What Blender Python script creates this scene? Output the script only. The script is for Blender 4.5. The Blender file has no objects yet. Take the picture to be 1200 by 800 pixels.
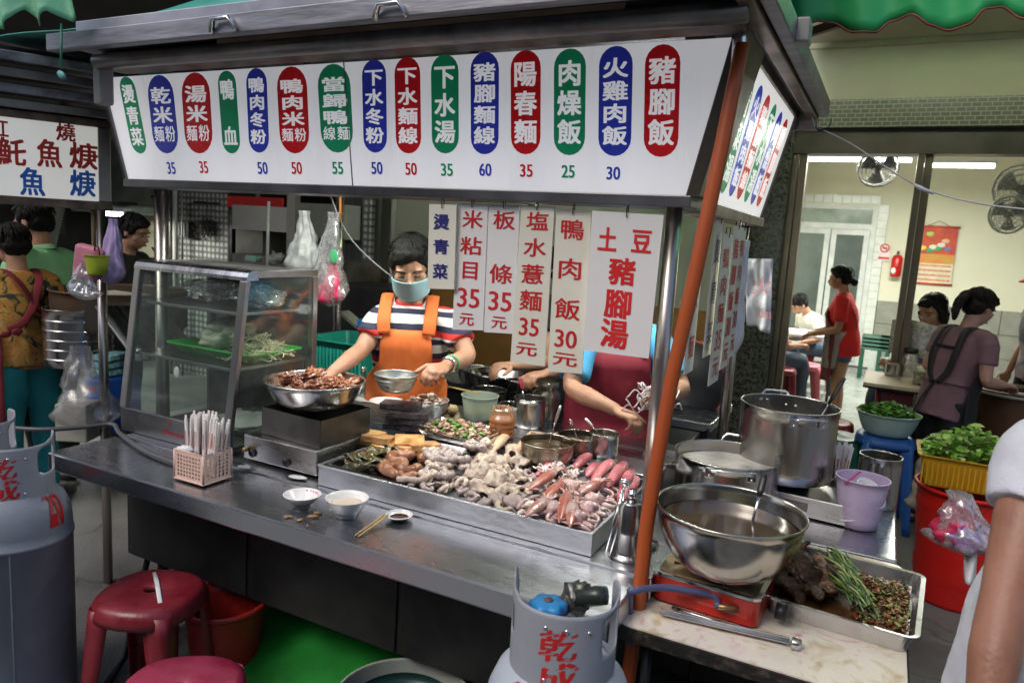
import bpy, math, random
from mathutils import Vector, Matrix, noise
V = Vector
S = bpy.context.scene
COL = S.collection
rnd = random.Random(7)
rad = math.radians

# ---------------------------------------------------------------- camera
YAW, PITCH, ROLL, FPX, CAMH = 0.465716, 0.144357, 0.0599273, 860.68, 1.62
def _axes():
    cy, sy, cp, sp = math.cos(YAW), math.sin(YAW), math.cos(PITCH), math.sin(PITCH)
    f = V((-sy*cp, cy*cp, -sp)); r = V((cy, sy, 0)); u = r.cross(f)
    c, s = math.cos(ROLL), math.sin(ROLL)
    return c*r + s*u, c*u - s*r, f
CR, CU, CF = _axes()
cam = bpy.data.cameras.new('camera'); cam.sensor_width = 36; cam.lens = 36*FPX/1200
cam.clip_start = 0.05; cam.clip_end = 500
cam.dof.use_dof = True; cam.dof.focus_distance = 2.25; cam.dof.aperture_fstop = 4.5
camo = bpy.data.objects.new('camera', cam); COL.objects.link(camo)
camo.matrix_world = Matrix(((CR.x, CU.x, -CF.x, 0), (CR.y, CU.y, -CF.y, 0), (CR.z, CU.z, -CF.z, CAMH), (0, 0, 0, 1)))
S.camera = camo

# ---------------------------------------------------------------- sky, sun, exposure
w = bpy.data.worlds.new('World'); S.world = w; w.use_nodes = True
nt = w.node_tree; sky = nt.nodes.new('ShaderNodeTexSky'); sky.sky_type = 'NISHITA'; sky.sun_disc = False
SUN_EL, SUN_AZ = rad(48), rad(205)      # azimuth measured clockwise from +Y: the sun stands behind the camera
sky.sun_elevation = SUN_EL; sky.sun_rotation = SUN_AZ; sky.dust_density = 3
nt.links.new(sky.outputs[0], nt.nodes['Background'].inputs[0]); nt.nodes['Background'].inputs[1].default_value = 0.15
sl = bpy.data.lights.new('sun', 'SUN'); sl.energy = 0.8; sl.angle = rad(25); sl.color = (1, .97, .92)
so = bpy.data.objects.new('sun', sl); COL.objects.link(so)
sd = V((math.sin(SUN_AZ)*math.cos(SUN_EL), math.cos(SUN_AZ)*math.cos(SUN_EL), math.sin(SUN_EL)))
so.rotation_euler = sd.to_track_quat('Z', 'Y').to_euler()
S.view_settings.view_transform = 'Standard'; S.view_settings.look = 'None'; S.view_settings.gamma = 1
S.view_settings.exposure = 0.4
S.cycles.use_denoising = True
S.cycles.max_bounces = 8; S.cycles.transparent_max_bounces = 16
S.cycles.caustics_reflective = False; S.cycles.caustics_refractive = False

def area_light(name, loc, size, size_y, power, color, rot=(0, 0, 0)):
    l = bpy.data.lights.new(name, 'AREA'); l.shape = 'RECTANGLE'; l.size = size; l.size_y = size_y
    l.energy = power; l.color = color
    o = bpy.data.objects.new(name, l); COL.objects.link(o); o.location = loc; o.rotation_euler = rot
    return o

# ---------------------------------------------------------------- measuring: where a sight line meets a real plane
def ray(px, py): return (px-600)/FPX*CR - (py-400)/FPX*CU + CF
def at(px, py, x=None, y=None, z=None):
    d = ray(px, py)
    t = (z-CAMH)/d.z if z is not None else (y/d.y if y is not None else x/d.x)
    return V((0, 0, CAMH)) + t*d
def dp(px, py, dist): return V((0, 0, CAMH)) + dist*ray(px, py)
def atp(px, py, P0, N):
    d = ray(px, py); t = (P0-V((0, 0, CAMH))).dot(N)/d.dot(N)
    return V((0, 0, CAMH)) + t*d

# ---------------------------------------------------------------- materials
def srgb(h):
    c = [int(h[i:i+2], 16)/255 for i in (0, 2, 4)]
    return tuple(x/12.92 if x <= .04045 else ((x+.055)/1.055)**2.4 for x in c)
MC = {}
def M(name, col=(.5, .5, .5), rough=.5, metal=0, var=.12, vs=6, bump=.0, bs=40, stretch=(1, 1, 1), emit=0, alpha=1,
      trans=0, sub=0, col2=None, thr=(.35, .65), rvar=.08, coat=0, sheen=0, spec=.5):
    """noise-varied principled material; col2 adds blotches of a second real colour"""
    if name in MC: return MC[name]
    if isinstance(col, str): col = srgb(col)
    if isinstance(col2, str): col2 = srgb(col2)
    m = bpy.data.materials.new(name); m.use_nodes = True; n = m.node_tree.nodes; L = m.node_tree.links
    b = n['Principled BSDF']
    tc = n.new('ShaderNodeTexCoord'); oi = n.new('ShaderNodeObjectInfo')
    ad = n.new('ShaderNodeVectorMath'); ad.operation = 'ADD'
    mu = n.new('ShaderNodeMath'); mu.operation = 'MULTIPLY'; mu.inputs[1].default_value = 17
    L.new(oi.outputs['Random'], mu.inputs[0]); L.new(tc.outputs['Object'], ad.inputs[0]); L.new(mu.outputs[0], ad.inputs[1])
    mp = n.new('ShaderNodeMapping'); mp.inputs['Scale'].default_value = stretch; L.new(ad.outputs[0], mp.inputs[0])
    nz = n.new('ShaderNodeTexNoise'); nz.inputs['Scale'].default_value = vs; nz.inputs['Detail'].default_value = 5
    nz.inputs['Roughness'].default_value = .6; L.new(mp.outputs[0], nz.inputs[0])
    cr = n.new('ShaderNodeValToRGB'); e = cr.color_ramp.elements
    e[0].position, e[1].position = thr
    c1 = tuple(max(0, x*(1-var)) for x in col); c2 = col2 if col2 else tuple(min(1, x*(1+var)) for x in col)
    e[0].color = (*c1, 1); e[1].color = (*c2, 1)
    L.new(nz.outputs[0], cr.inputs[0]); L.new(cr.outputs[0], b.inputs['Base Color'])
    mr = n.new('ShaderNodeMapRange'); mr.inputs[3].default_value = max(.02, rough-rvar); mr.inputs[4].default_value = min(1, rough+rvar)
    mr.inputs[1].default_value = .3; mr.inputs[2].default_value = .7
    L.new(nz.outputs[0], mr.inputs[0]); L.new(mr.outputs[0], b.inputs['Roughness'])
    b.inputs['Metallic'].default_value = metal
    b.inputs['Specular IOR Level'].default_value = spec
    if bump:
        n2 = n.new('ShaderNodeTexNoise'); n2.inputs['Scale'].default_value = bs; n2.inputs['Detail'].default_value = 4
        L.new(mp.outputs[0], n2.inputs[0])
        bp = n.new('ShaderNodeBump'); bp.inputs['Strength'].default_value = bump; bp.inputs['Distance'].default_value = .01
        L.new(n2.outputs[0], bp.inputs['Height']); L.new(bp.outputs[0], b.inputs['Normal'])
    if emit:
        L.new(cr.outputs[0], b.inputs['Emission Color']); b.inputs['Emission Strength'].default_value = emit
    if alpha < 1: b.inputs['Alpha'].default_value = alpha
    if trans: b.inputs['Transmission Weight'].default_value = trans
    if sub: b.inputs['Subsurface Weight'].default_value = sub; b.inputs['Subsurface Scale'].default_value = .01
    if coat: b.inputs['Coat Weight'].default_value = coat; b.inputs['Coat Roughness'].default_value = .1
    if sheen: b.inputs['Sheen Weight'].default_value = sheen
    MC[name] = m; return m

def film(name, col=(.9, .9, .92), cover=.25, gloss=.12, rough=.12, tint=(1, 1, 1), wr=30):
    """thin clear glass or plastic: mostly see-through, some whitish haze, glossy reflections"""
    if name in MC: return MC[name]
    if isinstance(col, str): col = srgb(col)
    m = bpy.data.materials.new(name); m.use_nodes = True; n = m.node_tree.nodes; L = m.node_tree.links
    n.remove(n['Principled BSDF']); out = n['Material Output']
    tr = n.new('ShaderNodeBsdfTransparent'); tr.inputs[0].default_value = (*tint, 1)
    df = n.new('ShaderNodeBsdfDiffuse'); df.inputs[0].default_value = (*col, 1)
    tl = n.new('ShaderNodeBsdfTranslucent'); tl.inputs[0].default_value = (*col, 1)
    gl = n.new('ShaderNodeBsdfGlossy'); gl.inputs['Roughness'].default_value = rough
    tc = n.new('ShaderNodeTexCoord'); nz = n.new('ShaderNodeTexNoise'); nz.inputs['Scale'].default_value = wr; nz.inputs['Detail'].default_value = 5
    L.new(tc.outputs['Object'], nz.inputs[0])
    bp = n.new('ShaderNodeBump'); bp.inputs['Strength'].default_value = .25; L.new(nz.outputs[0], bp.inputs['Height']); L.new(bp.outputs[0], gl.inputs['Normal'])
    mr = n.new('ShaderNodeMapRange'); mr.inputs[1].default_value = .3; mr.inputs[2].default_value = .75
    mr.inputs[3].default_value = cover*.5; mr.inputs[4].default_value = min(1, cover*1.6); L.new(nz.outputs[0], mr.inputs[0])
    a0 = n.new('ShaderNodeMixShader'); a0.inputs[0].default_value = .4; L.new(df.outputs[0], a0.inputs[1]); L.new(tl.outputs[0], a0.inputs[2])
    a = n.new('ShaderNodeMixShader'); L.new(mr.outputs[0], a.inputs[0]); L.new(tr.outputs[0], a.inputs[1]); L.new(a0.outputs[0], a.inputs[2])
    b = n.new('ShaderNodeMixShader'); b.inputs[0].default_value = gloss; L.new(a.outputs[0], b.inputs[1]); L.new(gl.outputs[0], b.inputs[2])
    L.new(b.outputs[0], out.inputs[0]); MC[name] = m; return m

def node_mat(name, fn, rough=.5, metal=0, bump=0):
    """fn(nodes, links, coord_socket) returns a colour socket (and maybe a height socket)"""
    if name in MC: return MC[name]
    m = bpy.data.materials.new(name); m.use_nodes = True; n = m.node_tree.nodes; L = m.node_tree.links
    b = n['Principled BSDF']; tc = n.new('ShaderNodeTexCoord')
    r = fn(n, L, tc.outputs['Object'])
    c, h = r if isinstance(r, tuple) else (r, None)
    L.new(c, b.inputs['Base Color']); b.inputs['Roughness'].default_value = rough; b.inputs['Metallic'].default_value = metal
    if h is not None and bump:
        bp = n.new('ShaderNodeBump'); bp.inputs['Strength'].default_value = bump; bp.inputs['Distance'].default_value = .01
        L.new(h, bp.inputs['Height']); L.new(bp.outputs[0], b.inputs['Normal'])
    MC[name] = m; return m

# ---------------------------------------------------------------- mesh building
def frame_of(t, up=V((0, 0, 1))):
    t = t.normalized(); s = t.cross(up)
    if s.length < 1e-4: s = t.cross(V((1, 0, 0)))
    s.normalize(); return s, t.cross(s).normalized()
class MB:
    def __init__(self): self.v = []; self.f = []; self.s = []; self.m = []
    def add(self, vs, fs, smooth=False, mi=0):
        o = len(self.v); self.v += [V(p) for p in vs]
        for f in fs: self.f.append(tuple(i+o for i in f)); self.s.append(smooth); self.m.append(mi)
        return self
    def box(self, c, s, rot=None, mi=0, taper=1.0):
        """box of full size s centred at c; taper scales the bottom"""
        c = V(c); hx, hy, hz = s[0]/2, s[1]/2, s[2]/2
        vs = []
        for z in (-1, 1):
            k = taper if z < 0 else 1
            for x, y in ((-1, -1), (1, -1), (1, 1), (-1, 1)): vs.append(V((x*hx*k, y*hy*k, z*hz)))
        if rot is not None:
            R = rot if isinstance(rot, Matrix) else Matrix.Rotation(rot, 3, 'Z')
            vs = [R@p for p in vs]
        return self.add([p+c for p in vs], [(3, 2, 1, 0), (4, 5, 6, 7), (0, 1, 5, 4), (1, 2, 6, 5), (2, 3, 7, 6), (3, 0, 4, 7)], False, mi)
    def b2(self, a, b, mi=0):
        """box between two corners"""
        a = V(a); b = V(b); return self.box((a+b)/2, [abs(b[i]-a[i]) for i in range(3)], None, mi)
    def tube(self, pts, r, n=8, caps=True, smooth=True, mi=0, flat=1.0, closed=False, side=None):
        pts = [V(p) for p in pts]; k = len(pts)
        rs = r if isinstance(r, (list, tuple)) else [r]*k
        vs = []; t0 = (pts[1]-pts[0]).normalized(); s, u = frame_of(t0)
        if side is not None: s = V(side)
        for i, p in enumerate(pts):
            t = (pts[min(i+1, k-1)]-pts[max(i-1, 0)])
            t = t.normalized() if t.length > 1e-9 else t0
            s = (s - t*s.dot(t))
            s = s.normalized() if s.length > 1e-6 else frame_of(t)[0]
            u = t.cross(s)
            for j in range(n):
                a = 2*math.pi*j/n; vs.append(p + (s*math.cos(a) + u*math.sin(a)*flat)*rs[i])
        fs = []
        for i in range(k-1):
            for j in range(n): fs.append((i*n+j, i*n+(j+1) % n, (i+1)*n+(j+1) % n, (i+1)*n+j))
        if closed:
            for j in range(n): fs.append(((k-1)*n+j, (k-1)*n+(j+1) % n, (j+1) % n, j))
        elif caps: fs += [tuple(range(n-1, -1, -1)), tuple((k-1)*n+j for j in range(n))]
        return self.add(vs, fs, smooth, mi)
    def lathe(self, prof, c=(0, 0, 0), n=32, mi=0, smooth=True, Mx=None, sy=1.0, a0=0, a1=None):
        """profile of (radius, z) turned about the vertical through c"""
        c = V(c); vs = []; fs = []; full = a1 is None; nn = n if full else n+1
        for r, z in prof:
            for j in range(nn):
                a = a0 + (2*math.pi if full else a1-a0)*j/n
                p = V((r*math.cos(a), r*math.sin(a)*sy, z))
                if Mx is not None: p = Mx@p
                vs.append(p+c)
        for i in range(len(prof)-1):
            for j in range(n):
                k = (j+1) % nn; fs.append((i*nn+j, i*nn+k, (i+1)*nn+k, (i+1)*nn+j))
        return self.add(vs, fs, smooth, mi)
    def ell(self, c, r, Mx=None, nu=14, nv=9, mi=0, nz=0, seed=0):
        c = V(c); vs = []; fs = []
        for i in range(nv+1):
            th = math.pi*i/nv
            for j in range(nu):
                a = 2*math.pi*j/nu
                q = V((math.sin(th)*math.cos(a), math.sin(th)*math.sin(a), math.cos(th)))
                k = 1 + (nz*(noise.noise(q*2.2+V((seed, seed*.7, 0)))+.4*noise.noise(q*5.5+V((seed, 0, 0)))) if nz else 0)
                p = V((q.x*r[0], q.y*r[1], q.z*r[2]))*k
                if Mx is not None: p = Mx@p
                vs.append(p+c)
        for i in range(nv):
            for j in range(nu): fs.append((i*nu+j, (i+1)*nu+j, (i+1)*nu+(j+1) % nu, i*nu+(j+1) % nu))
        return self.add(vs, fs, True, mi)
    def cyl(self, a, b, r, n=16, mi=0, r2=None): return self.tube([a, b], [r, r if r2 is None else r2], n, True, True, mi)
    def prism(self, poly, d, O=(0, 0, 0), X=(1, 0, 0), Y=(0, 1, 0), mi=0, smooth=False):
        """polygon in the X,Y frame at O, thickness d along X x Y"""
        O = V(O); X = V(X); Y = V(Y); N = X.cross(Y).normalized(); k = len(poly)
        vs = [O+X*p[0]+Y*p[1] for p in poly]; vs += [p+N*d for p in vs]
        fs = [tuple(range(k-1, -1, -1)), tuple(range(k, 2*k))] + [(i, (i+1) % k, (i+1) % k+k, i+k) for i in range(k)]
        return self.add(vs, fs, smooth, mi)
    def sheet(self, fn, nu, nv, th=0, mi=0, smooth=True):
        """fn(u,v) in 0..1 -> point; th gives real thickness"""
        g = [[V(fn(i/nu, j/nv)) for j in range(nv+1)] for i in range(nu+1)]
        vs = [p for row in g for p in row]; W = nv+1
        fs = [(i*W+j, (i+1)*W+j, (i+1)*W+j+1, i*W+j+1) for i in range(nu) for j in range(nv)]
        if not th: return self.add(vs, fs, smooth, mi)
        ns = []
        for i in range(nu+1):
            for j in range(W):
                a = g[min(i+1, nu)][j]-g[max(i-1, 0)][j]; b = g[i][min(j+1, nv)]-g[i][max(j-1, 0)]
                q = a.cross(b); ns.append(q.normalized() if q.length > 1e-12 else V((0, 0, 1)))
        o = len(vs); vs2 = [p-q*th for p, q in zip(vs, ns)]
        fs2 = [tuple(x+o for x in reversed(f)) for f in fs]; rim = []
        for i in range(nu): rim += [(i*W, i*W+o, (i+1)*W+o, (i+1)*W), ((i+1)*W+nv, (i+1)*W+nv+o, i*W+nv+o, i*W+nv)]
        for j in range(nv): rim += [(j+1, j+1+o, j+o, j), (nu*W+j, nu*W+j+o, nu*W+j+1+o, nu*W+j+1)]
        return self.add(vs+vs2, fs+fs2+rim, smooth, mi)
    def build(self, name, mat=None, parent=None, bevel=0, world=True, disp=0, ds=10, sub=0, solid=0, seg=2, kind=None, weld=False):
        vs = self.v
        if parent is not None and world and parent.name in ROOT:
            I = ROOT[parent.name]; vs = [I@p for p in vs]
        me = bpy.data.meshes.new(name); me.from_pydata([tuple(p) for p in vs], [], self.f)
        me.polygons.foreach_set('use_smooth', self.s); me.polygons.foreach_set('material_index', self.m)
        for m in (mat if isinstance(mat, (list, tuple)) else [mat]):
            if m: me.materials.append(m)
        me.update(); o = bpy.data.objects.new(name, me); COL.objects.link(o)
        if parent is not None:
            o.parent = parent
            if parent.name in ROOT: ROOT[o.name] = ROOT[parent.name]
        if weld: w_ = o.modifiers.new('w', 'WELD'); w_.merge_threshold = .0005
        if solid: s_ = o.modifiers.new('t', 'SOLIDIFY'); s_.thickness = solid; s_.offset = 0
        if bevel:
            b = o.modifiers.new('b', 'BEVEL'); b.width = bevel; b.segments = seg; b.limit_method = 'ANGLE'; b.angle_limit = rad(35)
            b.harden_normals = False
        if sub: s_ = o.modifiers.new('s', 'SUBSURF'); s_.levels = sub; s_.render_levels = sub
        if kind: o['kind'] = kind
        return o
def spline(pts, k=6):
    pts = [V(p) for p in pts]; P = [pts[0]*2-pts[1]]+pts+[pts[-1]*2-pts[-2]]; out = []
    for i in range(1, len(P)-2):
        for j in range(k):
            t = j/k; a, b, c, d = P[i-1:i+3]; out.append(.5*(2*b+(c-a)*t+(2*a-5*b+4*c-d)*t*t+(3*b-a-3*c+d)*t**3))
    return out+[pts[-1]]
ROOT = {}
def tag(o, label=None, cat=None, group=None, kind=None):
    if label: o['label'] = label
    if cat: o['category'] = cat
    if group: o['group'] = group
    if kind: o['kind'] = kind
    return o
def thing(name, label, cat, loc=(0, 0, 0), rz=0, group=None):
    """Empty at the thing's base; parts built in world coordinates are brought into its frame"""
    o = bpy.data.objects.new(name, None); o.empty_display_size = .1; COL.objects.link(o)
    o.location = loc; o.rotation_euler = (0, 0, rz)
    ROOT[o.name] = (Matrix.Translation(V(loc)) @ Matrix.Rotation(rz, 4, 'Z')).inverted()
    return tag(o, label, cat, group)
def part_local(mb, name, mat, parent, **k): return mb.build(name, mat, parent, world=False, **k)
def dup(root, loc=None, rz=None, label=None, group=None, scale=None):
    r = root.copy(); COL.objects.link(r)
    def rec(a, b):
        for ch in list(a.children):
            if ch.name not in bpy.data.objects: continue
            c = ch.copy(); COL.objects.link(c); c.parent = b; rec(ch, c)
    rec(root, r)
    if loc is not None: r.location = loc
    if rz is not None: r.rotation_euler = (0, 0, rz)
    if scale: r.scale = (scale,)*3
    if label: r['label'] = label
    if group: r['group'] = group
    return r
def struct(mb, name, mat, **k):
    o = mb.build(name, mat, **k); o['kind'] = 'structure'; return o
def one(mb, name, mat, label, cat, group=None, **k):
    """a thing that is one mesh; its origin goes to its own base"""
    mn = V([min(p[i] for p in mb.v) for i in range(3)]); mx = V([max(p[i] for p in mb.v) for i in range(3)])
    c = V(((mn.x+mx.x)/2, (mn.y+mx.y)/2, mn.z)); mb.v = [p-c for p in mb.v]
    o = mb.build(name, mat, **k); o.location = c; return tag(o, label, cat, group)
def R3(ax, a): return Matrix.Rotation(a, 3, ax)
RM = []
def remesh(o, vox, smooth=2, disp=0, ds=12, seed=0):
    """fuse overlapping closed pieces into one continuous skin; all of them are evaluated together at the end"""
    m = o.modifiers.new('r', 'REMESH'); m.mode = 'VOXEL'; m.voxel_size = vox; m.use_smooth_shade = True
    if smooth: s_ = o.modifiers.new('sm', 'SMOOTH'); s_.iterations = smooth; s_.factor = .5
    if disp:
        k = ('folds', ds)
        if k not in MC: x = bpy.data.textures.new('folds', 'CLOUDS'); x.noise_scale = 1.6/ds; x.noise_depth = 2; MC[k] = x
        d = o.modifiers.new('d', 'DISPLACE'); d.texture = MC[k]; d.strength = disp*3.2; d.mid_level = .5
    RM.append(o); return o
def finish():
    dg = bpy.context.evaluated_depsgraph_get()
    for o in RM:
        me = bpy.data.meshes.new_from_object(o.evaluated_get(dg)); mats = list(o.data.materials); me.materials.clear()
        for x in mats: me.materials.append(x)
        me.polygons.foreach_set('use_smooth', [True]*len(me.polygons)); o['_n'] = 0; NEW.append((o, me))
    for o, me in NEW: o.modifiers.clear(); o.data = me; del o['_n']
NEW = []
# ---------------------------------------------------------------- shared materials
steel = M('steel', (.42, .42, .43), .30, 1, .12, 3, .05, 60, (1, 8, 1), rvar=.10)
steel_h = M('steel_counter', (.56, .58, .62), .27, 1, .06, 4, .10, 7, (.5, 2.5, 1), rvar=.07)
steel_d = M('steel_old', (.22, .21, .20), .42, 1, .3, 7, .08, 40, rvar=.12)
steel_b = M('steel_bright', (.62, .62, .63), .16, 1, .08, 6, .03, 30, rvar=.06)
steel_pot = M('steel_pot', (.48, .46, .44), .24, 1, .12, 5, .05, 50, (1, 1, .15), rvar=.08)
steel_burnt = M('steel_burnt', (.42, .38, .33), .25, 1, .2, 6, .05, 30, col2=(.20, .14, .08), thr=(.45, .75))
alu = M('aluminium', (.55, .56, .58), .35, 1, .1, 12, .05, 80, rvar=.1)
black_plastic = M('black_plastic', (.012, .012, .013), .35)
dark_metal = M('dark_metal', (.03, .03, .032), .45, .6, .3, 8, .05)
rust = M('rusty_metal', (.09, .06, .045), .6, .5, .4, 14, .15, 50, col2=(.20, .15, .11))
white_pl = M('white_plastic', (.75, .75, .74), .35, 0, .03)
china = M('white_china', (.78, .77, .75), .18, 0, .02, coat=.3)
red_pl = M('red_plastic', (.42, .012, .012), .32, 0, .12, 4)
maroon_pl = M('maroon_plastic', (.17, .010, .018), .36, 0, .2, 7, .12, 60, col2=(.23, .022, .034), rvar=.14)
rose_pl = M('rose_plastic', (.27, .018, .05), .38, 0, .2, 7, .12, 60, col2=(.34, .035, .075), rvar=.14)
orange_paint = M('orange_paint', (.50, .10, .018), .5, 0, .25, 8, .15, 60, stretch=(1, 1, .2), col2=(.36, .06, .012))
glass = film('pane_glass', (.75, .78, .76), .035, .07, .06, (.90, .95, .93), 6)
bagfilm = film('clear_bag', (.9, .9, .92), .34, .28, .14, wr=55)
whitebag = M('white_bag', (.80, .80, .82), .4, 0, .05, 10, .25, 30, trans=.15)
skin = M('skin', (.38, .19, .115), .52, 0, .12, 14, .2, 150, sub=.06, col2=(.45, .24, .155))
skin2 = M('skin_tan', (.42, .21, .125), .5, 0, .12, 9, .06, 150, sub=.12)
hairm = M('black_hair', (.004, .0035, .003), .7, 0, .4, 30, .4, 130, (1, 1, .25), spec=.25)
cream = M('cream_paint', (.70, .68, .54), .6, 0, .05, 1.2, .04, 12)
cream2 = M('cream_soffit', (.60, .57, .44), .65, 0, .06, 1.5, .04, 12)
bronze = M('bronze_frame', (.24, .20, .15), .35, .7, .1, 3)
paper = M('paper_card', (.76, .75, .74), .5, 0, .08, 5, .1, 8, col2=(.66, .64, .60), thr=(.5, .8))
paper_y = M('ivory_card', (.74, .72, .62), .5, 0, .08, 5, .1, 8, col2=(.62, .58, .46), thr=(.5, .8))
ink_red = M('red_ink', (.50, .012, .016), .45, 0, .05)
ink_red2 = M('scarlet_ink', (.62, .02, .02), .45, 0, .05)
ink_navy = M('navy_ink', (.02, .02, .16), .45, 0, .05)

# ---------------------------------------------------------------- lettering (flat print, drawn with the built-in font)
GL = {}
def glyphs(strings, offs=(0,)):
    need = [(s, o) for s in strings for o in offs if (s, o) not in GL]; obs = []
    for s, o in need:
        c = bpy.data.curves.new('g', 'FONT'); c.body = s; c.offset = o; c.resolution_u = 3
        ob = bpy.data.objects.new('g', c); COL.objects.link(ob); obs.append((s, o, ob, c))
    bpy.context.view_layer.update(); dg = bpy.context.evaluated_depsgraph_get()
    for s, o, ob, c in obs:
        me = bpy.data.meshes.new_from_object(ob.evaluated_get(dg))
        vs = [(v.co.x, v.co.y) for v in me.vertices]; fs = [tuple(p.vertices) for p in me.polygons]
        xs = [a for a, b in vs]; ys = [b for a, b in vs]
        bb = (min(xs), min(ys), max(xs), max(ys))
        GL[(s, o)] = ([((a-bb[0])/(bb[2]-bb[0]), (b-bb[1])/(bb[3]-bb[1])) for a, b in vs], fs, (bb[2]-bb[0], bb[3]-bb[1]))
        bpy.data.meshes.remove(me); bpy.data.objects.remove(ob); bpy.data.curves.remove(c)
CJK = set('燙青菜乾米麵粉湯鴨血肉冬當歸線下水豬腳陽春燥飯火雞粘目板條塩薏土豆元成焿魚紅燒魠')
glyphs(sorted(CJK)+['35', '50', '55', '60', '25', '30', '20', '60-'], (0,))
BOLD = {0: [(0, 0)], .022: [(0, 0), (.016, .010), (-.016, -.010)], .04: [(0, 0), (.026, .020), (-.026, -.020), (.026, -.020), (-.026, .020)]}
def write(mb, s, C, X, Y, w, h, off=.022, mi=0, lift=.0012):
    """glyph string s fitted into a w by h cell centred at C; flat characters keep their own squatness"""
    vs, fs, (gw, gh) = GL[(s, 0)]; N = X.cross(Y).normalized()
    if s in CJK: sw, sh = w*min(1, gw/.92), h*min(1, gh/.92)
    else: sw, sh = w, h
    own = mb is None or isinstance(mb, tuple)
    if own: tgt = mb; mb = MB()
    for i, (dx, dy) in enumerate(BOLD[off]):     # heavier strokes: the glyph laid down again a hair aside
        k = .93 if off else 1
        mb.add([C + X*((a-.5)*sw*k+dx*w) + Y*((b-.5)*sh*k+dy*h*(1 if s in CJK else .6)) + N*(lift+i*.00012) for a, b in vs], fs, False, mi)
    if own: mb.build('character', tgt[0], tgt[1])
def capsule(mb, A, B, X, r, N, mi=0, lift=.0006, n=10):
    """pill outline between A (top) and B (bottom) with half width r"""
    Y = (A-B).normalized(); c1 = A-Y*r; c2 = B+Y*r; vs = []
    for k in range(n+1): a = math.pi*k/n; vs.append(c1+X*math.cos(a)*r+Y*math.sin(a)*r)
    for k in range(n+1): a = math.pi+math.pi*k/n; vs.append(c2+X*math.cos(a)*r+Y*math.sin(a)*r)
    mb.add([p+N*lift for p in vs], [tuple(range(len(vs)))], False, mi)

# ---------------------------------------------------------------- the setting
def asphalt(n, L, co):
    a = n.new('ShaderNodeTexNoise'); a.inputs['Scale'].default_value = 1.3; a.inputs['Detail'].default_value = 8; L.new(co, a.inputs[0])
    b = n.new('ShaderNodeTexNoise'); b.inputs['Scale'].default_value = 120; L.new(co, b.inputs[0])
    v = n.new('ShaderNodeTexVoronoi'); v.feature = 'DISTANCE_TO_EDGE'; v.inputs['Scale'].default_value = 1.7
    ad = n.new('ShaderNodeVectorMath'); ad.operation = 'ADD'; L.new(co, ad.inputs[0]); L.new(a.outputs[1], ad.inputs[1]); L.new(ad.outputs[0], v.inputs['Vector'])
    r = n.new('ShaderNodeValToRGB'); r.color_ramp.elements[0].color = (.06, .06, .057, 1); r.color_ramp.elements[1].color = (.21, .21, .195, 1)
    r.color_ramp.elements[0].position = .38; r.color_ramp.elements[1].position = .66; L.new(a.outputs[0], r.inputs[0])
    m = n.new('ShaderNodeMixRGB'); m.blend_type = 'MULTIPLY'; m.inputs[0].default_value = .5; L.new(r.outputs[0], m.inputs[1]); L.new(b.outputs[0], m.inputs[2])
    c = n.new('ShaderNodeValToRGB'); c.color_ramp.elements[0].color = (.3, .3, .3, 1); c.color_ramp.elements[1].color = (1, 1, 1, 1); c.color_ramp.elements[1].position = .02
    L.new(v.outputs[0], c.inputs[0])
    k = n.new('ShaderNodeMixRGB'); k.blend_type = 'MULTIPLY'; k.inputs[0].default_value = .8; L.new(m.outputs[0], k.inputs[1]); L.new(c.outputs[0], k.inputs[2])
    g = n.new('ShaderNodeGamma'); g.inputs[1].default_value = .85; L.new(k.outputs[0], g.inputs[0])
    return g.outputs[0], b.outputs[0]
asph = node_mat('asphalt', asphalt, .55, 0, .35)
mb = MB(); mb.sheet(lambda u, v: (-60+120*u, -40+46.1*v, .012*noise.noise(V((u*120, v*46, 0)))), 60, 30); struct(mb, 'ground', asph)
floor_m = M('floor_tile', (.25, .27, .25), .28, 0, .12, 3)
grout = M('grout', (.07, .07, .065), .8)
SY = 6.15
mb = MB(); mb.b2((-6.5, SY-.12, -.2), (9, 16, .02)); shop_floor = struct(mb, 'shop_floor', grout)
tm = MB(); tm.box((0, 0, 0), (.592, .592, .012)); t0 = None
for i in range(9):
    for j in range(9):
        x, y = -2.6+.6*i, SY+.2+.6*j
        if t0 is None: t0 = tm.build('floor_tile', floor_m, shop_floor, bevel=.002, seg=1); o = t0
        else: o = t0.copy(); COL.objects.link(o); o.parent = shop_floor
        o.location = (x, y, .0245+.001*rnd.random())
mb = MB(); mb.b2((2.8, SY+.0, .0), (9, 11.9, .026)); struct(mb, 'floor_paving', floor_m)

def mosaic(n, L, co):
    mp = n.new('ShaderNodeMapping'); mp.inputs['Rotation'].default_value = (rad(90), 0, 0); L.new(co, mp.inputs[0])
    b = n.new('ShaderNodeTexBrick'); b.inputs['Scale'].default_value = 1; b.inputs['Brick Width'].default_value = .06; b.inputs['Row Height'].default_value = .03
    b.inputs['Mortar Size'].default_value = .003; b.inputs['Color1'].default_value = (.10, .105, .08, 1); b.inputs['Color2'].default_value = (.15, .15, .115, 1)
    b.inputs['Mortar'].default_value = (.42, .46, .36, 1); L.new(mp.outputs[0], b.inputs[0]); return b.outputs[0], b.outputs[1]
mosaic_m = node_mat('mosaic_tiles', mosaic, .3, 0, -.3)
terr = M('green_terrazzo', (.07, .08, .065), .3, 0, .5, 45, col2=(.16, .17, .14), thr=(.42, .6))
bld = thing('shop_building', 'cream painted open-fronted shop with mosaic beam and bronze window frames', 'building', (1.0, SY, 0))
XW0, XW1 = -1.25, 7.5
zb, zt = at(1060, 151, y=SY).z, at(1060, 118, y=SY).z
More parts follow.
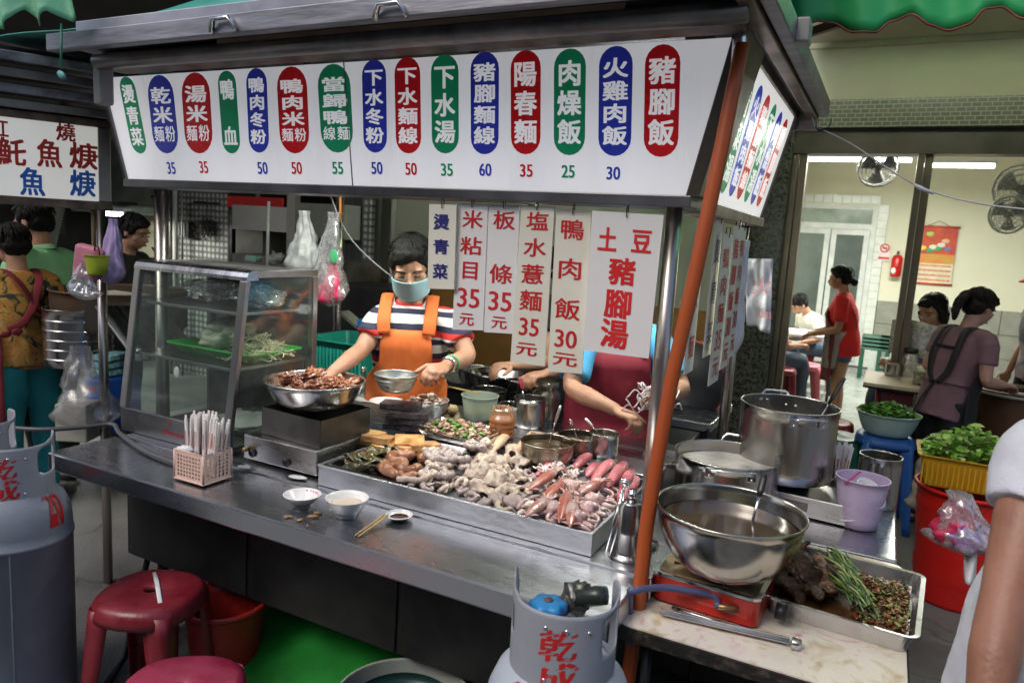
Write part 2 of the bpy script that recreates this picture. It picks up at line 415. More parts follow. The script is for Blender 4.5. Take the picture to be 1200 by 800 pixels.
mb = MB(); mb.b2((-1.1, SY-.10, zb), (XW1, SY+.2, zt)); mb.build('mosaic_beam', mosaic_m, bld)
mb = MB(); mb.b2((-1.1, SY-.02, zt), (XW1, SY+.15, 3.16)); mb.build('fascia_wall', cream, bld)
mb = MB(); mb.b2((-.75, 3.0, 3.16), (XW1, SY+.2, 3.26)); mb.b2((-.75, SY-.06, 3.12), (XW1, SY-.02, 3.158)); mb.build('arcade_ceiling', cream2, bld)
xc = at(908, 300, y=SY).x
mb = MB(); mb.b2((xc-.34, SY-.16, .02), (xc+.06, SY+.16, zb-.003)); mb.build('column', terr, bld, bevel=.01)
mb = MB(); mb.b2((XW1-1.5, SY-.2, .0), (XW1, SY+.16, zb-.003)); mb.build('column', terr, bld)
# header and posts of the open window
hz0, hz1 = at(1000, 181, y=SY).z, zb-.004
mb = MB(); mb.b2((xc+.06, SY-.03, hz0+.06), (XW1-1.5, SY+.09, hz1)); mb.b2((xc+.06, SY-.05, hz0), (XW1-1.5, SY+.11, hz0+.06)); mb.build('window_header', M('dark_bronze', (.10, .09, .075), .4, .6), bld)
for pxx in (923, 1067):
    x = at(pxx, 250, y=SY).x
    mb = MB(); mb.b2((x, SY-.04, .03), (x+.045, SY+.10, hz0-.002)); mb.b2((x+.048, SY-.01, .03), (x+.10, SY+.07, hz0-.002)); mb.build('window_post', bronze, bld, bevel=.004)
xg = at(1070, 250, y=SY).x+.95
mb = MB(); mb.b2((xg, SY+.02, .9), (4.4, SY+.03, hz0)); mb.build('glass_pane', glass, bld)
# back wall, side walls, ceiling of the room
BY = 11.7
dx0, dx1 = at(930, 300, y=BY).x, at(1022, 300, y=BY).x
dxl = dx0-.55
mb = MB()
mb.b2((-4.0, BY, .02), (dxl-.12, BY+.2, 3.4)); mb.b2((dx1+.14, BY, 1.0), (XW1, BY+.2, 3.4)); mb.b2((dxl-.12, BY, 2.32), (dx1+.14, BY+.2, 3.4))
mb.b2((-1.6, SY+.16, .02), (-1.4, BY-.003, 3.397)); mb.b2((5.6, SY+.2, .02), (5.8, BY-.003, 3.397)); mb.build('room_wall', cream, bld)
dado = M('grey_tile_dado', (.30, .30, .26), .35, 0, .12, 8)
mb = MB()
for i in range(15):
    for j in range(3): mb.b2((dx1+.145+i*.3, BY-.014, .03+j*.325), (dx1+.437+i*.3, BY+.18, .348+j*.325))
mb.build('tile_dado', dado, bld, kind='stuff', bevel=.003, seg=1)
mb = MB(); mb.b2((-4, SY+.2, 3.4), (XW1, BY+.2, 3.5)); mb.build('room_ceiling', cream, bld)
# tiled door surround and the white glazed door
wt = M('white_wall_tile', (.74, .76, .73), .25, 0, .04)
mb = MB()
for j in range(21):
    mb.b2((dx1+.012, BY-.03, .03+j*.11), (dx1+.135, BY+.02, .136+j*.11))
for i in range(13): mb.b2((dxl-.0+i*.125, BY-.03, 2.345), (dxl+.119+i*.125, BY+.02, 2.46))
mb.build('door_surround_tiles', wt, bld, kind='stuff')
door = None
frost = M('frosted_glass', (.13, .16, .15), .12, 0, .3, 1.2, rvar=.05)
alw = M('white_aluminium', (.66, .68, .67), .4)
mb = MB(); mb.b2((dxl, BY+.0, .03), (dx1+.008, BY+.05, .09)); mb.b2((dxl, BY, 2.26), (dx1+.008, BY+.05, 2.32)); mb.b2((dxl, BY, 1.98), (dx1+.008, BY+.05, 2.06))
mb.b2((dx1-.06, BY-.002, .09), (dx1+.008, BY+.05, 2.26)); mb.build('door_frame', alw, bld)
xm = at(967, 330, y=BY).x
for a, b in ((dxl, xm-.01), (xm+.01, dx1-.065)):
    mb = MB(); mb.b2((a, BY-.015, .1), (a+.07, BY+.03, 1.975)); mb.b2((b-.07, BY-.015, .1), (b, BY+.03, 1.975)); mb.b2((a+.07, BY-.014, .1), (b-.07, BY+.03, .3)); mb.b2((a+.07, BY-.014, 1.9), (b-.07, BY+.03, 1.975))
    d = mb.build('door_leaf', alw, bld); mb = MB(); mb.b2((a+.07, BY+.002, .3), (b-.07, BY+.01, 1.9)); mb.build('door_glass', frost, d)
mb = MB(); mb.b2((dxl, BY+.01, 2.06), (dx1-.06, BY+.02, 2.26)); mb.build('transom_glass', M('transom_glass', (.30, .36, .32), .2), bld)

# lit fluorescent tubes of the shop
tube_m = M('fluorescent_tube', (.95, 1, .92), .4, emit=9)
def tube_light(name, A, B, label, power, dim=.03, tilt=0):
    t = thing(name, label, 'ceiling light', ((A+B)/2))
    mb = MB(); mb.cyl(A, B, .019, 12); mb.build('tube', tube_m, t)
    d = (B-A).normalized(); mb = MB(); c = (A+B)/2+V((0, 0, dim+.012)); L_ = (B-A).length
    mb.box(c, (L_+.06, .07, .035), math.atan2(d.y, d.x)); mb.build('fitting', white_pl, t)
    for e in (A-d*.012, B+d*.012): mb = MB(); mb.box(e+V((0, 0, .008)), (.02, .04, .05), math.atan2(d.y, d.x)); mb.build('end_cap', white_pl, t)
    l = area_light(name+'_glow', (A+B)/2-V((0, 0, .03)), L_, .05, power, (.98, 1, .90), (tilt, 0, math.atan2(d.y, d.x))); l.parent = t; l.matrix_parent_inverse = Matrix.Translation(-t.location)
    return t
for (a, b), lb in ((((938, 187), (1068, 189)), 'lit fluorescent tube high in the shop left of the window post'), (((1082, 194), (1165, 196)), 'shorter looking lit fluorescent tube right of the window post')):
    A = at(*a, y=9.0); B = at(*b, y=9.0); B.z = A.z; tube_light('fluorescent_light', A, B, lb, 78)
A = at(1046, 24, y=3.6); tube_light('fluorescent_light', V((A.x-.15, 3.6, 2.98)), V((A.x+1.0, 3.6, 2.98)), 'lit lamp glimpsed above the scalloped green awning hem', 560, tilt=rad(62))

# ---------------------------------------------------------------- unseen house row across the street, added to darken reflections and low sky light
ob = thing('added_house_row', 'unseen plain house row across the street, added to darken reflections', 'building', (0, -8, 0))
mb = MB(); mb.b2((-16, -9, 0), (14, -8, 3.0)); mb.build('shopfront_wall', M('shutter_grey', (.10, .10, .10), .6, 0, .4, .8), ob)
mb = MB(); mb.b2((-16, -9, 3.0), (14, -7.9, 6.2)); mb.build('upper_wall', M('stained_render', (.36, .35, .33), .8, 0, .25, .7), ob)
mb = MB(); mb.b2((-16, -7.9, 2.8), (14, -6.4, 2.95)); mb.build('canopy', M('canopy_grey', (.16, .17, .18), .6), ob)
for i in range(9):
    for j in range(2): mb = MB(); mb.b2((-15+3.2*i, -7.92, 3.7+2*j), (-13.4+3.2*i, -7.86, 4.9+2*j)); mb.build('window', M('dark_window', (.03, .035, .04), .15), ob)
# ---------------------------------------------------------------- our food cart
cart = thing('food_cart', 'stainless steel noodle cart with a wide counter and an overhanging metal roof', 'food cart', (-1.45, 1.9, 0))
mb = MB(); mb.b2((-2.52, 1.48, .716), (-.465, 1.735, .78))
mb.build('serving_ledge', steel_h, cart, bevel=.006)
mb = MB(); mb.b2((-2.50, 1.738, .72), (-.44, 2.30, .784)); mb.build('counter_top', steel_h, cart, bevel=.004)
TZ = .86
mb = MB(); mb.b2((-1.99, 2.302, TZ-.012), (-.60, 2.74, TZ)); mb.b2((-1.99, 2.302, .72), (-.60, 2.306, TZ-.0125)); mb.build('rear_tier', steel_h, cart, bevel=.002)
mb = MB(); mb.b2((-2.47, 1.74, .325), (-.55, 2.20, .716))
cab = mb.build('cabinet', M('cabinet_steel', (.055, .055, .055), .45, .8, .3, 4, .05, 30), cart, bevel=.004)
for i in range(3):
    mb = MB(); a = -2.44+i*.63; mb.b2((a, 1.732, .33), (a+.60, 1.742, .69)); mb.build('cabinet_panel', MC['cabinet_steel'], cart, bevel=.003)
mb = MB(); mb.cyl(at(385, 644, y=1.735), at(385, 644, y=1.735)+V((0, .015, 0)), .011); mb.build('bolt', steel, cart)
for x in (-2.35, -.72):
    for y in (1.8, 2.12): mb = MB(); mb.cyl((x, y, .14), (x, y, .30), .018, 10); l = mb.build('leg', dark_metal, cart); mb = MB(); mb.lathe([(0, -.02), (.07, -.02), (.075, 0), (.07, .02), (0, .02)], (x, y, .075), 20, Mx=R3('Y', rad(90))); mb.build('wheel', black_plastic, l)
mb = MB(); mb.tube([(-2.40, 1.78, .33), (-2.30, 1.60, .02), (-2.2, 1.45, .01)], .012); mb.build('prop_rod', dark_metal, cart)
post_m = M('post_steel', (.42, .38, .35), .3, 1, .2, 5, .05, 30, (1, 1, .2), rvar=.1)
for n_, (x, y, z0) in enumerate([(-2.60, 2.0, .0), (-.517, 1.93, .784), (-.515, 2.95, 0), (-2.5, 2.95, 0), (-1.42, 2.95, 0)]):
    mb = MB(); mb.cyl((x, y, z0), (x, y, 2.12 if n_ > 1 else 1.735), .021 if n_ != 0 else .026, 18); p = mb.build('post', post_m, cart)
    if n_ == 1: mb = MB(); mb.cyl((x, y, z0), (x, y, z0+.012), .038, 18); mb.build('flange', steel, p)
# roof: stacked edge channels, a deck and inner beams
ZR = 2.135
roofm = M('roof_metal', (.20, .20, .22), .45, .8, .3, 5, .1, 30, (.4, 3, 3), col2=(.34, .34, .38))
mb = MB(); mb.b2((-2.56, 1.60, ZR+.02), (-.31, 3.12, ZR+.05)); mb.build('roof_deck', roofm, cart)
mb = MB(); mb.b2((-2.60, 1.565, ZR+.00), (-.285, 1.60, ZR+.055)); mb.build('roof_gutter', roofm, cart, bevel=.004)
mb = MB(); mb.b2((-2.50, 1.605, ZR+.053), (-.31, 1.64, ZR+.098)); mb.build('roof_upstand', M('pale_roof_metal', (.36, .36, .41), .4, .7, .15, 5, .08, 30), cart, bevel=.003)
mb = MB(); mb.cyl((-2.50, 1.68, ZR-.015), (-.33, 1.68, ZR-.015), .026, 16); mb.build('roof_pipe', steel_d, cart)
mb = MB(); mb.b2((-2.52, 1.71, ZR-.03), (-.35, 1.80, ZR+.015)); mb.build('roof_channel', rust, cart, bevel=.003)
wood = M('old_wood', (.30, .21, .14), .7, 0, .3, 6, .2, 40, (1, 1, 6))
mb = MB(); mb.b2((-1.9, 1.66, ZR+.004), (-.6, 1.70, ZR+.018)); mb.build('wood_strip', wood, cart)
mb = MB(); mb.b2((-.347, 1.62, ZR-.012), (-.312, 3.10, ZR+.018)); mb.build('roof_side_rail', M('copper_toned_rail', (.27, .19, .14), .35, .8, .3, 8, col2=(.12, .10, .08)), cart, bevel=.003)
mb = MB(); mb.b2((-.309, 1.62, ZR-.0), (-.275, 3.13, ZR+.06)); mb.build('roof_side_fascia', roofm, cart, bevel=.003)
mb = MB(); mb.b2((-2.56, 3.1, ZR-.05), (-.31, 3.14, ZR+.018)); mb.build('roof_rear_rail', steel_d, cart)
for i in range(4): mb = MB(); x = -2.3+i*.6; mb.b2((x, 1.82, ZR-.03), (x+.03, 3.09, ZR+.018)); mb.build('roof_beam', steel_d, cart)
for pxx in (262, 458):
    p = at(pxx, 28 if pxx < 300 else 12, y=1.56); mb = MB(); mb.tube([p+V((-.05, 0, -.02)), p+V((-.03, -.012, .012)), p+V((.03, -.012, .012)), p+V((.05, 0, -.02))], .009, 8, flat=.6); mb.build('roof_clip', steel_b, cart)
mb = MB(); mb.box((-2.50, 1.70, ZR-.09), (.05, .05, .13)); mb.build('drain_spout', M('grey_pvc', (.30, .30, .28), .5), cart, bevel=.01)
p = at(931, 45, y=2.05); mb = MB(); mb.box((-.262, p.y, ZR+.03), (.035, .07, .06)); mb.build('roof_latch', M('grey_pvc', (.2, .2, .2), .5), cart, bevel=.006)
# dark tin box behind the front sign and steel sheet over the side sign
mb = MB(); mb.b2((-.50, 1.95, ZR-.10), (-.47, 3.05, ZR-.003)); mb.build('side_header', M('dull_sheet', (.18, .19, .19), .25, .9, .2, 5, col2=(.26, .22, .22)), cart)
# corner tube in front of the side sign
A = at(877, 52, x=-.362); mb = MB(); mb.cyl((-.372, 1.82, ZR-.10), (-.365, 1.80, ZR+.0), .016, 14); mb.build('corner_tube', steel_b, cart)
mb = MB(); mb.b2((-2.60, 1.64, ZR+.06), (-.32, 3.15, ZR+.072)); mb.build('roof_sheet', dark_metal, cart)
# orange pole lashed to the front corner
pts = [(870, 52, -.375), (858, 110, -.385), (840, 200, -.395), (815, 320, -.405), (788, 440, -.41), (770, 540, -.415), (757, 620, -.42), (750, 690, -.42)]
P_ = [at(a-2, b, x=x) for a, b, x in pts]; P_.append(V((P_[-1].x, P_[-1].y+.0, .0)))
ys = [p.y for p in P_]
P_ = []
for k, (a, b, x) in enumerate(pts): d = 1.80-.10*(k/7); q = at(a, b, y=d); P_.append(q)
P_.append(V((P_[-1].x-.012, P_[-1].y-.01, .4))); P_.append(V((P_[-1].x-.01, P_[-1].y-.015, .0)))
mb = MB(); mb.tube(P_, [.0165, .0175, .018, .018, .018, .018, .0185, .019, .019, .019], 12)
one(mb, 'support_pole', orange_paint, 'orange painted pole leaning up to the cart roof corner', 'pole')

# ---------------------------------------------------------------- front menu sign
sign_w = M('sign_acrylic', (.74, .745, .78), .30, 0, .05, 2.5, stretch=(2.5, 1, .5), emit=.32)
greenI = M('sign_green', (.01, .27, .12), .3, emit=.12, var=.05); blueI = M('sign_blue', (.03, .045, .42), .3, emit=.12, var=.05)
redI = M('sign_red', (.55, .01, .015), .3, emit=.12, var=.05); whiteI = M('sign_letter_white', (.76, .76, .78), .3, emit=.3, var=.03)
BL, BR_, TL, TR = V((-2.635, 1.885, 1.742)), V((-.478, 1.885, 1.742)), V((-2.685, 1.825, 2.105)), V((-.392, 1.825, 2.105))
sg = thing('menu_sign', 'long white light box sign with coloured dish capsules and prices across the cart front', 'sign', (-1.5, 1.9, 1.70))
mb = MB(); off = V((0, .15, 0)); q = [BL, BR_, TR, TL]
nF = (BR_-BL).cross(TL-BL).normalized()
xs_seam = at(407, 140, y=1.85).x
for a, b in ((0, (xs_seam-BL.x)/(BR_.x-BL.x)), ((xs_seam-BL.x)/(BR_.x-BL.x)+.0012, 1)):
    mb = MB(); lo = [BL.lerp(BR_, a), BL.lerp(BR_, b), TL.lerp(TR, a+(.0 if a == 0 else -.0)), TL.lerp(TR, b)]
    if a == 0: tb = (xs_seam-TL.x)/(TR.x-TL.x); lo = [BL, BL.lerp(BR_, b), TL.lerp(TR, tb), TL]
    else: tb = (xs_seam+.003-TL.x)/(TR.x-TL.x); lo = [BL.lerp(BR_, a), BR_, TR, TL.lerp(TR, tb)]
    vs = lo+[p+V((0, .006, 0)) for p in lo]
    mb.add(vs, [(0, 1, 2, 3), (7, 6, 5, 4), (0, 4, 5, 1), (1, 5, 6, 2), (2, 6, 7, 3), (3, 7, 4, 0)]); mb.build('acrylic_panel', sign_w, sg)
mb = MB(); mb.tube([V((xs_seam, BL.y-.0005, BL.z)), V((xs_seam+.002, TL.y-.0005, TL.z))], .0022, 6); mb.build('panel_seam', M('seam_grey', (.30, .30, .33), .5), sg)
mb = MB(); vs = [p+V((0, .008, 0)) for p in q]+[V((p.x, 2.02, p.z)) for p in q]
mb.add(vs, [(0, 3, 2, 1), (4, 5, 6, 7), (0, 1, 5, 4), (1, 2, 6, 5), (2, 3, 7, 6), (3, 0, 4, 7)]); mb.build('sign_box', dark_metal, sg)
fr = M('sign_frame', (.14, .14, .15), .38, .8, .2, 5)
mb = MB(); mb.prism([(-.0, 0), (.17, 0), (.17, -.030), (-.0, -.030)], (BR_.x-BL.x)+.03, BL+V((-.015, -.012, .001)), (0, 1, 0), (0, 0, 1)); mb.build('frame_bottom', fr, sg, bevel=.003)
mb = MB(); mb.tube([BL+V((-.008, -.004, 0)), TL+V((-.008, -.004, 0))], .009, 6, smooth=False); mb.build('frame_side', fr, sg)
mb = MB(); mb.prism([(0, 0), (.035, -.0), (.035, .17), (0, .17)], .40, BR_+V((.0, -.012, .0)), (1, 0, 0), (0, 1, 0))
sheared = []
for p in mb.v: t = (p.z-BR_.z)/(TR.z-BR_.z); sheared.append(V((p.x+(TR.x-BR_.x)*t, p.y+(TR.y-BR_.y)*t*(1 if p.y < 1.95 else 0), BR_.z+(p.z-BR_.z)*.94)))
mb.v = sheared; mb.build('frame_side', M('bronzed_frame', (.30, .25, .19), .35, .8, .3, 6, .1, 30, col2=(.13, .12, .10)), sg, bevel=.003)
XF = (BR_-BL).normalized(); YF = (TL-BL); YF = (YF-XF*YF.dot(XF)).normalized(); NF = XF.cross(YF)
fp = lambda a, b: atp(a, b, BL, NF)
# chars: list of rows; each row may hold two glyphs
CAPS = [((147, 90), (165, 180), 18, greenI, ['燙', '青', '菜'], None, 'even'), ((186, 88), (196, 180), 30, blueI, ['乾', '米', '麵粉'], ('35', 201, 197), 'even'),
 ((228, 85), (234, 180), 33, redI, ['湯', '米', '麵粉'], ('35', 239, 196), 'even'), ((265, 83), (272, 180), 21, greenI, ['鴨', '血'], None, 'even'),
 ((300, 80), (304, 179), 24, blueI, ['鴨', '肉', '冬', '粉'], ('50', 308, 197), ''), ((341, 78), (346, 180), 35, redI, ['鴨', '肉', '米', '麵粉'], ('50', 348, 197), ''),
 ((390, 75), (396, 179), 38, greenI, ['當', '歸', '鴨', '線麵'], ('55', 396, 197), ''), ((438, 70), (440, 179), 28, blueI, ['下', '水', '冬', '粉'], ('50', 442, 197), ''),
 ((477, 67), (479, 180), 30, redI, ['下', '水', '麵', '線'], ('50', 482, 198), ''), ((521, 64), (522, 180), 32, greenI, ['下', '水', '湯'], ('35', 524, 199), ''),
 ((568, 61), (568, 181), 33, blueI, ['豬', '腳', '麵', '線'], ('60', 569, 199), ''), ((616, 59), (616, 181), 35, redI, ['陽', '春', '麵'], ('35', 617, 200), ''),
 ((668, 57), (667, 182), 37, greenI, ['肉', '燥', '飯'], ('25', 666, 201), ''), ((722, 54), (720, 183), 39, blueI, ['火', '雞', '肉', '飯'], ('30', 719, 203), ''),
 ((777, 52), (774, 184), 41, redI, ['豬', '腳', '飯'], None, '')]
def capsule_text(par, A, B, X, N, r, col, rows, wm, name='dish_capsule'):
    mb = MB(); capsule(mb, A, B, X, r, N); c = mb.build(name, col, par)
    Y = (A-B).normalized(); H_ = (A-B).length; m = r*.55; mb = (wm, c); k = len(rows); ch = min(2*r*.86, (H_-2*m)/k*.98)
    for i, row in enumerate(rows):
        t = m+ch/2 + (H_-2*m-ch)*(i/(k-1)); C0 = A-Y*t
        if len(row) == 1: write(mb, row, C0, X, Y, 2*r*.78, ch*.92, .04, 0, .0018)
        else:
            for s_, g in ((-1, row[0]), (1, row[1])): write(mb, g, C0+X*(s_*r*.44), X, Y, r*.80, ch*.92, .022, 0, .0018)
for (ta, tb_, wpx, col, rows, price, _) in CAPS:
    A = fp(*ta); B = fp(*tb_); mx = (ta[0]+tb_[0])/2; my = (ta[1]+tb_[1])/2
    r = (fp(mx+wpx/2, my)-fp(mx-wpx/2, my)).length/2
    capsule_text(sg, A, B, XF, NF, r, col, rows, whiteI)
    if price:
        s, a, b = price; C0 = fp(a, b); h = (fp(a, b-8.6-.0015*a)-fp(a, b+8.6+.0015*a)).length; h *= .82; w_ = h*1.12 if a > 300 else h*1.0
        mb = MB(); write(mb, s, C0, XF, YF, w_, h, .04, 0, .0012); mb.build('price', col, sg)

# ---------------------------------------------------------------- side sign
sX = lambda z: -.468+.075*(z-1.74)/.37
SB0, SB1 = V((sX(1.74), 2.13, 1.74)), V((sX(1.74), 3.0, 1.74)); ST0, ST1 = V((sX(2.125), 2.05, 2.125)), V((sX(2.125), 3.06, 2.125))
ss = thing('side_menu_sign', 'bright white light box sign with coloured capsules on the right side of the cart', 'sign', (-.48, 2.55, 1.70))
sign_s = M('sign_acrylic_lit', (.80, .80, .78), .3, emit=.55, var=.02)
mb = MB(); lo = [SB0, SB1, ST1, ST0]; vs = lo+[p-V((.02, 0, 0)) for p in lo]
box_f = [(0, 1, 2, 3), (7, 6, 5, 4), (0, 4, 5, 1), (1, 5, 6, 2), (2, 6, 7, 3), (3, 7, 4, 0)]
mb.add(vs, box_f); mb.build('acrylic_panel', sign_s, ss)
frs = M('side_frame', (.30, .27, .22), .4, .8, .3, 9, .15, 40, col2=(.16, .14, .12))
mb = MB(); mb.box((SB0+SB1)/2+V((-.03, -.0, -.018)), (.09, (SB1-SB0).length+.03, .034)); mb.build('frame_bottom', frs, ss, bevel=.003)
mb = MB(); mb.box((ST0+ST1)/2+V((-.03, 0, .014)), (.08, (ST1-ST0).length+.03, .028)); mb.build('frame_top', frs, ss, bevel=.003)
for a, b in ((SB0, ST0), (SB1, ST1)): mb = MB(); mb.tube([a, b], .010, 6, smooth=False); mb.build('frame_side', frs, ss)
XS = V((0, 1, 0)); YS = (ST0-SB0); YS = (YS-XS*YS.dot(XS)).normalized(); NS = XS.cross(YS)
SC = {'g': M('sign_green_lit', (.01, .30, .13), .3, emit=.3, var=.05), 'b': M('sign_blue_lit', (.03, .06, .48), .3, emit=.3, var=.05), 'r': M('sign_red_lit', (.60, .015, .02), .3, emit=.3, var=.05), 'w': M('sign_white_lit', (.8, .8, .78), .3, emit=.55, var=.02)}
for i, (c, rows) in enumerate([('g', '青菜湯'), ('b', '火雞肉飯'), ('r', '豬腳麵線'), ('g', '下水湯'), ('b', '肉燥飯'), ('r', '豬腳飯')]):
    t = .10+.148*i; A = ST0.lerp(ST1, t+.02)-YS*.03; B = SB0.lerp(SB1, t)+YS*.035
    capsule_text(ss, A, B, XS, NS, .052 if c != 'r' else .056, SC[c], list(rows), SC['w'])

# ---------------------------------------------------------------- hanging price cards
XC, YC = V((1, 0, 0)), V((0, 0, 1))
def card(name, corners, depth, chars, mat, ink, label, w=None, off=.022, thick=.004, group=None, hooks=True):
    """corners: pixel corners measured on the photograph, used only to size the card hanging in the plane y=depth"""
    TL_, TR_, BR2, BL2 = [at(*c, y=depth) for c in corners]
    t = thing(name, label, 'price card', ((TL_+TR_)/2), group=group)
    mb = MB(); vs = [BL2, BR2, TR_, TL_]; vs += [p+V((0, thick, 0)) for p in vs]; mb.add(vs, box_f); mb.build('card', mat, t)
    mb = (ink, t); X = (TR_-TL_).normalized(); Y = (TL_-BL2).normalized()
    for s, px_, py_, wpx, hpx in chars:
        C0 = at(px_, py_, y=depth); ww = (at(px_+wpx/2, py_, y=depth)-at(px_-wpx/2, py_, y=depth)).length; hh = (at(px_, py_-hpx/2, y=depth)-at(px_, py_+hpx/2, y=depth)).length
        write(mb, s, C0, X, Y, ww, hh, off)
    if hooks:
        for f in ((.5,) if (TR_-TL_).length < .2 else (.25, .8)):
            c = TL_.lerp(TR_, f); mb = MB(); mb.tube([c+V((0, -.004, -.012)), c+V((0, -.006, .01)), c+V((.004, 0, .03)), c+V((0, .006, .012)), c+V((0, .008, -.008))], .0016, 6); mb.build('hook', dark_metal, t)
    return t
D = 1.90
card('price_card', [(503, 239), (535, 240), (532, 339), (501, 338)], D-.015, [('燙', 517.5, 260, 19, 19), ('青', 517, 289, 19, 18), ('菜', 516, 318, 18, 18)], paper_y, ink_navy, 'small ivory card with three navy characters, leftmost hanging card', off=.04)
card('price_card', [(537, 238), (571.5, 239), (566, 387), (530, 386)], D, [('米', 554, 257, 25, 22), ('粘', 552, 288, 26, 22), ('目', 551, 317, 24, 23), ('35', 549, 349, 27, 24), ('元', 547, 374, 18, 16)], paper, ink_red, 'white strip card reading 35 yuan with a red eye character in its middle')
card('price_card', [(573, 239), (609, 240), (601, 391), (567, 389)], D+.003, [('板', 591, 258, 27, 23), ('條', 587, 321, 28, 24), ('35', 586, 353, 28, 24), ('元', 585, 378, 19, 16)], paper, ink_red, 'white strip card with two widely spaced red characters above 35')
card('price_card', [(611, 241), (649.5, 242), (638, 429), (598, 424)], D-.004, [('塩', 630, 259, 27, 23), ('水', 627, 290, 28, 23), ('薏', 624, 321, 28, 24), ('麵', 622, 352, 27, 25), ('35', 620, 383, 24, 22), ('元', 617, 409, 26, 17)], paper_y, ink_red, 'ivory strip card with four red characters above a bold 35')
card('price_card', [(652, 245), (693, 247), (682, 438), (642, 435)], D+.002, [('鴨', 671, 269, 29, 25), ('肉', 668, 315, 31, 26), ('飯', 665, 362, 31, 26), ('30', 663, 397, 27, 22), ('元', 662, 421, 30, 17)], paper_y, ink_red, 'ivory strip card reading 30 yuan beside the large white card')
card('price_card', [(694, 247), (778, 252), (760, 420), (683, 410)], D-.02, [('土', 712, 280, 23, 30), ('豆', 752, 283, 25, 30), ('豬', 729, 318, 32, 33), ('腳', 724, 356, 33, 35), ('湯', 720, 391, 33, 35)], paper, ink_red2, 'large white hanging card with two columns of bold scarlet characters', off=.04)
# cards along the right side, hung under the side sign
XD = V((0, 1, 0))
def side_card(y0, y1, z0, z1, x, chars, ink, label, tilt=.0, off=.022):
    t = thing('price_card', label, 'price card', (x, (y0+y1)/2, z1)); P = [V((x, y0, z0)), V((x, y1, z0)), V((x, y1, z1)), V((x, y0, z1))]
    mb = MB(); mb.add([p+V((tilt*(z1-p.z), 0, 0)) for p in P]+[p+V((tilt*(z1-p.z)-.004, 0, 0)) for p in P], box_f); mb.build('card', paper_y, t)
    mb = (ink, t); n_ = len(chars); h = (z1-z0-.04)/n_
    for i, s in enumerate(chars): write(mb, s, V((x+tilt*(.03+h*(i+.5)), (y0+y1)/2, z1-.03-h*(i+.5))), XD, YC, (y1-y0)*.66, min(h*.8, .075), off)
    mb = MB(); c = V((x, (y0+y1)/2, z1)); mb.tube([c+V((.004, 0, -.01)), c+V((.006, 0, .02)), c+V((-.006, 0, .02)), c+V((-.008, 0, -.01))], .0016, 6); mb.build('hook', dark_metal, t)
side_card(2.14, 2.24, 1.24, 1.70, -.50, '塩水麵', ink_red, 'side card nearest the orange pole, partly hidden, red characters')
side_card(2.26, 2.36, 1.28, 1.70, -.475, ['燙', '青', '菜'], ink_navy, 'side hanging card with navy characters', .0, .04)
side_card(2.28, 2.42, 1.19, 1.66, -.455, ['鴨', '肉', '麵', '35', '元'], ink_red, 'lowest hanging side card with red 35 in front of the others')
side_card(2.44, 2.56, 1.22, 1.69, -.455, ['豬', '腳', '飯', '30', '元'], ink_red2, 'side hanging card of bold scarlet characters ending in 30', .0, .04)
side_card(2.58, 2.69, 1.24, 1.69, -.46, ['鴨', '肉', '飯', '30', '元'], ink_red, 'side hanging card with thin red characters next to the white bags')
# fluorescent batten under the cart roof
tube_light('cart_light', V((-2.35, 2.08, 1.90)), V((-1.15, 2.08, 1.90)), 'lit fluorescent batten hung under the cart roof behind the sign', 12)
tube_light('cart_light', V((-1.0, 2.6, 1.96)), V((-.6, 2.6, 1.96)), 'short lit fluorescent batten under the right end of the cart roof', 10)
# ---------------------------------------------------------------- helpers for vessels
CT = .785   # counter top
def vessel(name, label, cat, c, R, h, mat, rb=None, th=.0015, rim=.003, flare=0, group=None, n=40, fill=None, fz=.6, base_r=None, parent=None):
    """open container: wall, thickness, rolled rim; optional liquid disc inside"""
    rb = R if rb is None else rb; t = thing(name, label, cat, c, 0, group)
    prof = [(0, 0), (rb*.9, 0), (rb, .004)]
    for i in range(1, 7):
        u = i/6; r = rb+(R-rb)*(u**(1 if not flare else 1/flare)); prof.append((r, h*u))
    outer = list(prof); R_ = prof[-1][0]
    rimp = [(R_+rim, h+rim*.3), (R_+rim*.8, h+rim), (R_-th, h+rim)]
    inner = [(max(0, r-th), z+(th if z < .005 else 0)) for r, z in reversed(outer[1:])]+[(0, th+.001)]
    mb = MB(); mb.lathe(outer+rimp+inner, (0, 0, 0), n); part_local(mb, 'shell', mat, t)
    if fill is not None:
        z = h*fz; r = rb+(R-rb)*(fz**(1 if not flare else 1/flare))-th-.0008; mb = MB(); mb.lathe([(0, z), (r*.98, z), (r, z+.0005)], (0, 0, 0), n); part_local(mb, 'liquid', fill, t)
    return t
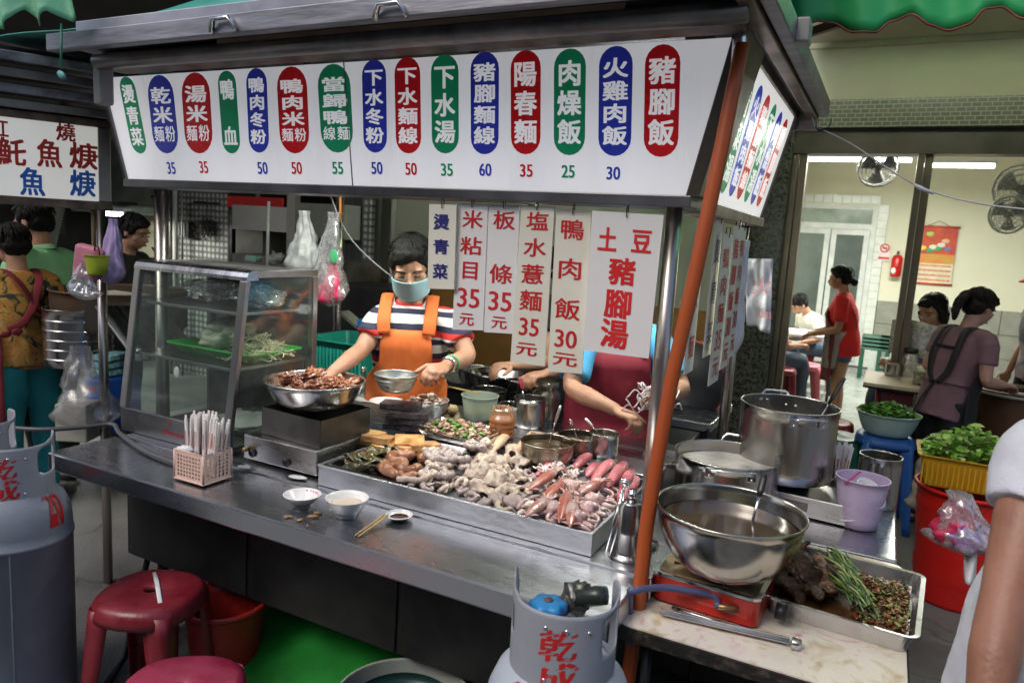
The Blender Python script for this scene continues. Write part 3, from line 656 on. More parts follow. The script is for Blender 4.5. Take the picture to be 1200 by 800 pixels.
def loop_handle(t, R, z, ang, w=.09, out=.035, r=.0045, mat=None, up=.0):
    ca, sa = math.cos(ang), math.sin(ang); X = V((ca, sa, 0)); Y = V((-sa, ca, 0)); U = V((0, 0, 1))
    pts = [X*(R)+Y*(-w/2)+U*z, X*(R+out*.7)+Y*(-w/2*.98)+U*(z+up*.6), X*(R+out)+Y*(-w/2*.75)+U*(z+up), X*(R+out)+Y*(w/2*.75)+U*(z+up), X*(R+out*.7)+Y*(w/2*.98)+U*(z+up*.6), X*R+Y*(w/2)+U*z]
    mb = MB(); mb.tube(pts, r, 8); h = part_local(mb, 'handle', mat or steel_b, t)
    for s in (-1, 1):
        mb = MB(); p = X*(R+.003)+Y*(s*w/2)+U*(z-.006); mb.box(p, (.008, .028, .032), ang); part_local(mb, 'bracket', mat or steel_b, h, bevel=.002)
        for k in (-.008, .008): mb = MB(); mb.ell(p+X*.005+U*k, (.0045, .0045, .0045), None, 8, 5); part_local(mb, 'rivet', mat or steel_b, h)
def ladle(name, label, P0, P1, R=.03, handle_mat=None, scoop=True, cat='ladle'):
    t = thing(name, label, cat, P0); d = (P1-P0); L_ = d.length; d.normalize()
    mb = MB(); mb.tube([P0+d*.01, P0+d*(L_*.45), P0+d*(L_*.62)], [.0035, .004, .005], 8, flat=.5); mb.build('shaft', steel_b, t)
    mb = MB(); mb.tube([P0+d*(L_*.6), P0+d*(L_*.7), P0+d*(L_*.92), P1], [.006, .009, .009, .006], 10, flat=.6); mb.build('handle', handle_mat or black_plastic, t)
    if scoop:
        mb = MB(); mb.lathe([(0, -R*.6), (R*.6, -R*.45), (R, 0), (R-.0015, 0), (R*.55, -R*.42), (0, -R*.56)], P0+V((0, 0, -.0)), 20); mb.build('bowl', steel_b, t)
    return t
def rect_tray(name, label, cat, x0, x1, y0, y1, z0, h, mat, lip=.008, taper=.01, rz=0, th=.0015, round_=.02, group=None):
    c = V(((x0+x1)/2, (y0+y1)/2, z0)); t = thing(name, label, cat, c, rz, group); a, b = (x1-x0)/2, (y1-y0)/2
    def ring(a, b, r, z, n=5):
        pts = []
        for cx, cy, s in ((a-r, b-r, 0), (-a+r, b-r, 90), (-a+r, -b+r, 180), (a-r, -b+r, 270)):
            for k in range(n): an = rad(s+90*k/(n-1)); pts.append(V((cx+r*math.cos(an), cy+r*math.sin(an), z)))
        return pts
    rr = [ring(a-taper, b-taper, round_, 0), ring(a, b, round_, h), ring(a+lip, b+lip, round_+lip, h), ring(a+lip, b+lip, round_+lip, h-.004), ring(a+lip*.7, b+lip*.7, round_+lip, h-.002),
          ring(a-th, b-th, round_, h-.0015), ring(a-taper-th, b-taper-th, round_, th)]
    rr = [rr[0], [p+V((0, 0, 0)) for p in ring(a, b, round_, h-.003)], rr[3], rr[2], rr[5], rr[6]]
    n = len(rr[0]); mb = MB(); vs = [p for r in rr for p in r]; fs = [(k*n+i, k*n+(i+1) % n, (k+1)*n+(i+1) % n, (k+1)*n+i) for k in range(len(rr)-1) for i in range(n)]
    fs += [tuple(range(n-1, -1, -1)), tuple((len(rr)-1)*n+i for i in range(n))]
    mb.add(vs, fs); part_local(mb, 'pan', mat, t); return t
def curl(c, L_, r, wig=1.0, n=24, seed=0, flat=.3, taper=.5, z=0, dirn=None, step=None):
    """meandering path for guts, tentacles, noodles"""
    q = random.Random(seed); a = dirn if dirn is not None else q.uniform(0, 6.28); p = V(c); pts = [p.copy()]; st = L_/n; tr = q.uniform(-1, 1)*wig
    for i in range(n):
        if q.random() < .22: tr = q.uniform(-1, 1)*wig
        a += tr; p = p+V((math.cos(a)*st, math.sin(a)*st, math.sin(i*.9+seed)*st*flat)); pts.append(p.copy())
    return pts
def inside(pts, x0, x1, y0, y1, zmin):
    return [V((min(max(p.x, x0), x1), min(max(p.y, y0), y1), max(p.z, zmin))) for p in pts]

# ---------------------------------------------------------------- the big tray of meats at the front of the counter
alu_tray = M('dull_aluminium', (.40, .41, .44), .42, .9, .12, 9, .1, 50, rvar=.1)
TX0, TX1, TY0, TY1 = -1.555, -.615, 1.765, 2.28
bt = thing('meat_tray', 'large deep aluminium tray piled with boiled innards, tongues, squid and octopus', 'tray', ((TX0+TX1)/2, (TY0+TY1)/2, CT))
mb = MB(); z0, z1 = CT+.001, CT+.068; w_ = .002
for a, b in (((TX0, TY0, z0), (TX1, TY0+w_, z1)), ((TX0, TY1-w_, z0), (TX1, TY1, z1)), ((TX0, TY0+w_, z0), (TX0+w_, TY1-w_, z1)), ((TX1-w_, TY0+w_, z0), (TX1, TY1-w_, z1)), ((TX0+w_, TY0+w_, z0), (TX1-w_, TY1-w_, z0+.002))): mb.b2(a, b)
mb.build('pan', alu_tray, bt)
for a, b in (((TX0-.004, TY0-.004, z1-.004), (TX1+.004, TY0+.006, z1+.001)), ((TX1-.006, TY0+.0065, z1-.004), (TX1+.004, TY1+.004, z1+.001)), ((TX0-.004, TY0+.0065, z1-.004), (TX0+.006, TY1+.004, z1+.001))): mb = MB(); mb.b2(a, b); mb.build('rolled_rim', M('bright_aluminium', (.60, .61, .64), .3, .9), bt, bevel=.002)
mb = MB(); mb.b2((TX0+.004, TY0+.004, CT+.035), (TX1-.004, TY1-.004, CT+.038)); mb.build('inner_rack', alu_tray, bt)
FZ = CT+.050
gutm = M('boiled_intestine', (.44, .36, .33), .28, 0, .2, 25, .35, 90, col2=(.30, .24, .23), sub=.08, coat=.5)
gutp = M('pale_intestine', (.62, .51, .41), .28, 0, .2, 20, .35, 90, col2=(.48, .36, .30), sub=.08, coat=.5)
tripe = M('beige_tripe', (.58, .46, .35), .32, 0, .25, 18, .6, 70, col2=(.36, .28, .23), sub=.06, coat=.2)
fatm = M('boiled_belly', (.58, .40, .27), .38, 0, .18, 10, .15, 60, sub=.1, coat=.25)
liver = M('grey_lung', (.27, .21, .20), .5, 0, .2, 20, .3, 80)
tong = M('pink_tongue', (.46, .075, .11), .34, 0, .3, 12, .5, 110, col2=(.60, .20, .21), sub=.06, coat=.4)
squid_m = M('squid_skin', (.66, .46, .42), .26, 0, .3, 11, .15, 80, col2=(.34, .09, .06), thr=(.42, .58), coat=.5)
octo = M('octopus_pale', (.62, .45, .43), .32, 0, .2, 22, .4, 100, col2=(.45, .27, .26), coat=.3, sub=.08)
def lump(name, mat, label, cat, pts, rs, group, n=10, flat=1.0, nzv=.0, **k):
    mb = MB(); mb.tube(pts, rs, n, flat=flat)
    if nzv: mb.v = [p+V((noise.noise(p*38), noise.noise(p*38+V((9, 0, 0))), noise.noise(p*38+V((0, 9, 0)))))*nzv for p in mb.v]
    return one(mb, name, mat, label, cat, group, **k)
scatter_later = True
G1 = 'grey pork intestines heaped in the big tray'
idx = 0
for px_, py_, L_, r, z in [(498, 545, .4, .011, .03), (512, 535, .36, .012, .045), (530, 540, .34, .0125, .045), (505, 552, .36, .0115, .03), (522, 556, .34, .012, .028), (548, 535, .3, .013, .05), (545, 520, .34, .012, .05), (565, 527, .3, .0125, .05), (503, 560, .34, .0105, 0), (520, 548, .34, .011, .012), (489, 552, .30, .010, .0), (540, 535, .32, .012, .02), (515, 528, .3, .011, .035), (548, 560, .30, .0115, .0), (500, 540, .3, .010, .018), (560, 518, .30, .012, .03),
     (532, 515, .30, .0115, .03), (545, 548, .26, .0125, .03), (575, 530, .24, .012, .03), (520, 568, .26, .010, .0), (555, 575, .26, .0105, 0), (580, 520, .22, .011, .03), (497, 568, .22, .010, 0), (538, 575, .24, .010, 0)]:
    c = at(px_, py_, z=FZ+z); pts = curl(c, L_, r, 1.0, 26, 100+idx, .35); k = 0
    pts = [c+(p-c)*.75 for p in pts]; pts = inside(pts, TX0+.16, TX1-.25, TY0+.012, TY1-.03, FZ-.004)
    sm = [sum((pts[min(max(i+j, 0), len(pts)-1)] for j in (-1, 0, 1)), V((0, 0, 0)))/3 for i in range(len(pts))]
    sm = spline(sm, 3); rs = [r*(.5 if i in (0, len(sm)-1) else 1+.16*math.sin(i*.7+idx)+.09*math.sin(i*2.1)) for i in range(len(sm))]
    lump('intestine', gutm if idx % 3 else gutp, 'coiled grey boiled intestine in the left half of the big tray', 'offal', sm, rs, G1, 9, nzv=.002, sub=1); idx += 1
G2 = 'crumpled boiled tripe pieces in the big tray'
for i, (px_, py_, s, z) in enumerate([(585, 560, .055, .02), (567, 555, .045, .03), (600, 540, .04, .02), (560, 572, .04, .0), (618, 532, .045, .02), (655, 520, .05, .02), (640, 517, .04, .03), (590, 575, .035, 0), (575, 540, .04, .03), (668, 528, .04, .02)]):
    c = at(px_, py_, z=FZ+z)
    def fn(u, v, i=i, s=s, c=c):
        a = u*6.283; r = 1.22*s*(.25+v*.85)*(1+.35*math.sin(3*a+i)*v); q = V((math.cos(a)*r, math.sin(a)*r*.8, 0))
        return c+q+V((0, 0, s*(.55*(1-v*v)+.38*noise.noise(q*45+V((i*3, 0, 0)))+.16*math.sin(7*a+i)*v)))
    s *= 1.0; mb = MB(); mb.sheet(fn, 40, 14, .004); one(mb, 'tripe', tripe, ['largest crumpled tripe in the tray middle', 'crumpled tripe left of the largest', 'pale tripe right under the tan rolls', 'tripe at the front left of the pile', 'tripe lobe just left of the pot', 'darker tripe mound beside the lone tongue', 'tripe behind the mound near the pot', 'tripe at the tray front below the largest', 'tripe at the back left above the guts', 'rear tripe at the foot of the brassy pot'][i], 'offal', G2)
for i, (px_, py_, s) in enumerate([(597, 572, .032), (612, 583, .028), (580, 585, .03), (602, 588, .034), (567, 590, .026), (622, 572, .03), (632, 560, .026)]):
    c = at(px_, py_, z=FZ+.008); mb = MB(); mb.ell(c, (s*1.15, s*.75, s*.5), R3('Z', i*1.1)@R3('X', .3*((-1)**i)), 16, 10, nz=.45, seed=i*3)
    one(mb, 'lung_slice', liver, ['offal slice right of the largest tripe', 'offal slice beside the reddish squid', 'grey slice under the largest tripe', 'grey slice at the front edge middle', 'leftmost grey slice at the tray front', 'grey slice touching the squid mantle', 'uppermost grey slice below the rolls'][i], 'offal', 'grey brown offal slices along the tray front', sub=1)
for i, (a, b) in enumerate([((600, 500), (578, 528)), ((625, 505), (603, 535)), ((640, 512), (628, 540)), ((590, 505), (570, 520))]):
    A = at(*a, z=FZ+.045); B = at(*b, z=FZ+.03); pts = [A.lerp(B, k/6) for k in range(7)]
    lump('pork_belly_roll', fatm, ['leftmost of the three big tan rolls at the back of the tray', 'middle tan roll of boiled meat behind the tripe', 'right tan roll of boiled meat near the pot', 'small pale roll left of the tan rolls'][i], 'boiled meat', pts, [.008, .015, .019, .021, .021, .017, .006], None, 12, .8, .002, sub=1)
G3 = 'pink boiled tongues at the right end of the tray'
for i, (a, b, z) in enumerate([((672, 531), (628, 558), .03), ((692, 533), (672, 550), .03), ((718, 540), (694, 566), .04), ((733, 543), (712, 571), .045), ((740, 552), (729, 577), .035), ((738, 566), (726, 590), .02), ((700, 545), (688, 560), .02), ((745, 560), (738, 580), .02)]):
    A = at(*a, z=FZ+z); B = at(*b, z=FZ+z-.012); pts = [A.lerp(B, k/7)+V((0, 0, .008*math.sin(k/7*3.14))) for k in range(8)]
    rs = [.013, .018, .0205, .0205, .020, .018, .015, .008]
    lump('boiled_tongue', tong, ['lone pink tongue leftmost, lying by the brassy pot', 'broad pink tongue second from the left', 'long pink tongue in the middle of the bundle', 'pink tongue with a pale cut end on top', 'pink tongue curving down at the right', 'rightmost pink tongue at the tray corner', 'short pink tongue under the middle bundle', 'pink tongue tip at the back right edge'][i], 'tongue', pts, rs if i else rs, G3, 14, .85, .0015, sub=1)
G4 = 'whole reddish squid in the big tray'
for i, (a, b) in enumerate([((650, 552), (618, 575)), ((658, 566), (632, 590)), ((640, 585), (615, 606)), ((665, 578), (655, 612)), ((672, 590), (668, 618)), ((700, 566), (680, 578))]):
    A = at(*a, z=FZ+.045); B = at(*b, z=FZ+.035); mb = MB(); pts = [A.lerp(B, k/8) for k in range(9)]; mb.tube(pts, [.012, .0175, .019, .019, .018, .016, .012, .007, .002], 14, flat=.75)
    d = (B-A).normalized(); s_ = V((-d.y, d.x, 0))
    for sgn in (-1, 1): mb.add([B-d*.012, B-d*.045, B-d*.03+s_*sgn*.028, B-d*.012+V((0, 0, .003))], [(0, 1, 2), (0, 2, 3), (3, 2, 1)])
    for k in range(7):
        p = A+s_*((k-3)*.003); tp = [p]
        for j in range(6): tp.append(tp[-1]-d*.009+s_*(.004*math.sin(j*1.3+k+i)+(k-3)*.0012)+V((0, 0, .003*math.cos(j+k))))
        mb.tube(tp, [.004, .0038, .0034, .003, .0025, .002, .001], 6)
    mb.ell(A-d*.004, (.011, .011, .009)); one(mb, 'squid', squid_m, ['uppermost whole squid with reddish mantle', 'whole squid second from the top', 'whole squid lowest at the tray front', 'whole squid in the middle beside the octopus', 'whitish squid right of the middle squid', 'squid under the octopus arms near the tongues'][i], 'squid', G4)
G5 = 'pale pink octopuses spread in the big tray'
for i, (px_, py_, R) in enumerate([(695, 590, .05), (677, 612, .05), (712, 606, .045), (668, 574, .038), (700, 572, .04), (648, 600, .04)]):
    c = at(px_, py_, z=FZ+.022); c.x = min(c.x, TX1-.06); mb = MB(); q = random.Random(50+i); mb.ell(c+V((0, 0, .012)), (.028, .023, .021), R3('Z', i), 16, 11, nz=.3, seed=i); mb.ell(c+V((.012, .01, .018)), (.016, .014, .012), None, 12, 8)
    for k in range(8):
        a = k*.785+i*.5; p = c+V((math.cos(a), math.sin(a), 0))*.012; tp = [p]; tr = q.uniform(-.05, .05); curlk = q.choice((-1, 1))
        for j in range(16):
            a += tr+curlk*.06*max(0, j-5); st = R*.115; tp.append(tp[-1]+V((math.cos(a)*st, math.sin(a)*st, (.25-.05*j)*st)))
        tp = inside(tp, TX0, TX1-.008, TY0+.004, TY1, FZ-.01)
        rs = [.0098*(1-j/20) for j in range(17)]; mb.tube(tp, rs, 8)
        for j in range(1, 15):
            d = (tp[j+1]-tp[j-1]).normalized(); s_ = V((-d.y, d.x, 0))*(rs[j]*.75*curlk); mb.ell(tp[j]+s_+V((0, 0, rs[j]*.55)), (rs[j]*.38,)*3, None, 6, 4)
    one(mb, 'octopus', octo, ['pale octopus in the middle of the right end', 'pale octopus nearest the tray front edge', 'octopus with a curled arm at the front right corner', 'octopus tucked between squid and tongues', 'octopus lying against the pink tongues', 'octopus leftmost beside the reddish squid'][i], 'octopus', G5)
for i, (px_, py_) in enumerate([(655, 545), (670, 553), (640, 550)]):
    c = at(px_, py_, z=FZ+.035); mb = MB()
    for k in range(9): mb.tube([c]+[c+(p-c)*.8 for p in curl(c, .07, .003, .8, 10, 300+i*20+k, .9)][1:], [.003]*10+[.0015], 6)
    one(mb, 'squid_tentacles', M('white_tentacle', (.68, .58, .54), .35, 0, .1, 20, coat=.2), ['tangle of white squid tentacles beside the left tongue', 'tangle of white tentacles in front of the tongues', 'tangle of white tentacles on the tripe'][i], 'squid')
# small tray inside the left end: tofu, kelp and brown braised guts
kx0, kx1, ky0, ky1 = TX0+.015, TX0+.30, TY0+.025, TY1-.06
st = rect_tray('braise_tray', 'shallow steel tray with kelp, tofu and brown guts inside the large tray', 'tray', kx0, kx1, ky0, ky1, CT+.046, .022, steel_b)
kelp = M('kelp', (.055, .05, .02), .3, 0, .4, 30, .3, 60, col2=(.12, .10, .035), coat=.5)
for i in range(14):
    c = V((kx0+.05+.055*rnd.random()*2, ky0+.06+rnd.random()*.22, CT+.066+.02*rnd.random()))
    def fn(u, v, i=i, c=c):
        a = i*.9; x = (u-.5)*.10; y = (v-.5)*.045; z = .009*math.sin(u*9+i)+.006*math.cos(v*5+i*2)
        return c+V((x*math.cos(a)-y*math.sin(a), x*math.sin(a)+y*math.cos(a), z))
    mb = MB(); mb.sheet(fn, 12, 4, .0015); one(mb, 'kelp_strip', kelp, 'dark green braised kelp strip lying in the shallow tray', 'kelp', 'braised kelp strips in the shallow tray')
tofu = M('braised_tofu', (.40, .17, .045), .45, 0, .25, 22, .5, 60, col2=(.58, .34, .14), coat=.2)
for i, (px_, py_, z, rz) in enumerate([(432, 512, .035, .1), (444, 514, .037, .15), (480, 518, .04, .6), (497, 523, .035, .8), (455, 522, .02, .3), (484, 527, .022, .4)]):
    c = at(px_, py_, z=CT+.05+z); mb = MB(); mb.box((0, 0, 0), (.105, .085, .028)); mb.v = [R3('Z', rz)@R3('X', .15*((-1)**i))@p+c for p in mb.v]
    one(mb, 'tofu_block', tofu, ['golden braised tofu square at the far left on the kelp', 'golden tofu square leaning on the leftmost one', 'tofu square above the brown guts', 'tilted rightmost tofu square', 'tofu square half buried in kelp', 'lowest tofu square over the guts'][i], 'tofu', bevel=.005)
brown = M('braised_intestine', (.27, .095, .04), .35, 0, .25, 16, .3, 70, col2=(.40, .19, .11), coat=.3)
for i, (px_, py_) in enumerate([(452, 548), (465, 540), (475, 548), (488, 538), (460, 552), (478, 535), (492, 545)]):
    c = at(px_, py_, z=CT+.074+.008*(i % 3)); pts = inside([c+(p-c)*.9 for p in curl(c, .20, .009, .7, 16, 500+i, .3)], kx0+.08, kx1+.012, ky0+.01, ky1, CT+.06)
    lump('braised_intestine', brown, 'reddish brown braised intestine in the shallow tray', 'offal', pts, [.008]+[.0165+.002*math.sin(j*2.1) for j in range(len(pts)-2)]+[.004], 'brown braised intestines in the shallow tray', 9, nzv=.002, sub=1)
# rectangular tray of mixed sliced meat behind
t2 = rect_tray('sliced_meat_tray', 'small flared steel tray of mixed sliced meat behind the intestines', 'tray', -1.49, -1.22, 2.20, 2.40, TZ+.002, .035, steel_b, .012, .02)
sm_ = [M('sliced_meat_pale', (.50, .38, .26), .45, 0, .3, 30, coat=.2), M('sliced_meat_brown', (.30, .15, .08), .45, 0, .3, 30, coat=.2), M('scallion_bits', (.10, .28, .04), .45), M('meat_pink', (.50, .30, .24), .4, coat=.2)]
def scatter(name, label, cat, mats, n, fn, s, parent=None, seed=1):
    mb = MB(); q = random.Random(seed)
    for i in range(n):
        c = fn(q); k = s*q.uniform(.6, 1.3); R = R3('Z', q.uniform(0, 6))@R3('X', q.uniform(-.9, .9))@R3('Y', q.uniform(-.5, .5))
        mi = q.choices(range(len(mats)), [5]+[3]*(len(mats)-1))[0]
        if s > .012 and i % 2: mb.tube([c]+[c+(p-c)*.7+V((0, 0, .006)) for p in curl(c, k*5, k*.4, .9, 7, seed*100+i, .6)][1:], [k*.3]+[k*.42]*6+[k*.2], 6, mi=mi)
        else: mb.ell(c, (k, k*q.uniform(.4, .8), k*q.uniform(.2, .45)), R, 9, 7, mi, 1.0, i)
    o = mb.build(name, mats) if parent is None else mb.build(name, mats, parent)
    o['kind'] = 'stuff'
    if label: tag(o, label, cat)
    return o
scatter('sliced_meat', 'sliced mixed meat and scallion heaped in the small flared tray', 'sliced meat', sm_, 300, lambda q: V((q.uniform(-1.475, -1.235), q.uniform(2.215, 2.385), TZ+.018+.025*q.random())), .011, seed=3)
scatter('offal_scraps', 'small mixed offal scraps filling the gaps of the big tray', 'offal', [gutm, gutp, tripe, liver], 150, lambda q: V((q.uniform(TX0+.30, TX1-.20), TY0+.055+(TY1-TY0-.12)*q.random(), FZ-.004+.016*q.random())), .019, seed=33)
scatter('octopus_scraps', 'pale squid and octopus scraps filling the right end of the tray', 'squid', [octo, squid_m, M('white_squid', (.66, .56, .52), .3, coat=.4)], 130, lambda q: V((q.uniform(TX1-.28, TX1-.04), TY0+.05+(TY1-TY0-.16)*q.random(), FZ-.004+.012*q.random())), .015, seed=34)

# ---------------------------------------------------------------- glass display case
cs = thing('display_case', 'sloping stainless steel and glass food display case on the left of the counter', 'display case', (-2.28, 2.0, CT))
X0, X1, Yf, Yb, Z0, Z1 = -2.57, -1.978, 1.79, 2.22, CT, 1.44
shz0 = at(294, 434, y=1.86).z
yf = lambda z: Yf+.075*max(0, (z-Z0-.09))/(Z1-Z0-.09)
stc = M('case_steel', (.40, .39, .39), .33, 1, .15, 4, .05, 60, (1, 1, .2))
mb = MB(); mb.b2((X0, Yf, Z0), (X1, Yf+.012, Z0+.092)); mb.build('base_panel', M('case_base', (.20, .20, .21), .38, .9, .15, 5), cs, bevel=.003)
def bar(a, b, wx, wy, name='frame_bar', mat=stc):
    mb = MB(); a = V(a); b = V(b); vs = []
    for p in (a, b):
        for sx, sy in ((-1, -1), (1, -1), (1, 1), (-1, 1)): vs.append(p+V((sx*wx/2, sy*wy/2, 0)))
    mb.add(vs, [(3, 2, 1, 0), (4, 5, 6, 7), (0, 1, 5, 4), (1, 2, 6, 5), (2, 3, 7, 6), (3, 0, 4, 7)]); return mb.build(name, mat, cs, bevel=.003)
zt_ = Z1-.035
for x in (X0+.014, X1-.018): bar((x, Yf+.008, Z0+.0925), (x, yf(zt_)+.008, zt_-.001), .032, .022)
for x in (X0+.013, X1-.0135): bar((x, Yb-.013, Z0), (x, Yb-.013, zt_+.003), .026, .026)
mb = MB(); prof = [(yf(zt_)-.003, zt_), (yf(zt_)-.002, zt_+.012), (yf(zt_)+.006, Z1-.008), (yf(zt_)+.022, Z1), (yf(zt_)+.05, Z1), (yf(zt_)+.05, zt_), ]
mb.prism(prof, X1-X0+.004, (X0-.002, 0, 0), (0, 1, 0), (0, 0, 1), smooth=False); mb.build('top_bar', M('case_top_steel', (.55, .57, .62), .25, 1, .1, 5, .03, 50, (6, 1, 1)), cs)
for x in (X0+.013, X1-.0135): mb = MB(); mb.b2((x-.0135, yf(zt_)+.0505, zt_+.008), (x+.0135, Yb, Z1-.001)); mb.build('frame_bar', stc, cs, bevel=.003)
mb = MB(); mb.b2((X0+.028, yf(zt_)+.051, Z1-.010), (X1-.028, Yb, Z1-.004)); mb.build('top_panel', stc, cs)
mb = MB(); mb.b2((X0+.028, Yb-.024, Z0+.01), (X1-.03, Yb-.018, zt_)); mb.build('back_glass', film('smoky_glass', (.10, .11, .10), .65, .05, .1, (.6, .66, .62), 6), cs)
mb = MB(); mb.b2((X0+.031, Yf+.05, Z0+.013), (X1-.036, Yb-.031, Z0+.018)); mb.b2((X0+.031, Yb-.04, Z0+.02), (X1-.036, Yb-.034, shz0-.015)); mb.build('lower_liner', M('stained_liner', (.12, .12, .105), .45, .5, .5, 6, .1, 20, col2=(.24, .24, .20)), cs)
mb = MB(); vs = [(X0+.03, Yf+.010, Z0+.092), (X1-.034, Yf+.010, Z0+.092), (X1-.034, yf(zt_)+.01, zt_), (X0+.03, yf(zt_)+.01, zt_)]; mb.add([V(p) for p in vs]+[V(p)+V((0, .003, 0)) for p in vs], box_f); mb.build('front_glass', glass, cs)
for x in (X0+.006, X1-.008): mb = MB(); mb.add([V((x+dx, y, z)) for dx in (0, .003) for y, z in ((Yf+.02, Z0+.03), (Yb-.027, Z0+.03), (Yb-.027, zt_+.007), (yf(zt_)+.02, zt_+.007))], box_f); mb.build('side_glass', glass, cs)
shz = [Z0+.012, at(294, 434, y=1.86).z, at(304, 369, y=1.88).z]
for k, z in enumerate(shz):
    mb = MB(); mb.b2((X0+.03, yf(z)+.016, z-.012), (X1-.034, Yb-.03, z)); mb.build('shelf', stc, cs, bevel=.002)
greenp = M('green_plastic', (.03, .52, .05), .4, 0, .05, trans=.0)
g1 = rect_tray('green_tray', 'bright green plastic tray of noodles on the middle shelf of the case', 'tray', -2.44, -2.005, 1.90, 2.16, shz[1]+.004, .04, greenp, .012, .03, th=.003)
noodm = M('noodle', (.62, .58, .38), .5, 0, .15, 20); vegm = M('bean_sprout', (.34, .36, .20), .5, 0, .3, 20)
def noodle_heap(name, c, R, H_, n, mat, label, seed, r=.0022):
    mb = MB(); q = random.Random(seed)
    for i in range(n):
        a = q.uniform(0, 6.28); k = q.random()**.5; p = V((c[0]+math.cos(a)*R[0]*k, c[1]+math.sin(a)*R[1]*k, c[2]+H_*(1-k*k)*q.uniform(.5, 1)+.004))
        mb.tube(curl(p, .09, r, .7, 9, seed*100+i, .5), r, 5)
    o = mb.build(name, mat); o['kind'] = 'stuff'; return tag(o, label, 'noodles')
noodle_heap('noodle_heap', (-2.10, 2.03, shz[1]+.01), (.09, .08), .09, 170, noodm, 'heap of yellow noodles at the right end of the green tray', 5)
def bag(name, label, c, s, mat=bagfilm, seed=1, cat='plastic bag', nu=36, nv=22, kn=True):
    """bulging, creased plastic bag, gathered at the top"""
    c = V(c)
    def fn(u, v):
        a = u*2*math.pi; r = math.sin(min(v*1.25, 1)*math.pi*.5)**.6 if v < .8 else 1
        prof = min(1, (v*6)**.5+.02)*(1-.80*max(0, v-.22)/.78)
        if s[2] < s[0]*1.6: prof = math.sin(math.pi*(v*.9+.05))**.5
        elif v > .9: prof += .12*(v-.9)/.1
        q = V((math.cos(a)*1.7, math.sin(a)*1.7, v*4+seed))
        k = 1+.45*noise.noise(q)+.22*noise.noise(q*2.7)+.10*math.sin(a*9+seed+3*noise.noise(q))*v
        return c+V((math.cos(a)*prof*s[0]*k+.22*s[0]*math.sin(v*3+seed), math.sin(a)*prof*s[1]*k, v*s[2]))
    mb = MB(); mb.sheet(fn, nu, nv); mb.f = [tuple(f) for f in mb.f]
    return one(mb, name, mat, label, cat)
bag('noodle_bag', 'clear bag of noodles bulging on the top shelf, left part of the case', (-2.32, 2.02, shz[2]+.002), (.11, .09, .09), seed=3)
bag('noodle_bag', 'clear bag on the top shelf against the right glass', (-2.10, 2.03, shz[2]+.002), (.085, .09, .085), seed=8)
bag('vermicelli_bag', 'tall clear bag of pale vermicelli standing in the green tray', (-2.22, 2.0, shz[1]+.012), (.10, .08, .14), M('vermicelli_bag_film', (.55, .55, .42), .35, 0, .3, 9, .3, 30, alpha=.75), 5)
noodle_heap('vermicelli_heap', (-2.22, 2.0, shz[1]+.012), (.075, .06), .10, 90, vegm, 'greenish vermicelli inside the tall clear bag', 9)
bag('flour_bag', 'cloudy bag lying on the bottom of the case behind the lower glass', (-2.12, 2.02, shz[0]+.002), (.12, .10, .10), M('cloudy_bag', (.5, .5, .47), .4, 0, .2, 8, alpha=.6), 12)
mb = MB(); mb.ell(at(207, 436, y=1.83), (.016, .003, .022), None, 12, 8); mb.build('white_spot', white_pl, cs)
mb = MB(); sp = [(197+(i % 4)*4.6, 494+(i//4)*6.0) for i in range(11)]
for i, (a, b) in enumerate([(199, 496)]+[(192+k*4.2, 505+k*1.3) for k in range(6)]):
    p = at(a, b, y=Yf-.0005); write((ink_red, cs), ['成', '豆', '豬', '湯', '米', '粉', '線'][i], p, V((1, 0, 0)), V((0, 0, 1)), .017, .017, .022)
# black hose lying along the foot of the case
hz = [(0, 497, .80), (50, 500, .80), (100, 500, .79), (132, 497, .793), (140, 507, .792), (165, 525, .792), (200, 540, .792), (235, 550, .792), (262, 557, .792)]
mb = MB(); hp = [at(a, b, z=z) for a, b, z in hz]; hp[0].z = hp[1].z = .79; hp = spline(hp); mb.tube(hp, .0085, 10); one(mb, 'gas_hose', M('grey_hose', (.09, .09, .095), .4), 'dark rubber hose curving along the foot of the display case', 'hose')

# ---------------------------------------------------------------- chopstick basket
pinkp = M('pale_pink_plastic', (.72, .50, .42), .4, 0, .05)
bk = thing('chopstick_basket', 'pale pink lattice plastic basket full of paper wrapped chopsticks', 'basket', (-1.885, 1.60, CT+.001))
bx, by, bz = (-1.955, -1.825), (1.545, 1.655), .095
def lattice(P0, X, Y, w, h, nx, ny, name='lattice_side'):
    """wall with rows of real round holes, built as a grid of octagon-holed tiles"""
    mb = MB(); N = X.cross(Y); cw, chh = w/nx, h/ny; e = .011
    for (a, b, c_, d_) in ((0, w, 0, e), (0, w, h-e, h), (0, e, e, h-e), (w-e, w, e, h-e)):
        mb.add([P0+X*a+Y*c_, P0+X*b+Y*c_, P0+X*b+Y*d_, P0+X*a+Y*d_], [(0, 1, 2, 3)])
    w2, h2 = (w-2*e), (h-2*e); cw, chh = w2/nx, h2/ny
    for i in range(nx):
        for j in range(ny):
            c = P0+X*(e+cw*(i+.5))+Y*(e+chh*(j+.5)); rr_ = min(cw, chh)*.34; o = []
            sq = [(1, 0), (1, 1), (0, 1), (-1, 1), (-1, 0), (-1, -1), (0, -1), (1, -1)]
            for k, (sx, sy) in enumerate(sq): a = k*math.pi/4; o.append(c+X*(sx*cw/2)+Y*(sy*chh/2)); o.append(c+X*math.cos(a)*rr_*1.0+Y*math.sin(a)*rr_*1.25)
            mb.add(o, [(2*k, (2*k+2) % 16, (2*k+3) % 16, 2*k+1) for k in range(8)])
    p = mb.build(name, pinkp, bk, solid=.0022, weld=True); return p
zb_ = CT+.002
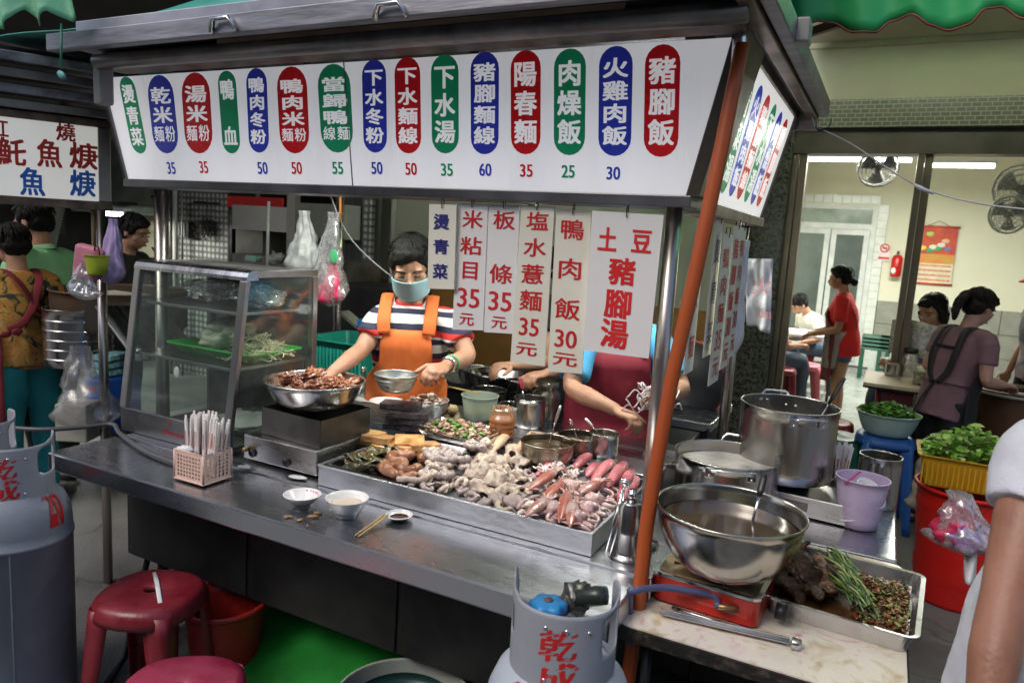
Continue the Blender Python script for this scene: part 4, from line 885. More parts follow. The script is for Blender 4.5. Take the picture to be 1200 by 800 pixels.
lattice(V((bx[0], by[0], zb_)), V((1, 0, 0)), V((0, 0, 1)), bx[1]-bx[0], bz, 8, 6); lattice(V((bx[0], by[1], zb_)), V((1, 0, 0)), V((0, 0, 1)), bx[1]-bx[0], bz, 8, 6)
lattice(V((bx[0], by[0], zb_)), V((0, 1, 0)), V((0, 0, 1)), by[1]-by[0], bz, 6, 6); lattice(V((bx[1], by[0], zb_)), V((0, 1, 0)), V((0, 0, 1)), by[1]-by[0], bz, 6, 6)
mb = MB(); mb.b2((bx[0]-.004, by[0]-.004, zb_-.001), (bx[1]+.004, by[1]+.004, zb_+.004)); mb.build('base', pinkp, bk, bevel=.002)
mb = MB(); c4 = [(bx[0], by[0]), (bx[1], by[0]), (bx[1], by[1]), (bx[0], by[1])]; mb.tube([V((a, b, zb_+bz)) for a, b in c4+c4[:1]], .003, 6); mb.build('rim', pinkp, bk)
for a, b in c4: mb = MB(); mb.cyl((a, b, zb_), (a, b, zb_+bz), .004, 8); mb.build('corner', pinkp, bk)
pap = M('chopstick_paper', (.74, .70, .68), .6, 0, .06, 6); pap2 = M('chopstick_print', (.42, .16, .10), .6)
c0 = thing('wrapped_chopsticks', 'paper wrapped chopsticks standing in the pale pink basket', 'chopsticks', (0, 0, 0), 0, 'paper wrapped chopsticks in the basket')
mb = MB(); mb.box((0, 0, .09), (.012, .006, .18)); mb.box((.001, 0, .184), (.010, .004, .012)); part_local(mb, 'wrapper', pap, c0, bevel=.0015, seg=1); mb = MB(); mb.box((0, -.0033, .115), (.004, .0006, .05)); mb.box((.0, -.0033, .06), (.005, .0006, .02)); part_local(mb, 'print', pap2, c0)
for i in range(34):
    fx, fy = (i % 9+rnd.uniform(.1, .9))/9, (i//9+rnd.uniform(.1, .9))/4
    x = bx[0]+.012+fx*(bx[1]-bx[0]-.024); y = by[0]+.035+fy*(by[1]-by[0]-.045)
    o = c0 if i == 0 else dup(c0); o.location = (x, y, zb_+.006+.012*rnd.random()); o.rotation_euler = (rnd.uniform(-.06, .03), (fx-.5)*.30+rnd.uniform(-.05, .05), rnd.uniform(-.5, .5))
mb = MB(); mb.ell((-1.925, 1.56, zb_+.095), (.03, .012, .013), R3('Z', .2), 14, 9, nz=.4); one(mb, 'tissue', white_pl, 'crumpled white tissue tucked in the front corner of the basket', 'tissue')

# ---------------------------------------------------------------- gas stove, wind shield and bowl of braised trotters
sv = thing('gas_stove', 'low stainless gas stove with two round knob holes beside the case', 'stove', (-1.76, 1.98, CT))
sx0, sx1, sy0, sy1 = -1.925, -1.595, 1.80, 2.12
mb = MB(); mb.b2((sx0, sy0, CT+.010), (sx1, sy1, CT+.095)); body = mb.build('body', M('stove_steel', (.50, .49, .48), .30, 1, .12, 5, .05, 40, (1, 1, 3)), sv, bevel=.004)
for px_, py_ in ((296, 530), (336, 541)):
    p = at(px_, py_, y=sy0-.001); mb = MB(); mb.lathe([(0, .0), (.0165, .0), (.0165, .004), (.0150, .005), (.013, .002), (0, .002)], p, 24, Mx=R3('X', rad(90))); mb.build('knob_hole', black_plastic, sv)
mb = MB(); mb.cyl((-1.895, sy0-.004, CT+.05), (-1.895, sy0-.03, CT+.05), .008); mb.build('hose_nozzle', M('brass', (.30, .2, .1), .4, .8), sv)
ws = [(-1.882, 1.842), (-1.60, 1.82), (-1.60, 2.08), (-1.882, 2.09)]
wsm = M('scorched_steel', (.09, .085, .08), .4, .8, .4, 7, .1, 30)
for i in range(4):
    a, b = ws[i], ws[(i+1) % 4]; mb = MB(); d = (V((*b, 0))-V((*a, 0))); L_ = d.length; mb.box(((a[0]+b[0])/2, (a[1]+b[1])/2, CT+.097+.047), (L_, .003, .094), math.atan2(d.y, d.x)); mb.build('wind_shield', wsm, sv)
def soup_bowl(name, label, cat, c, R, h, rb, mat, rim=.006, group=None):
    t = thing(name, label, cat, c, 0, group); prof = [(0, 0), (rb*.8, 0)]
    for i in range(1, 11): u = i/10; a = u*math.pi/2; prof.append((rb*.8+(R-rb*.8)*math.sin(a)**.9, h*(1-math.cos(a))**.95))
    prof += [(R+rim, h), (R+rim*1.1, h+.0015), (R+rim, h+.003), (R-.001, h+.003)]
    for i in range(9, 0, -1): u = i/10; a = u*math.pi/2; prof.append((rb*.8+(R-rb*.8)*math.sin(a)**.9-.0018, h*(1-math.cos(a))**.95+.001))
    prof += [(0, .002)]; mb = MB(); mb.lathe(prof, (0, 0, 0), 48); part_local(mb, 'shell', mat, t); return t
bc = at(360, 458, y=1.965); bc.z = 1.03
sb = vessel('trotter_basin', 'wide stainless basin of red braised pork trotters on the stove', 'basin', (-1.755, 1.965, CT+.198), .172, .085, steel_pot, rb=.118, rim=.006, flare=1.6)
trot = M('braised_trotter', (.15, .028, .010), .24, 0, .4, 22, .5, 60, col2=(.36, .12, .04), coat=.6)
for i in range(24):
    a = rnd.uniform(0, 6.28); k = rnd.random()**.5*.125; c = V((-1.755+k*math.cos(a), 1.965+k*math.sin(a), CT+.198+.070+.018*rnd.random()+(.02 if i in (3, 4) else 0)))
    mb = MB(); s = rnd.uniform(.024, .040); mb.ell(c, (s, s*.72, s*.58), R3('Z', a*2)@R3('X', rnd.uniform(-.6, .6)), 24, 16, nz=1.0, seed=i*5); one(mb, 'braised_trotter', trot, 'chunk of glossy red braised trotter in the basin on the stove', 'braised meat', 'braised trotter chunks in the basin', sub=1)
mb = MB(); mb.lathe([(0, 0), (.150, 0)], (-1.755, 1.965, CT+.250), 40); one(mb, 'braising_sauce', trot, 'dark red braising sauce between the trotter chunks', 'sauce')

# ---------------------------------------------------------------- bowls, dish, chopsticks and scraps on the ledge
def rice_bowl(name, label, c, R, h, rb, marks):
    t = thing(name, label, 'bowl', c); prof = [(0, .006), (rb*.8, .006), (rb*.85, 0), (rb, 0), (rb*1.02, .008)]
    for i in range(1, 9): u = i/8; prof.append((rb*1.02+(R-rb*1.02)*u**.7, .008+(h-.008)*u))
    prof += [(R+.001, h+.0015), (R-.002, h+.001)]
    for i in range(7, -1, -1): u = i/8; prof.append((max(rb*1.0+(R-rb*1.02)*u**.7-.003, .001), .011+(h-.010)*u))
    prof.append((0, .011)); mb = MB(); mb.lathe(prof, (0, 0, 0), 40); part_local(mb, 'shell', china, t)
    mb = MB(); q = random.Random(5)
    for a, z, s, in marks:
        u = (z-.008)/(h-.008); r = rb*1.02+(R-rb*1.02)*u**.7; mb.ell((math.cos(a)*r, math.sin(a)*r, z), (s, s, s*.8), None, 6, 4)
    return t, mb
LZ = .7805
t, mb = rice_bowl('rice_bowl', 'white bowl with faded blue and green pattern, larger one on the ledge', (-1.322, 1.625, LZ), .062, .055, .034, [])
mb = MB(); [mb.ell((math.cos(a)*.050, math.sin(a)*.050, .030), (.003, .003, .0022), None, 6, 4) for a in (-1.9, -1.85, -1.6)]; part_local(mb, 'green_mark', M('glaze_green', (.15, .4, .15), .3), t, kind='stuff')
mb = MB(); [mb.ell((math.cos(a)*.0475, math.sin(a)*.0475, .024), (.0035, .0035, .001), None, 6, 4) for a in (-2.4, -2.3, -2.2, -2.1, -1.5, -1.4, -1.3)]; part_local(mb, 'blue_mark', M('glaze_blue', (.25, .3, .55), .3), t, kind='stuff')
mb = MB(); mb.lathe([(0, .036), (.051, .036)], (0, 0, 0), 32); part_local(mb, 'broth', M('broth', (.55, .47, .36), .15), t)
t, mb = rice_bowl('soup_bowl', 'small shallow white bowl with pink flowers inside its rim', (-1.475, 1.605, LZ), .055, .038, .024, [])
mb = MB()
for a in (1.1, 1.3, 1.55, 1.75, 2.0, .75, .8): mb.ell((math.cos(a)*.0475, math.sin(a)*.0475, .0325), (.0035, .0035, .003), None, 6, 4)
part_local(mb, 'flower_print', M('pink_glaze', (.6, .08, .2), .3), t, kind='stuff'); mb = MB(); mb.tube([(-.01, 0, .012), (.03, .01, .022), (.062, .018, .045)], [.010, .004, .0035], 8, flat=.4); part_local(mb, 'spoon', china, t)
t = vessel('sauce_dish', 'tiny white saucer with dark soy sauce', 'saucer', (-1.182, 1.69, LZ), .037, .014, china, rb=.020, fill=M('soy_sauce', (.05, .015, .006), .1), fz=.55)
A, B = at(416, 627, z=LZ+.003), at(448, 605, z=LZ+.012)
bam = M('bamboo', (.52, .36, .15), .5, 0, .12, 10)
for k, lb in ((0, 'left bamboo chopstick leaning on the saucer'), (.012, 'right bamboo chopstick leaning on the saucer')): mb = MB(); mb.tube([A+V((k, 0, 0)), (A*.4+B*.6)+V((k, 0, 0)), B+V((k+.006, 0, .008))], [.0022, .0028, .0034], 8); one(mb, 'chopstick', bam, lb, 'chopstick')
sc = M('food_scrap', (.35, .22, .12), .5, 0, .4, 60)
for i, (px_, py_, s, lb) in enumerate([(366, 605, .016, 'brown food scrap in front of the larger bowl'), (372, 601, .012, 'brown gristle scrap beside the larger bowl'), (338, 605, .010, 'yellowish scrap in front of the small bowl'), (352, 609, .011, 'longest brown scrap near the ledge edge'), (360, 616, .005, 'tiny pale scrap near the ledge edge'), (410, 623, .003, 'crumb beside the chopsticks')]):
    mb = MB(); mb.ell(at(px_, py_, z=LZ+.003), (s, s*.45, .003+s*.12), R3('Z', .5+i*.3), 14, 8, nz=.9, seed=i); one(mb, 'food_scrap', sc, lb, 'food scrap')
for i, (px_, py_, lb) in enumerate([(286, 547, 'white spoon shaped lid lying by the stove foot'), (349, 559, 'clear white lid lying behind the small bowl')]):
    mb = MB(); mb.ell(at(px_, py_, z=CT+.006), (.026 if i == 0 else .035, .014, .006), R3('Z', .2), 18, 8); one(mb, 'lid_cover', china if i == 0 else M('frosted_plastic', (.6, .62, .62), .3), lb, 'lid')
# ---------------------------------------------------------------- behind: plates, bottle, blood cakes, tubs and pots
def spot(px_, pyb, wpx, z=None):
    """where a round thing stands on the rear tier: pixel of its front foot and its width"""
    z = TZ if z is None else z; p = at(px_, pyb, z=z); R = .5*wpx/FPX*(p-V((0, 0, CAMH))).dot(CF); d = V((p.x, p.y, 0)).normalized()
    return p+d*R*.85, R
def rim_h(px_, py_, c): return at(px_, py_, y=c.y).z-c.z
plate = thing('plate', 'white plate in the tall stack beside the trotter basin', 'plate', (0, 0, 0), 0, 'stacked white plates behind the stove')
mb = MB(); mb.lathe([(0, 0), (.036, 0), (.04, .002), (.066, .009), (.0675, .0105), (.065, .0105), (.04, .0045), (0, .003)], (0, 0, 0), 36); part_local(mb, 'disc', china, plate)
pc, _ = spot(429, 504, 40, .80)
mb = MB(); mb.lathe([(0, 0), (.04, 0), (.04, .02), (0, .02)], pc+V((0, 0, -.018)), 24); one(mb, 'plate_stand', dark_metal, 'dark block under the tall plate stack', 'stand')
for i in range(14): o = plate if i == 0 else dup(plate); o.location = pc+V((rnd.uniform(-.002, .002), rnd.uniform(-.002, .002), .003+i*.0082))
pc2, _ = spot(452, 498, 40)
for i in range(10): o = dup(plate, None, None, 'white plate in the lower stack behind the dark blood cakes', 'second stack of white plates'); o.location = pc2+V((0, 0, i*.0082+.001))
mb = MB(); mb.lathe([(0, 0), (.034, 0), (.037, .01), (.037, .06), (.03, .085), (.013, .115), (.0115, .15), (.015, .152), (.015, .160), (.0095, .160), (.0095, .12), (.03, .08), (.033, .012), (0, .006)], (0, 0, 0), 24)
p = at(425, 468, y=2.42); t = thing('glass_bottle', 'clear glass long-necked bottle behind the plates', 'bottle', p+V((0, 0, -.02))); part_local(mb, 'glass', film('bottle_glass', (.6, .68, .62), .2, .25, .05, (.85, .92, .88), 3), t)
mb = MB(); mb.box((p.x, p.y, (p.z-.02+.78)/2), (.09, .09, p.z-.02-.781)); one(mb, 'bottle_stand', dark_metal, 'dark box carrying the glass bottle', 'stand')
bl = M('rice_blood_cake', (.055, .045, .05), .55, 0, .4, 60, .6, 90, col2=(.13, .11, .12))
bc_ = at(470, 508, z=TZ)+V((-.01, .05, 0))
for i, (dx, dy, z, rz) in enumerate([(-.022, -.01, .096, .25), (.015, -.006, .069, .40), (.0, 0, .042, .25), (-.015, .005, .015, .2)]):
    mb = MB(); mb.box((0, 0, 0), (.15, .075, .027)); mb.v = [R3('Z', rz+.1)@p+bc_+V((dx, dy, z)) for p in mb.v]
    one(mb, 'blood_cake', bl, ['topmost slab of black rice blood cake', 'second slab of black rice blood cake, pushed to the right', 'third slab of black blood cake from the top', 'bottom slab of the black blood cake stack'][i], 'blood cake', bevel=.006, seg=3)
c, R = spot(497, 497, 50); h_ = rim_h(497, 468, c)
t = vessel('chopped_meat_bowl', 'round white-grey bowl heaped with chopped grey meat', 'bowl', c, R*1.12, h_, M('pale_steel', (.6, .6, .6), .35, .7), rb=R*.8, flare=1.3)
scatter('chopped_meat', 'chopped grey brown meat heaped in the round bowl', 'chopped meat', [M('chopped_grey', (.36, .25, .19), .45, 0, .3, 30), M('chopped_dark', (.16, .09, .06), .45), M('chopped_pale', (.55, .44, .36), .45)], 240,
        lambda q: (lambda a, k: V((c.x+k*math.cos(a)*R*.9, c.y+k*math.sin(a)*R*.9, c.z+h_*.85+.045*(1-k*k)*q.random())))(q.uniform(0, 6.28), q.random()**.5), .011, seed=7)
ging = M('ginger_skin', (.36, .27, .14), .6, 0, .2, 20, .3)
for i, (px_, py_, lb) in enumerate([(530, 480, 'tan ginger root beside the cloudy tub'), (524, 489, 'lower ginger root beside the cloudy tub'), (535, 489, 'ginger root pressed against the tub')]):
    mb = MB(); p = at(px_, py_, z=TZ+.02+.035*(i == 0)); mb.ell(p, (.024, .018, .02), R3('Z', i), 12, 8, nz=.6, seed=i); one(mb, 'ginger_root', ging, lb, 'ginger')
def tubv(name, lb, cat, px_, pyb, wpx, pyr, mat, z=None, **k):
    c, R = spot(px_, pyb, wpx, z); h = rim_h(px_, pyr, c); return vessel(name, lb, cat, c, R, h, mat, **k), c, R, h
t, c, R, h = tubv('cloudy_tub', 'cloudy pale green plastic tub with yellow pickles in its bottom', 'tub', 561, 497, 44, 463, M('cloudy_plastic', (.50, .60, .52), .35, 0, .05, alpha=.55), rb=.058)
mb = MB(); mb.lathe([(0, .003), (.055, .003), (.06, h*.45), (0, h*.47)], (0, 0, 0), 24); part_local(mb, 'pickles', M('pickle', (.42, .40, .12), .4, 0, .3, 40), t)
for k, lb in ((0, 'bamboo skewer lying on the cloudy tub rim, upper'), (1, 'bamboo skewer lying on the cloudy tub rim, lower')):
    A, B = c+V((-.16+.02*k, -.02, h+.02)), c+V((-.01, .02*k, h+.006)); mb = MB(); mb.tube([A, B], .0025, 6); one(mb, 'skewer', bam, lb, 'skewer')
# ribbed jar of brown sauce
c, R = spot(587, 516, 30); H1 = rim_h(587, 477, c); k_ = R/.037; t = thing('sauce_jar', 'ribbed clear jar of orange brown sauce behind the intestines', 'jar', c)
saucem = M('brown_sauce', (.28, .10, .035), .3, 0, .2, 12); prof = [(0, 0), (.034*k_, 0)]; hs_ = H1*.66/4
for i in range(4): z = .003+i*hs_; prof += [(.036*k_, z), (.0385*k_, z+hs_*.3), (.0385*k_, z+hs_*.6), (.036*k_, z+hs_*.9)]
prof += [(.033*k_, H1*.72), (0, H1*.72)]; mb = MB(); mb.lathe(prof, (0, 0, 0), 28); part_local(mb, 'sauce', saucem, t)
mb = MB(); mb.lathe([(.0372*k_, H1*.62), (.035*k_, H1*.72), (.028*k_, H1*.80), (.028*k_, H1), (.0295*k_, H1+.002), (.0295*k_, H1*.9), (.030*k_, H1*.82)], (0, 0, 0), 28); part_local(mb, 'neck', film('jar_plastic', (.6, .35, .2), .45, .15), t)
tubv('steel_mug', 'straight steel canister behind the brown sauce jar', 'canister', 599, 500, 33, 474, steel_pot)
t, p, R, h = tubv('steel_mug', 'tall steel canister holding a red-handled spoon', 'canister', 619, 503, 37, 466, steel_pot)
ladle('spoon', 'spoon with a dark red handle standing in the tall canister', p+V((-.01, 0, h*.5)), at(609, 441, y=p.y+.01), .02, M('red_handle', (.25, .02, .04), .4), False, 'spoon')
tubv('steel_pot', 'dark rimmed steel pot behind the cloudy tub', 'pot', 572, 480, 41, 456, steel_pot, n=40)
c, R = spot(638, 494, 34); H1 = rim_h(638, 446, c); t = thing('glass_jar', 'large wide glass jar half full of dark sauce', 'jar', c)
mb = MB(); mb.lathe([(0, 0), (R*.94, 0), (R*.96, .01), (R*.96, H1*.5), (0, H1*.5)], (0, 0, 0), 30); part_local(mb, 'sauce', M('dark_sauce', (.03, .008, .006), .15), t)
mb = MB(); mb.lathe([(R, .0), (R, H1*.62), (R*.96, H1*.7), (R*.76, H1*.78), (R*.78, H1*.83), (R*.84, H1*.86), (R*.86, H1), (R*.8, H1)], (0, 0, 0), 30); part_local(mb, 'glass', film('brown_jar_glass', (.5, .42, .32), .35, .2, .08, (.9, .82, .7)), t)
t, c, R, h = tubv('soup_pot', 'low wide pot with a brassy rim behind the tongues', 'pot', 640, 545, 64, 517, steel_burnt, fill=M('dark_broth', (.04, .025, .012), .12), fz=.7, rim=.004)
ladle('ladle', 'steel ladle standing in the low brassy pot', c+V((.0, 0, h*.6)), at(657, 475, y=c.y+.01), .022, alu, False)
t, c, R, h = tubv('soup_pot', 'black sauce pot with a heart shaped spout, middle of three', 'pot', 677, 535, 50, 510, steel_burnt, fill=M('black_sauce', (.012, .008, .006), .08), fz=.7, rim=.004)
ladle('ladle', 'flat chrome ladle handle leaning in the black sauce pot', c+V((.0, 0, h*.6)), at(668, 491, y=c.y-.03), .02, steel_b, False)
t, c, R, h = tubv('soup_pot', 'plain grey steel pot right of the black sauce pot', 'pot', 706, 537, 34, 507, steel_pot)
ladle('spoon', 'short spoon resting across the grey steel pot', c+V((.0, 0, h*.7)), at(686, 490, y=c.y-.03), .015, white_pl, False, 'spoon')
def rtub(name, lb, cat, px_, py_, y, R, h, mat, z=CT, **k):
    p = at(px_, py_, y=y); return vessel(name, lb, cat, (p.x, y, z), R, h, mat, **k), p
t, p = rtub('steel_bowl', 'thin steel bowl stack behind the orange pole', 'bowl', 745, 532, 2.22, .065, .05, steel_pot, rb=.045, z=CT+.0)
mb = MB(); mb.box(at(668, 500, y=2.40)+V((0, 0, -.05)), (.30, .02, .015)); one(mb, 'wooden_batten', wood, 'wooden batten running behind the sauce pots', 'batten')
# tall steel canister with tongs at the front right
cp = at(735, 648, z=CT)
t = thing('chopper_canister', 'tall round stainless canister with a stepped foot beside the orange pole', 'canister', (-.535, 1.83, CT))
mb = MB(); mb.lathe([(0, 0), (.047, 0), (.050, .003), (.050, .007), (.043, .010), (.040, .020), (.038, .07), (.0385, .073), (.0375, .076), (.035, .14), (.028, .150), (.028, .152), (0, .152)], (0, 0, 0), 36); part_local(mb, 'body', steel_pot, t)
mb = MB(); mb.cyl((.0, .0, .152), (0, 0, .185), .012); part_local(mb, 'spout', steel_b, t)
A, B = at(708, 652, z=CT+.004), at(732, 565, y=1.84); tg = thing('food_tongs', 'steel tongs leaning upright against the canister', 'tongs', A)
for k in (0, .012): mb = MB(); mb.tube([A+V((k, 0, 0)), A.lerp(B, .5)+V((k*1.3, .0, 0)), B], [.003, .005, .0045], 8, flat=.4); mb.build('arm', steel_b, tg)
mb = MB(); mb.cyl(B+V((-.010, 0, .004)), B+V((.014, 0, -.006)), .0095, 14); mb.build('hinge', steel_b, tg)
# ================================================================ right side: marble topped table
RZ_ = .72
def marble(n, L, co):
    a = n.new('ShaderNodeTexNoise'); a.inputs['Scale'].default_value = 9; a.inputs['Detail'].default_value = 7; a.inputs['Distortion'].default_value = 1.4; L.new(co, a.inputs[0])
    r = n.new('ShaderNodeValToRGB'); e = r.color_ramp.elements; e[0].position = .34; e[0].color = (.50, .40, .25, 1); e[1].position = .5; e[1].color = (.74, .69, .58, 1)
    x = e.new(.6); x.color = (.72, .66, .58, 1); x = e.new(.70); x.color = (.62, .34, .34, 1); x = e.new(.80); x.color = (.48, .36, .32, 1); L.new(a.outputs[0], r.inputs[0])
    b = n.new('ShaderNodeTexNoise'); b.inputs['Scale'].default_value = 3; b.inputs['Detail'].default_value = 6; L.new(co, b.inputs[0])
    s = n.new('ShaderNodeValToRGB'); s.color_ramp.elements[0].position = .35; s.color_ramp.elements[0].color = (.62, .56, .48, 1); s.color_ramp.elements[1].position = .55; s.color_ramp.elements[1].color = (1, 1, 1, 1); L.new(b.outputs[0], s.inputs[0])
    m = n.new('ShaderNodeMixRGB'); m.blend_type = 'MULTIPLY'; m.inputs[0].default_value = .6; L.new(r.outputs[0], m.inputs[1]); L.new(s.outputs[0], m.inputs[2]); return m.outputs[0]
marb = node_mat('marbled_laminate', marble, .28)
ta = thing('side_table', 'folding table with a pink and cream marbled laminate top and dark worn edge', 'table', (-.17, 2.0, 0))
def rrect(x0, x1, y0, y1, r, n=5):
    out = []
    for cx, cy, s in ((x1-r, y1-r, 0), (x0+r, y1-r, 90), (x0+r, y0+r, 180), (x1-r, y0+r, 270)):
        for k in range(n): a = rad(s+90*k/(n-1)); out.append((cx+r*math.cos(a), cy+r*math.sin(a)))
    return out
mb = MB(); mb.prism(rrect(-.485, .140, 1.60, 2.385, .035), .004, (0, 0, RZ_-.004)); mb.build('laminate_top', marb, ta)
mb = MB(); mb.prism(rrect(-.490, .145, 1.595, 2.39, .038), .032, (0, 0, RZ_-.037)); mb.build('edge_band', M('worn_black_edge', (.02, .018, .016), .6, 0, .5, 30, .2, 60, col2=(.10, .07, .05), thr=(.5, .75)), ta)
for x in (-.42, .07):
    for y in (1.68, 2.3): mb = MB(); mb.cyl((x, y, 0), (x, y, RZ_-.04), .013, 10); mb.build('leg', dark_metal, ta)
for y in (1.68, 2.3): mb = MB(); mb.cyl((-.42, y, .2), (.07, y, .2), .010, 8); mb.build('crossbar', dark_metal, ta)
# red portable stove
s = thing('portable_stove', 'red gas burner with chrome rim under the big round soup wok', 'stove', (-.295, 1.825, RZ_), rad(-2.5))
rx0, rx1, ry0, ry1 = -.145, .12, -.078, .15
mb = MB(); mb.prism(rrect(rx0, rx1, ry0, ry1, .025), .062, (0, 0, .008)); part_local(mb, 'body', M('stove_red', (.42, .02, .012), .35, 0, .15, 8, coat=.3), s)
mb = MB(); mb.prism(rrect(rx0-.003, rx1+.003, ry0-.003, ry1+.003, .028), .010, (0, 0, .071)); part_local(mb, 'chrome_rim', steel_b, s, bevel=.002)
mb = MB(); mb.prism(rrect(rx0+.01, rx1-.01, ry0+.01, ry1-.01, .02), .002, (0, 0, .0815)); part_local(mb, 'top_plate', M('burnt_plate', (.12, .09, .06), .4, .6, .5, 12, col2=(.35, .24, .12)), s)
for a in range(4): mb = MB(); q = R3('Z', a*1.57+.4); mb.tube([q@V((.05, 0, .083)), q@V((.055, 0, .098)), q@V((.11, 0, .100))], .004, 6); part_local(mb, 'pan_support', black_plastic, s)
mb = MB(); mb.lathe([(0, .083), (.03, .083), (.032, .092), (0, .096)], (0, 0, 0), 20); part_local(mb, 'burner', dark_metal, s)
mb = MB(); mb.cyl((.150, -.02, .04), (.175, -.02, .04), .02, 20); part_local(mb, 'knob', black_plastic, s)
mb = MB(); mb.cyl((.07, -.079, .045), (.03, -.105, .048), .0075, 12); part_local(mb, 'hose_nozzle', M('brass', (.30, .2, .1), .4, .8), s)
# wok-like soup bowl
wk = at(856, 600, z=.985); WC = V((-.277, 1.80, RZ_+.102)); WR, WH = .176, .162
prof = [(0, 0), (.045, 0), (.05, .004)]
for i in range(1, 15): a = i/14*math.pi/2*.93; prof.append((.05+(WR-.05)*math.sin(a)**.85/math.sin(math.pi/2*.93)**.85, .004+(WH-.004)*(1-math.cos(a))/(1-math.cos(math.pi/2*.93))))
outp = list(prof); prof += [(WR+.005, WH+.001), (WR+.006, WH+.004), (WR+.003, WH+.006), (WR-.001, WH+.004)]+[(max(0, r-.002), z+.002) for r, z in reversed(outp[1:])]+[(0, .003)]
t = thing('soup_wok', 'large polished round wok of clear brown soup on the red stove', 'wok', WC); mb = MB(); mb.lathe(prof, (0, 0, 0), 64); part_local(mb, 'shell', M('mirror_steel', (.46, .44, .41), .19, 1, .12, 7, .05, 20, rvar=.07), t)
zf = .125; ri = next(r for r, z in outp if z > zf)-.006; mb = MB(); mb.lathe([(0, zf), (ri, zf)], (0, 0, 0), 48); part_local(mb, 'soup', M('clear_soup', (.055, .035, .022), .08, 0, .2, 8), t)
ladle('ladle', 'steel ladle with black handle dipping in the soup wok', at(880, 618, z=WC.z+zf-.01), at(896, 556, z=WC.z+.23), .035)
# hose to the red stove
hp = [at(748, 715, z=.70), at(738, 702, z=.76), at(745, 692, z=.79), at(775, 688, z=.79), at(810, 692, z=.785), at(838, 699, z=.775), s.location+R3('Z', rad(-2.5))@V((.03, -.105, .048))]
hp[0].z = .5; mb = MB(); mb.tube(spline(hp), .0085, 12); hs = one(mb, 'gas_hose', M('blue_grey_hose', (.07, .08, .17), .4), 'blue grey gas hose looping onto the red stove', 'hose')
# tongs on the table
A0, A1, J = at(773, 718, z=RZ_+.010), at(797, 714, z=RZ_+.014), at(925, 752, z=RZ_+.012)
tg = thing('serving_tongs', 'long steel tongs lying open on the marbled table', 'tongs', A0)
mb = MB(); d = (J-A0).normalized(); mb.box((A0+J)/2, ((J-A0).length, .011, .004), math.atan2(d.y, d.x)); mb.box((A0+J)/2+V((0, .006, .005)), ((J-A0).length, .002, .010), math.atan2(d.y, d.x)); mb.build('arm', steel_b, tg, bevel=.001)
mb = MB(); d = (J-A1).normalized(); mb.tube([A1, A1.lerp(J, .15), A1.lerp(J, .6), J+V((0, .012, 0))], [.007, .0055, .0055, .006], 8, flat=.5); mb.build('arm', steel_b, tg)
mb = MB(); mb.tube([A1-d*.02, A1+d*.0], .007, 8, flat=.5); mb.build('tip', black_plastic, tg)
mb = MB(); mb.lathe([(.013, 0), (.0145, 0), (.0145, .022), (.013, .022)], J+V((.012, -.002, -.010)), 24, a0=-2.0, a1=2.2, sy=.75); mb.build('spring_loop', steel_b, tg, solid=.001)
# fish tray
ft = rect_tray('fish_tray', 'deep rectangular steel tray with braised fish and scallions at the table edge', 'tray', -.170, .165, 1.835, 2.225, RZ_+.001, .050, M('tray_steel', (.50, .50, .50), .32, 1, .1, 8, .05, 40), .010, .012, rz=rad(-4))
sauce2 = M('oily_sauce', (.10, .045, .015), .15, 0, .4, 14)
mb = MB(); mb.b2((-.15, 1.855, RZ_+.018), (.145, 2.205, RZ_+.020)); mb.v = [R3('Z', rad(-4))@(p-ft.location)+ft.location for p in mb.v]; o = mb.build('sauce', sauce2, ft)
fish_m = M('charred_fish', (.022, .010, .005), .4, 0, .5, 34, .8, 55, col2=(.07, .03, .012), spec=.2); flesh = M('fish_flesh', (.13, .05, .03), .4, 0, .4, 30, .7, 50, col2=(.27, .14, .075), thr=(.45, .72))
FC = V((-.09, 2.04, RZ_+.03))
for i, (dx, dy, z, L_, a, mt) in enumerate([(-.055, -.05, .008, .26, 1.95, fish_m), (-.005, -.03, .02, .28, 1.85, fish_m), (.03, -.01, .03, .24, 1.8, flesh), (-.045, .06, .02, .22, 2.1, fish_m), (-.02, .0, .042, .22, 2.0, fish_m), (.05, .04, .025, .2, 1.7, fish_m), (-.06, .11, .02, .16, 1.2, fish_m)]):
    c = FC+V((dx, dy, z)); d = V((math.cos(a), math.sin(a), .02)); pts = [c+d*(k/10-.5)*L_+V((0, 0, .012*math.sin(k*.8+i))) for k in range(11)]
    rs = [x*1.25 for x in (.006, .014, .021, .025, .026, .024, .021, .016, .011, .007, .010)]; mb = MB(); mb.tube([pts[0].lerp(pts[10], k/30) if 0 else pts[min(9, k//3)].lerp(pts[min(9, k//3)+1], (k % 3)/3 if k < 30 else 1) for k in range(31)], [rs[min(9, k//3)]+(rs[min(9, k//3)+1]-rs[min(9, k//3)])*((k % 3)/3 if k < 30 else 1) for k in range(31)], 16, flat=.55)
    e = pts[-1]; s_ = V((-d.y, d.x, 0)); mb.add([e-d*.01, e+d*.03+s_*.022, e+d*.018, e+d*.03-s_*.022, e+V((0, 0, .004))], [(0, 1, 4), (4, 1, 2), (4, 2, 3), (0, 4, 3), (3, 2, 1, 0)])
    mb.v = [p+V((1, 1, 1))*(.009*noise.noise(p*45)+.006*noise.noise(p*110)) for p in mb.v]
    one(mb, 'braised_fish', mt, ['dark braised fish lowest at the tray front left', 'long dark braised fish in the middle of the pile', 'reddish opened fish flesh lying on the pile', 'dark fish at the back left corner of the tray', 'topmost charred fish of the pile', 'dark fish next to the scallions', 'small dark fish crosswise at the tray back'][i], 'fish', sub=1)
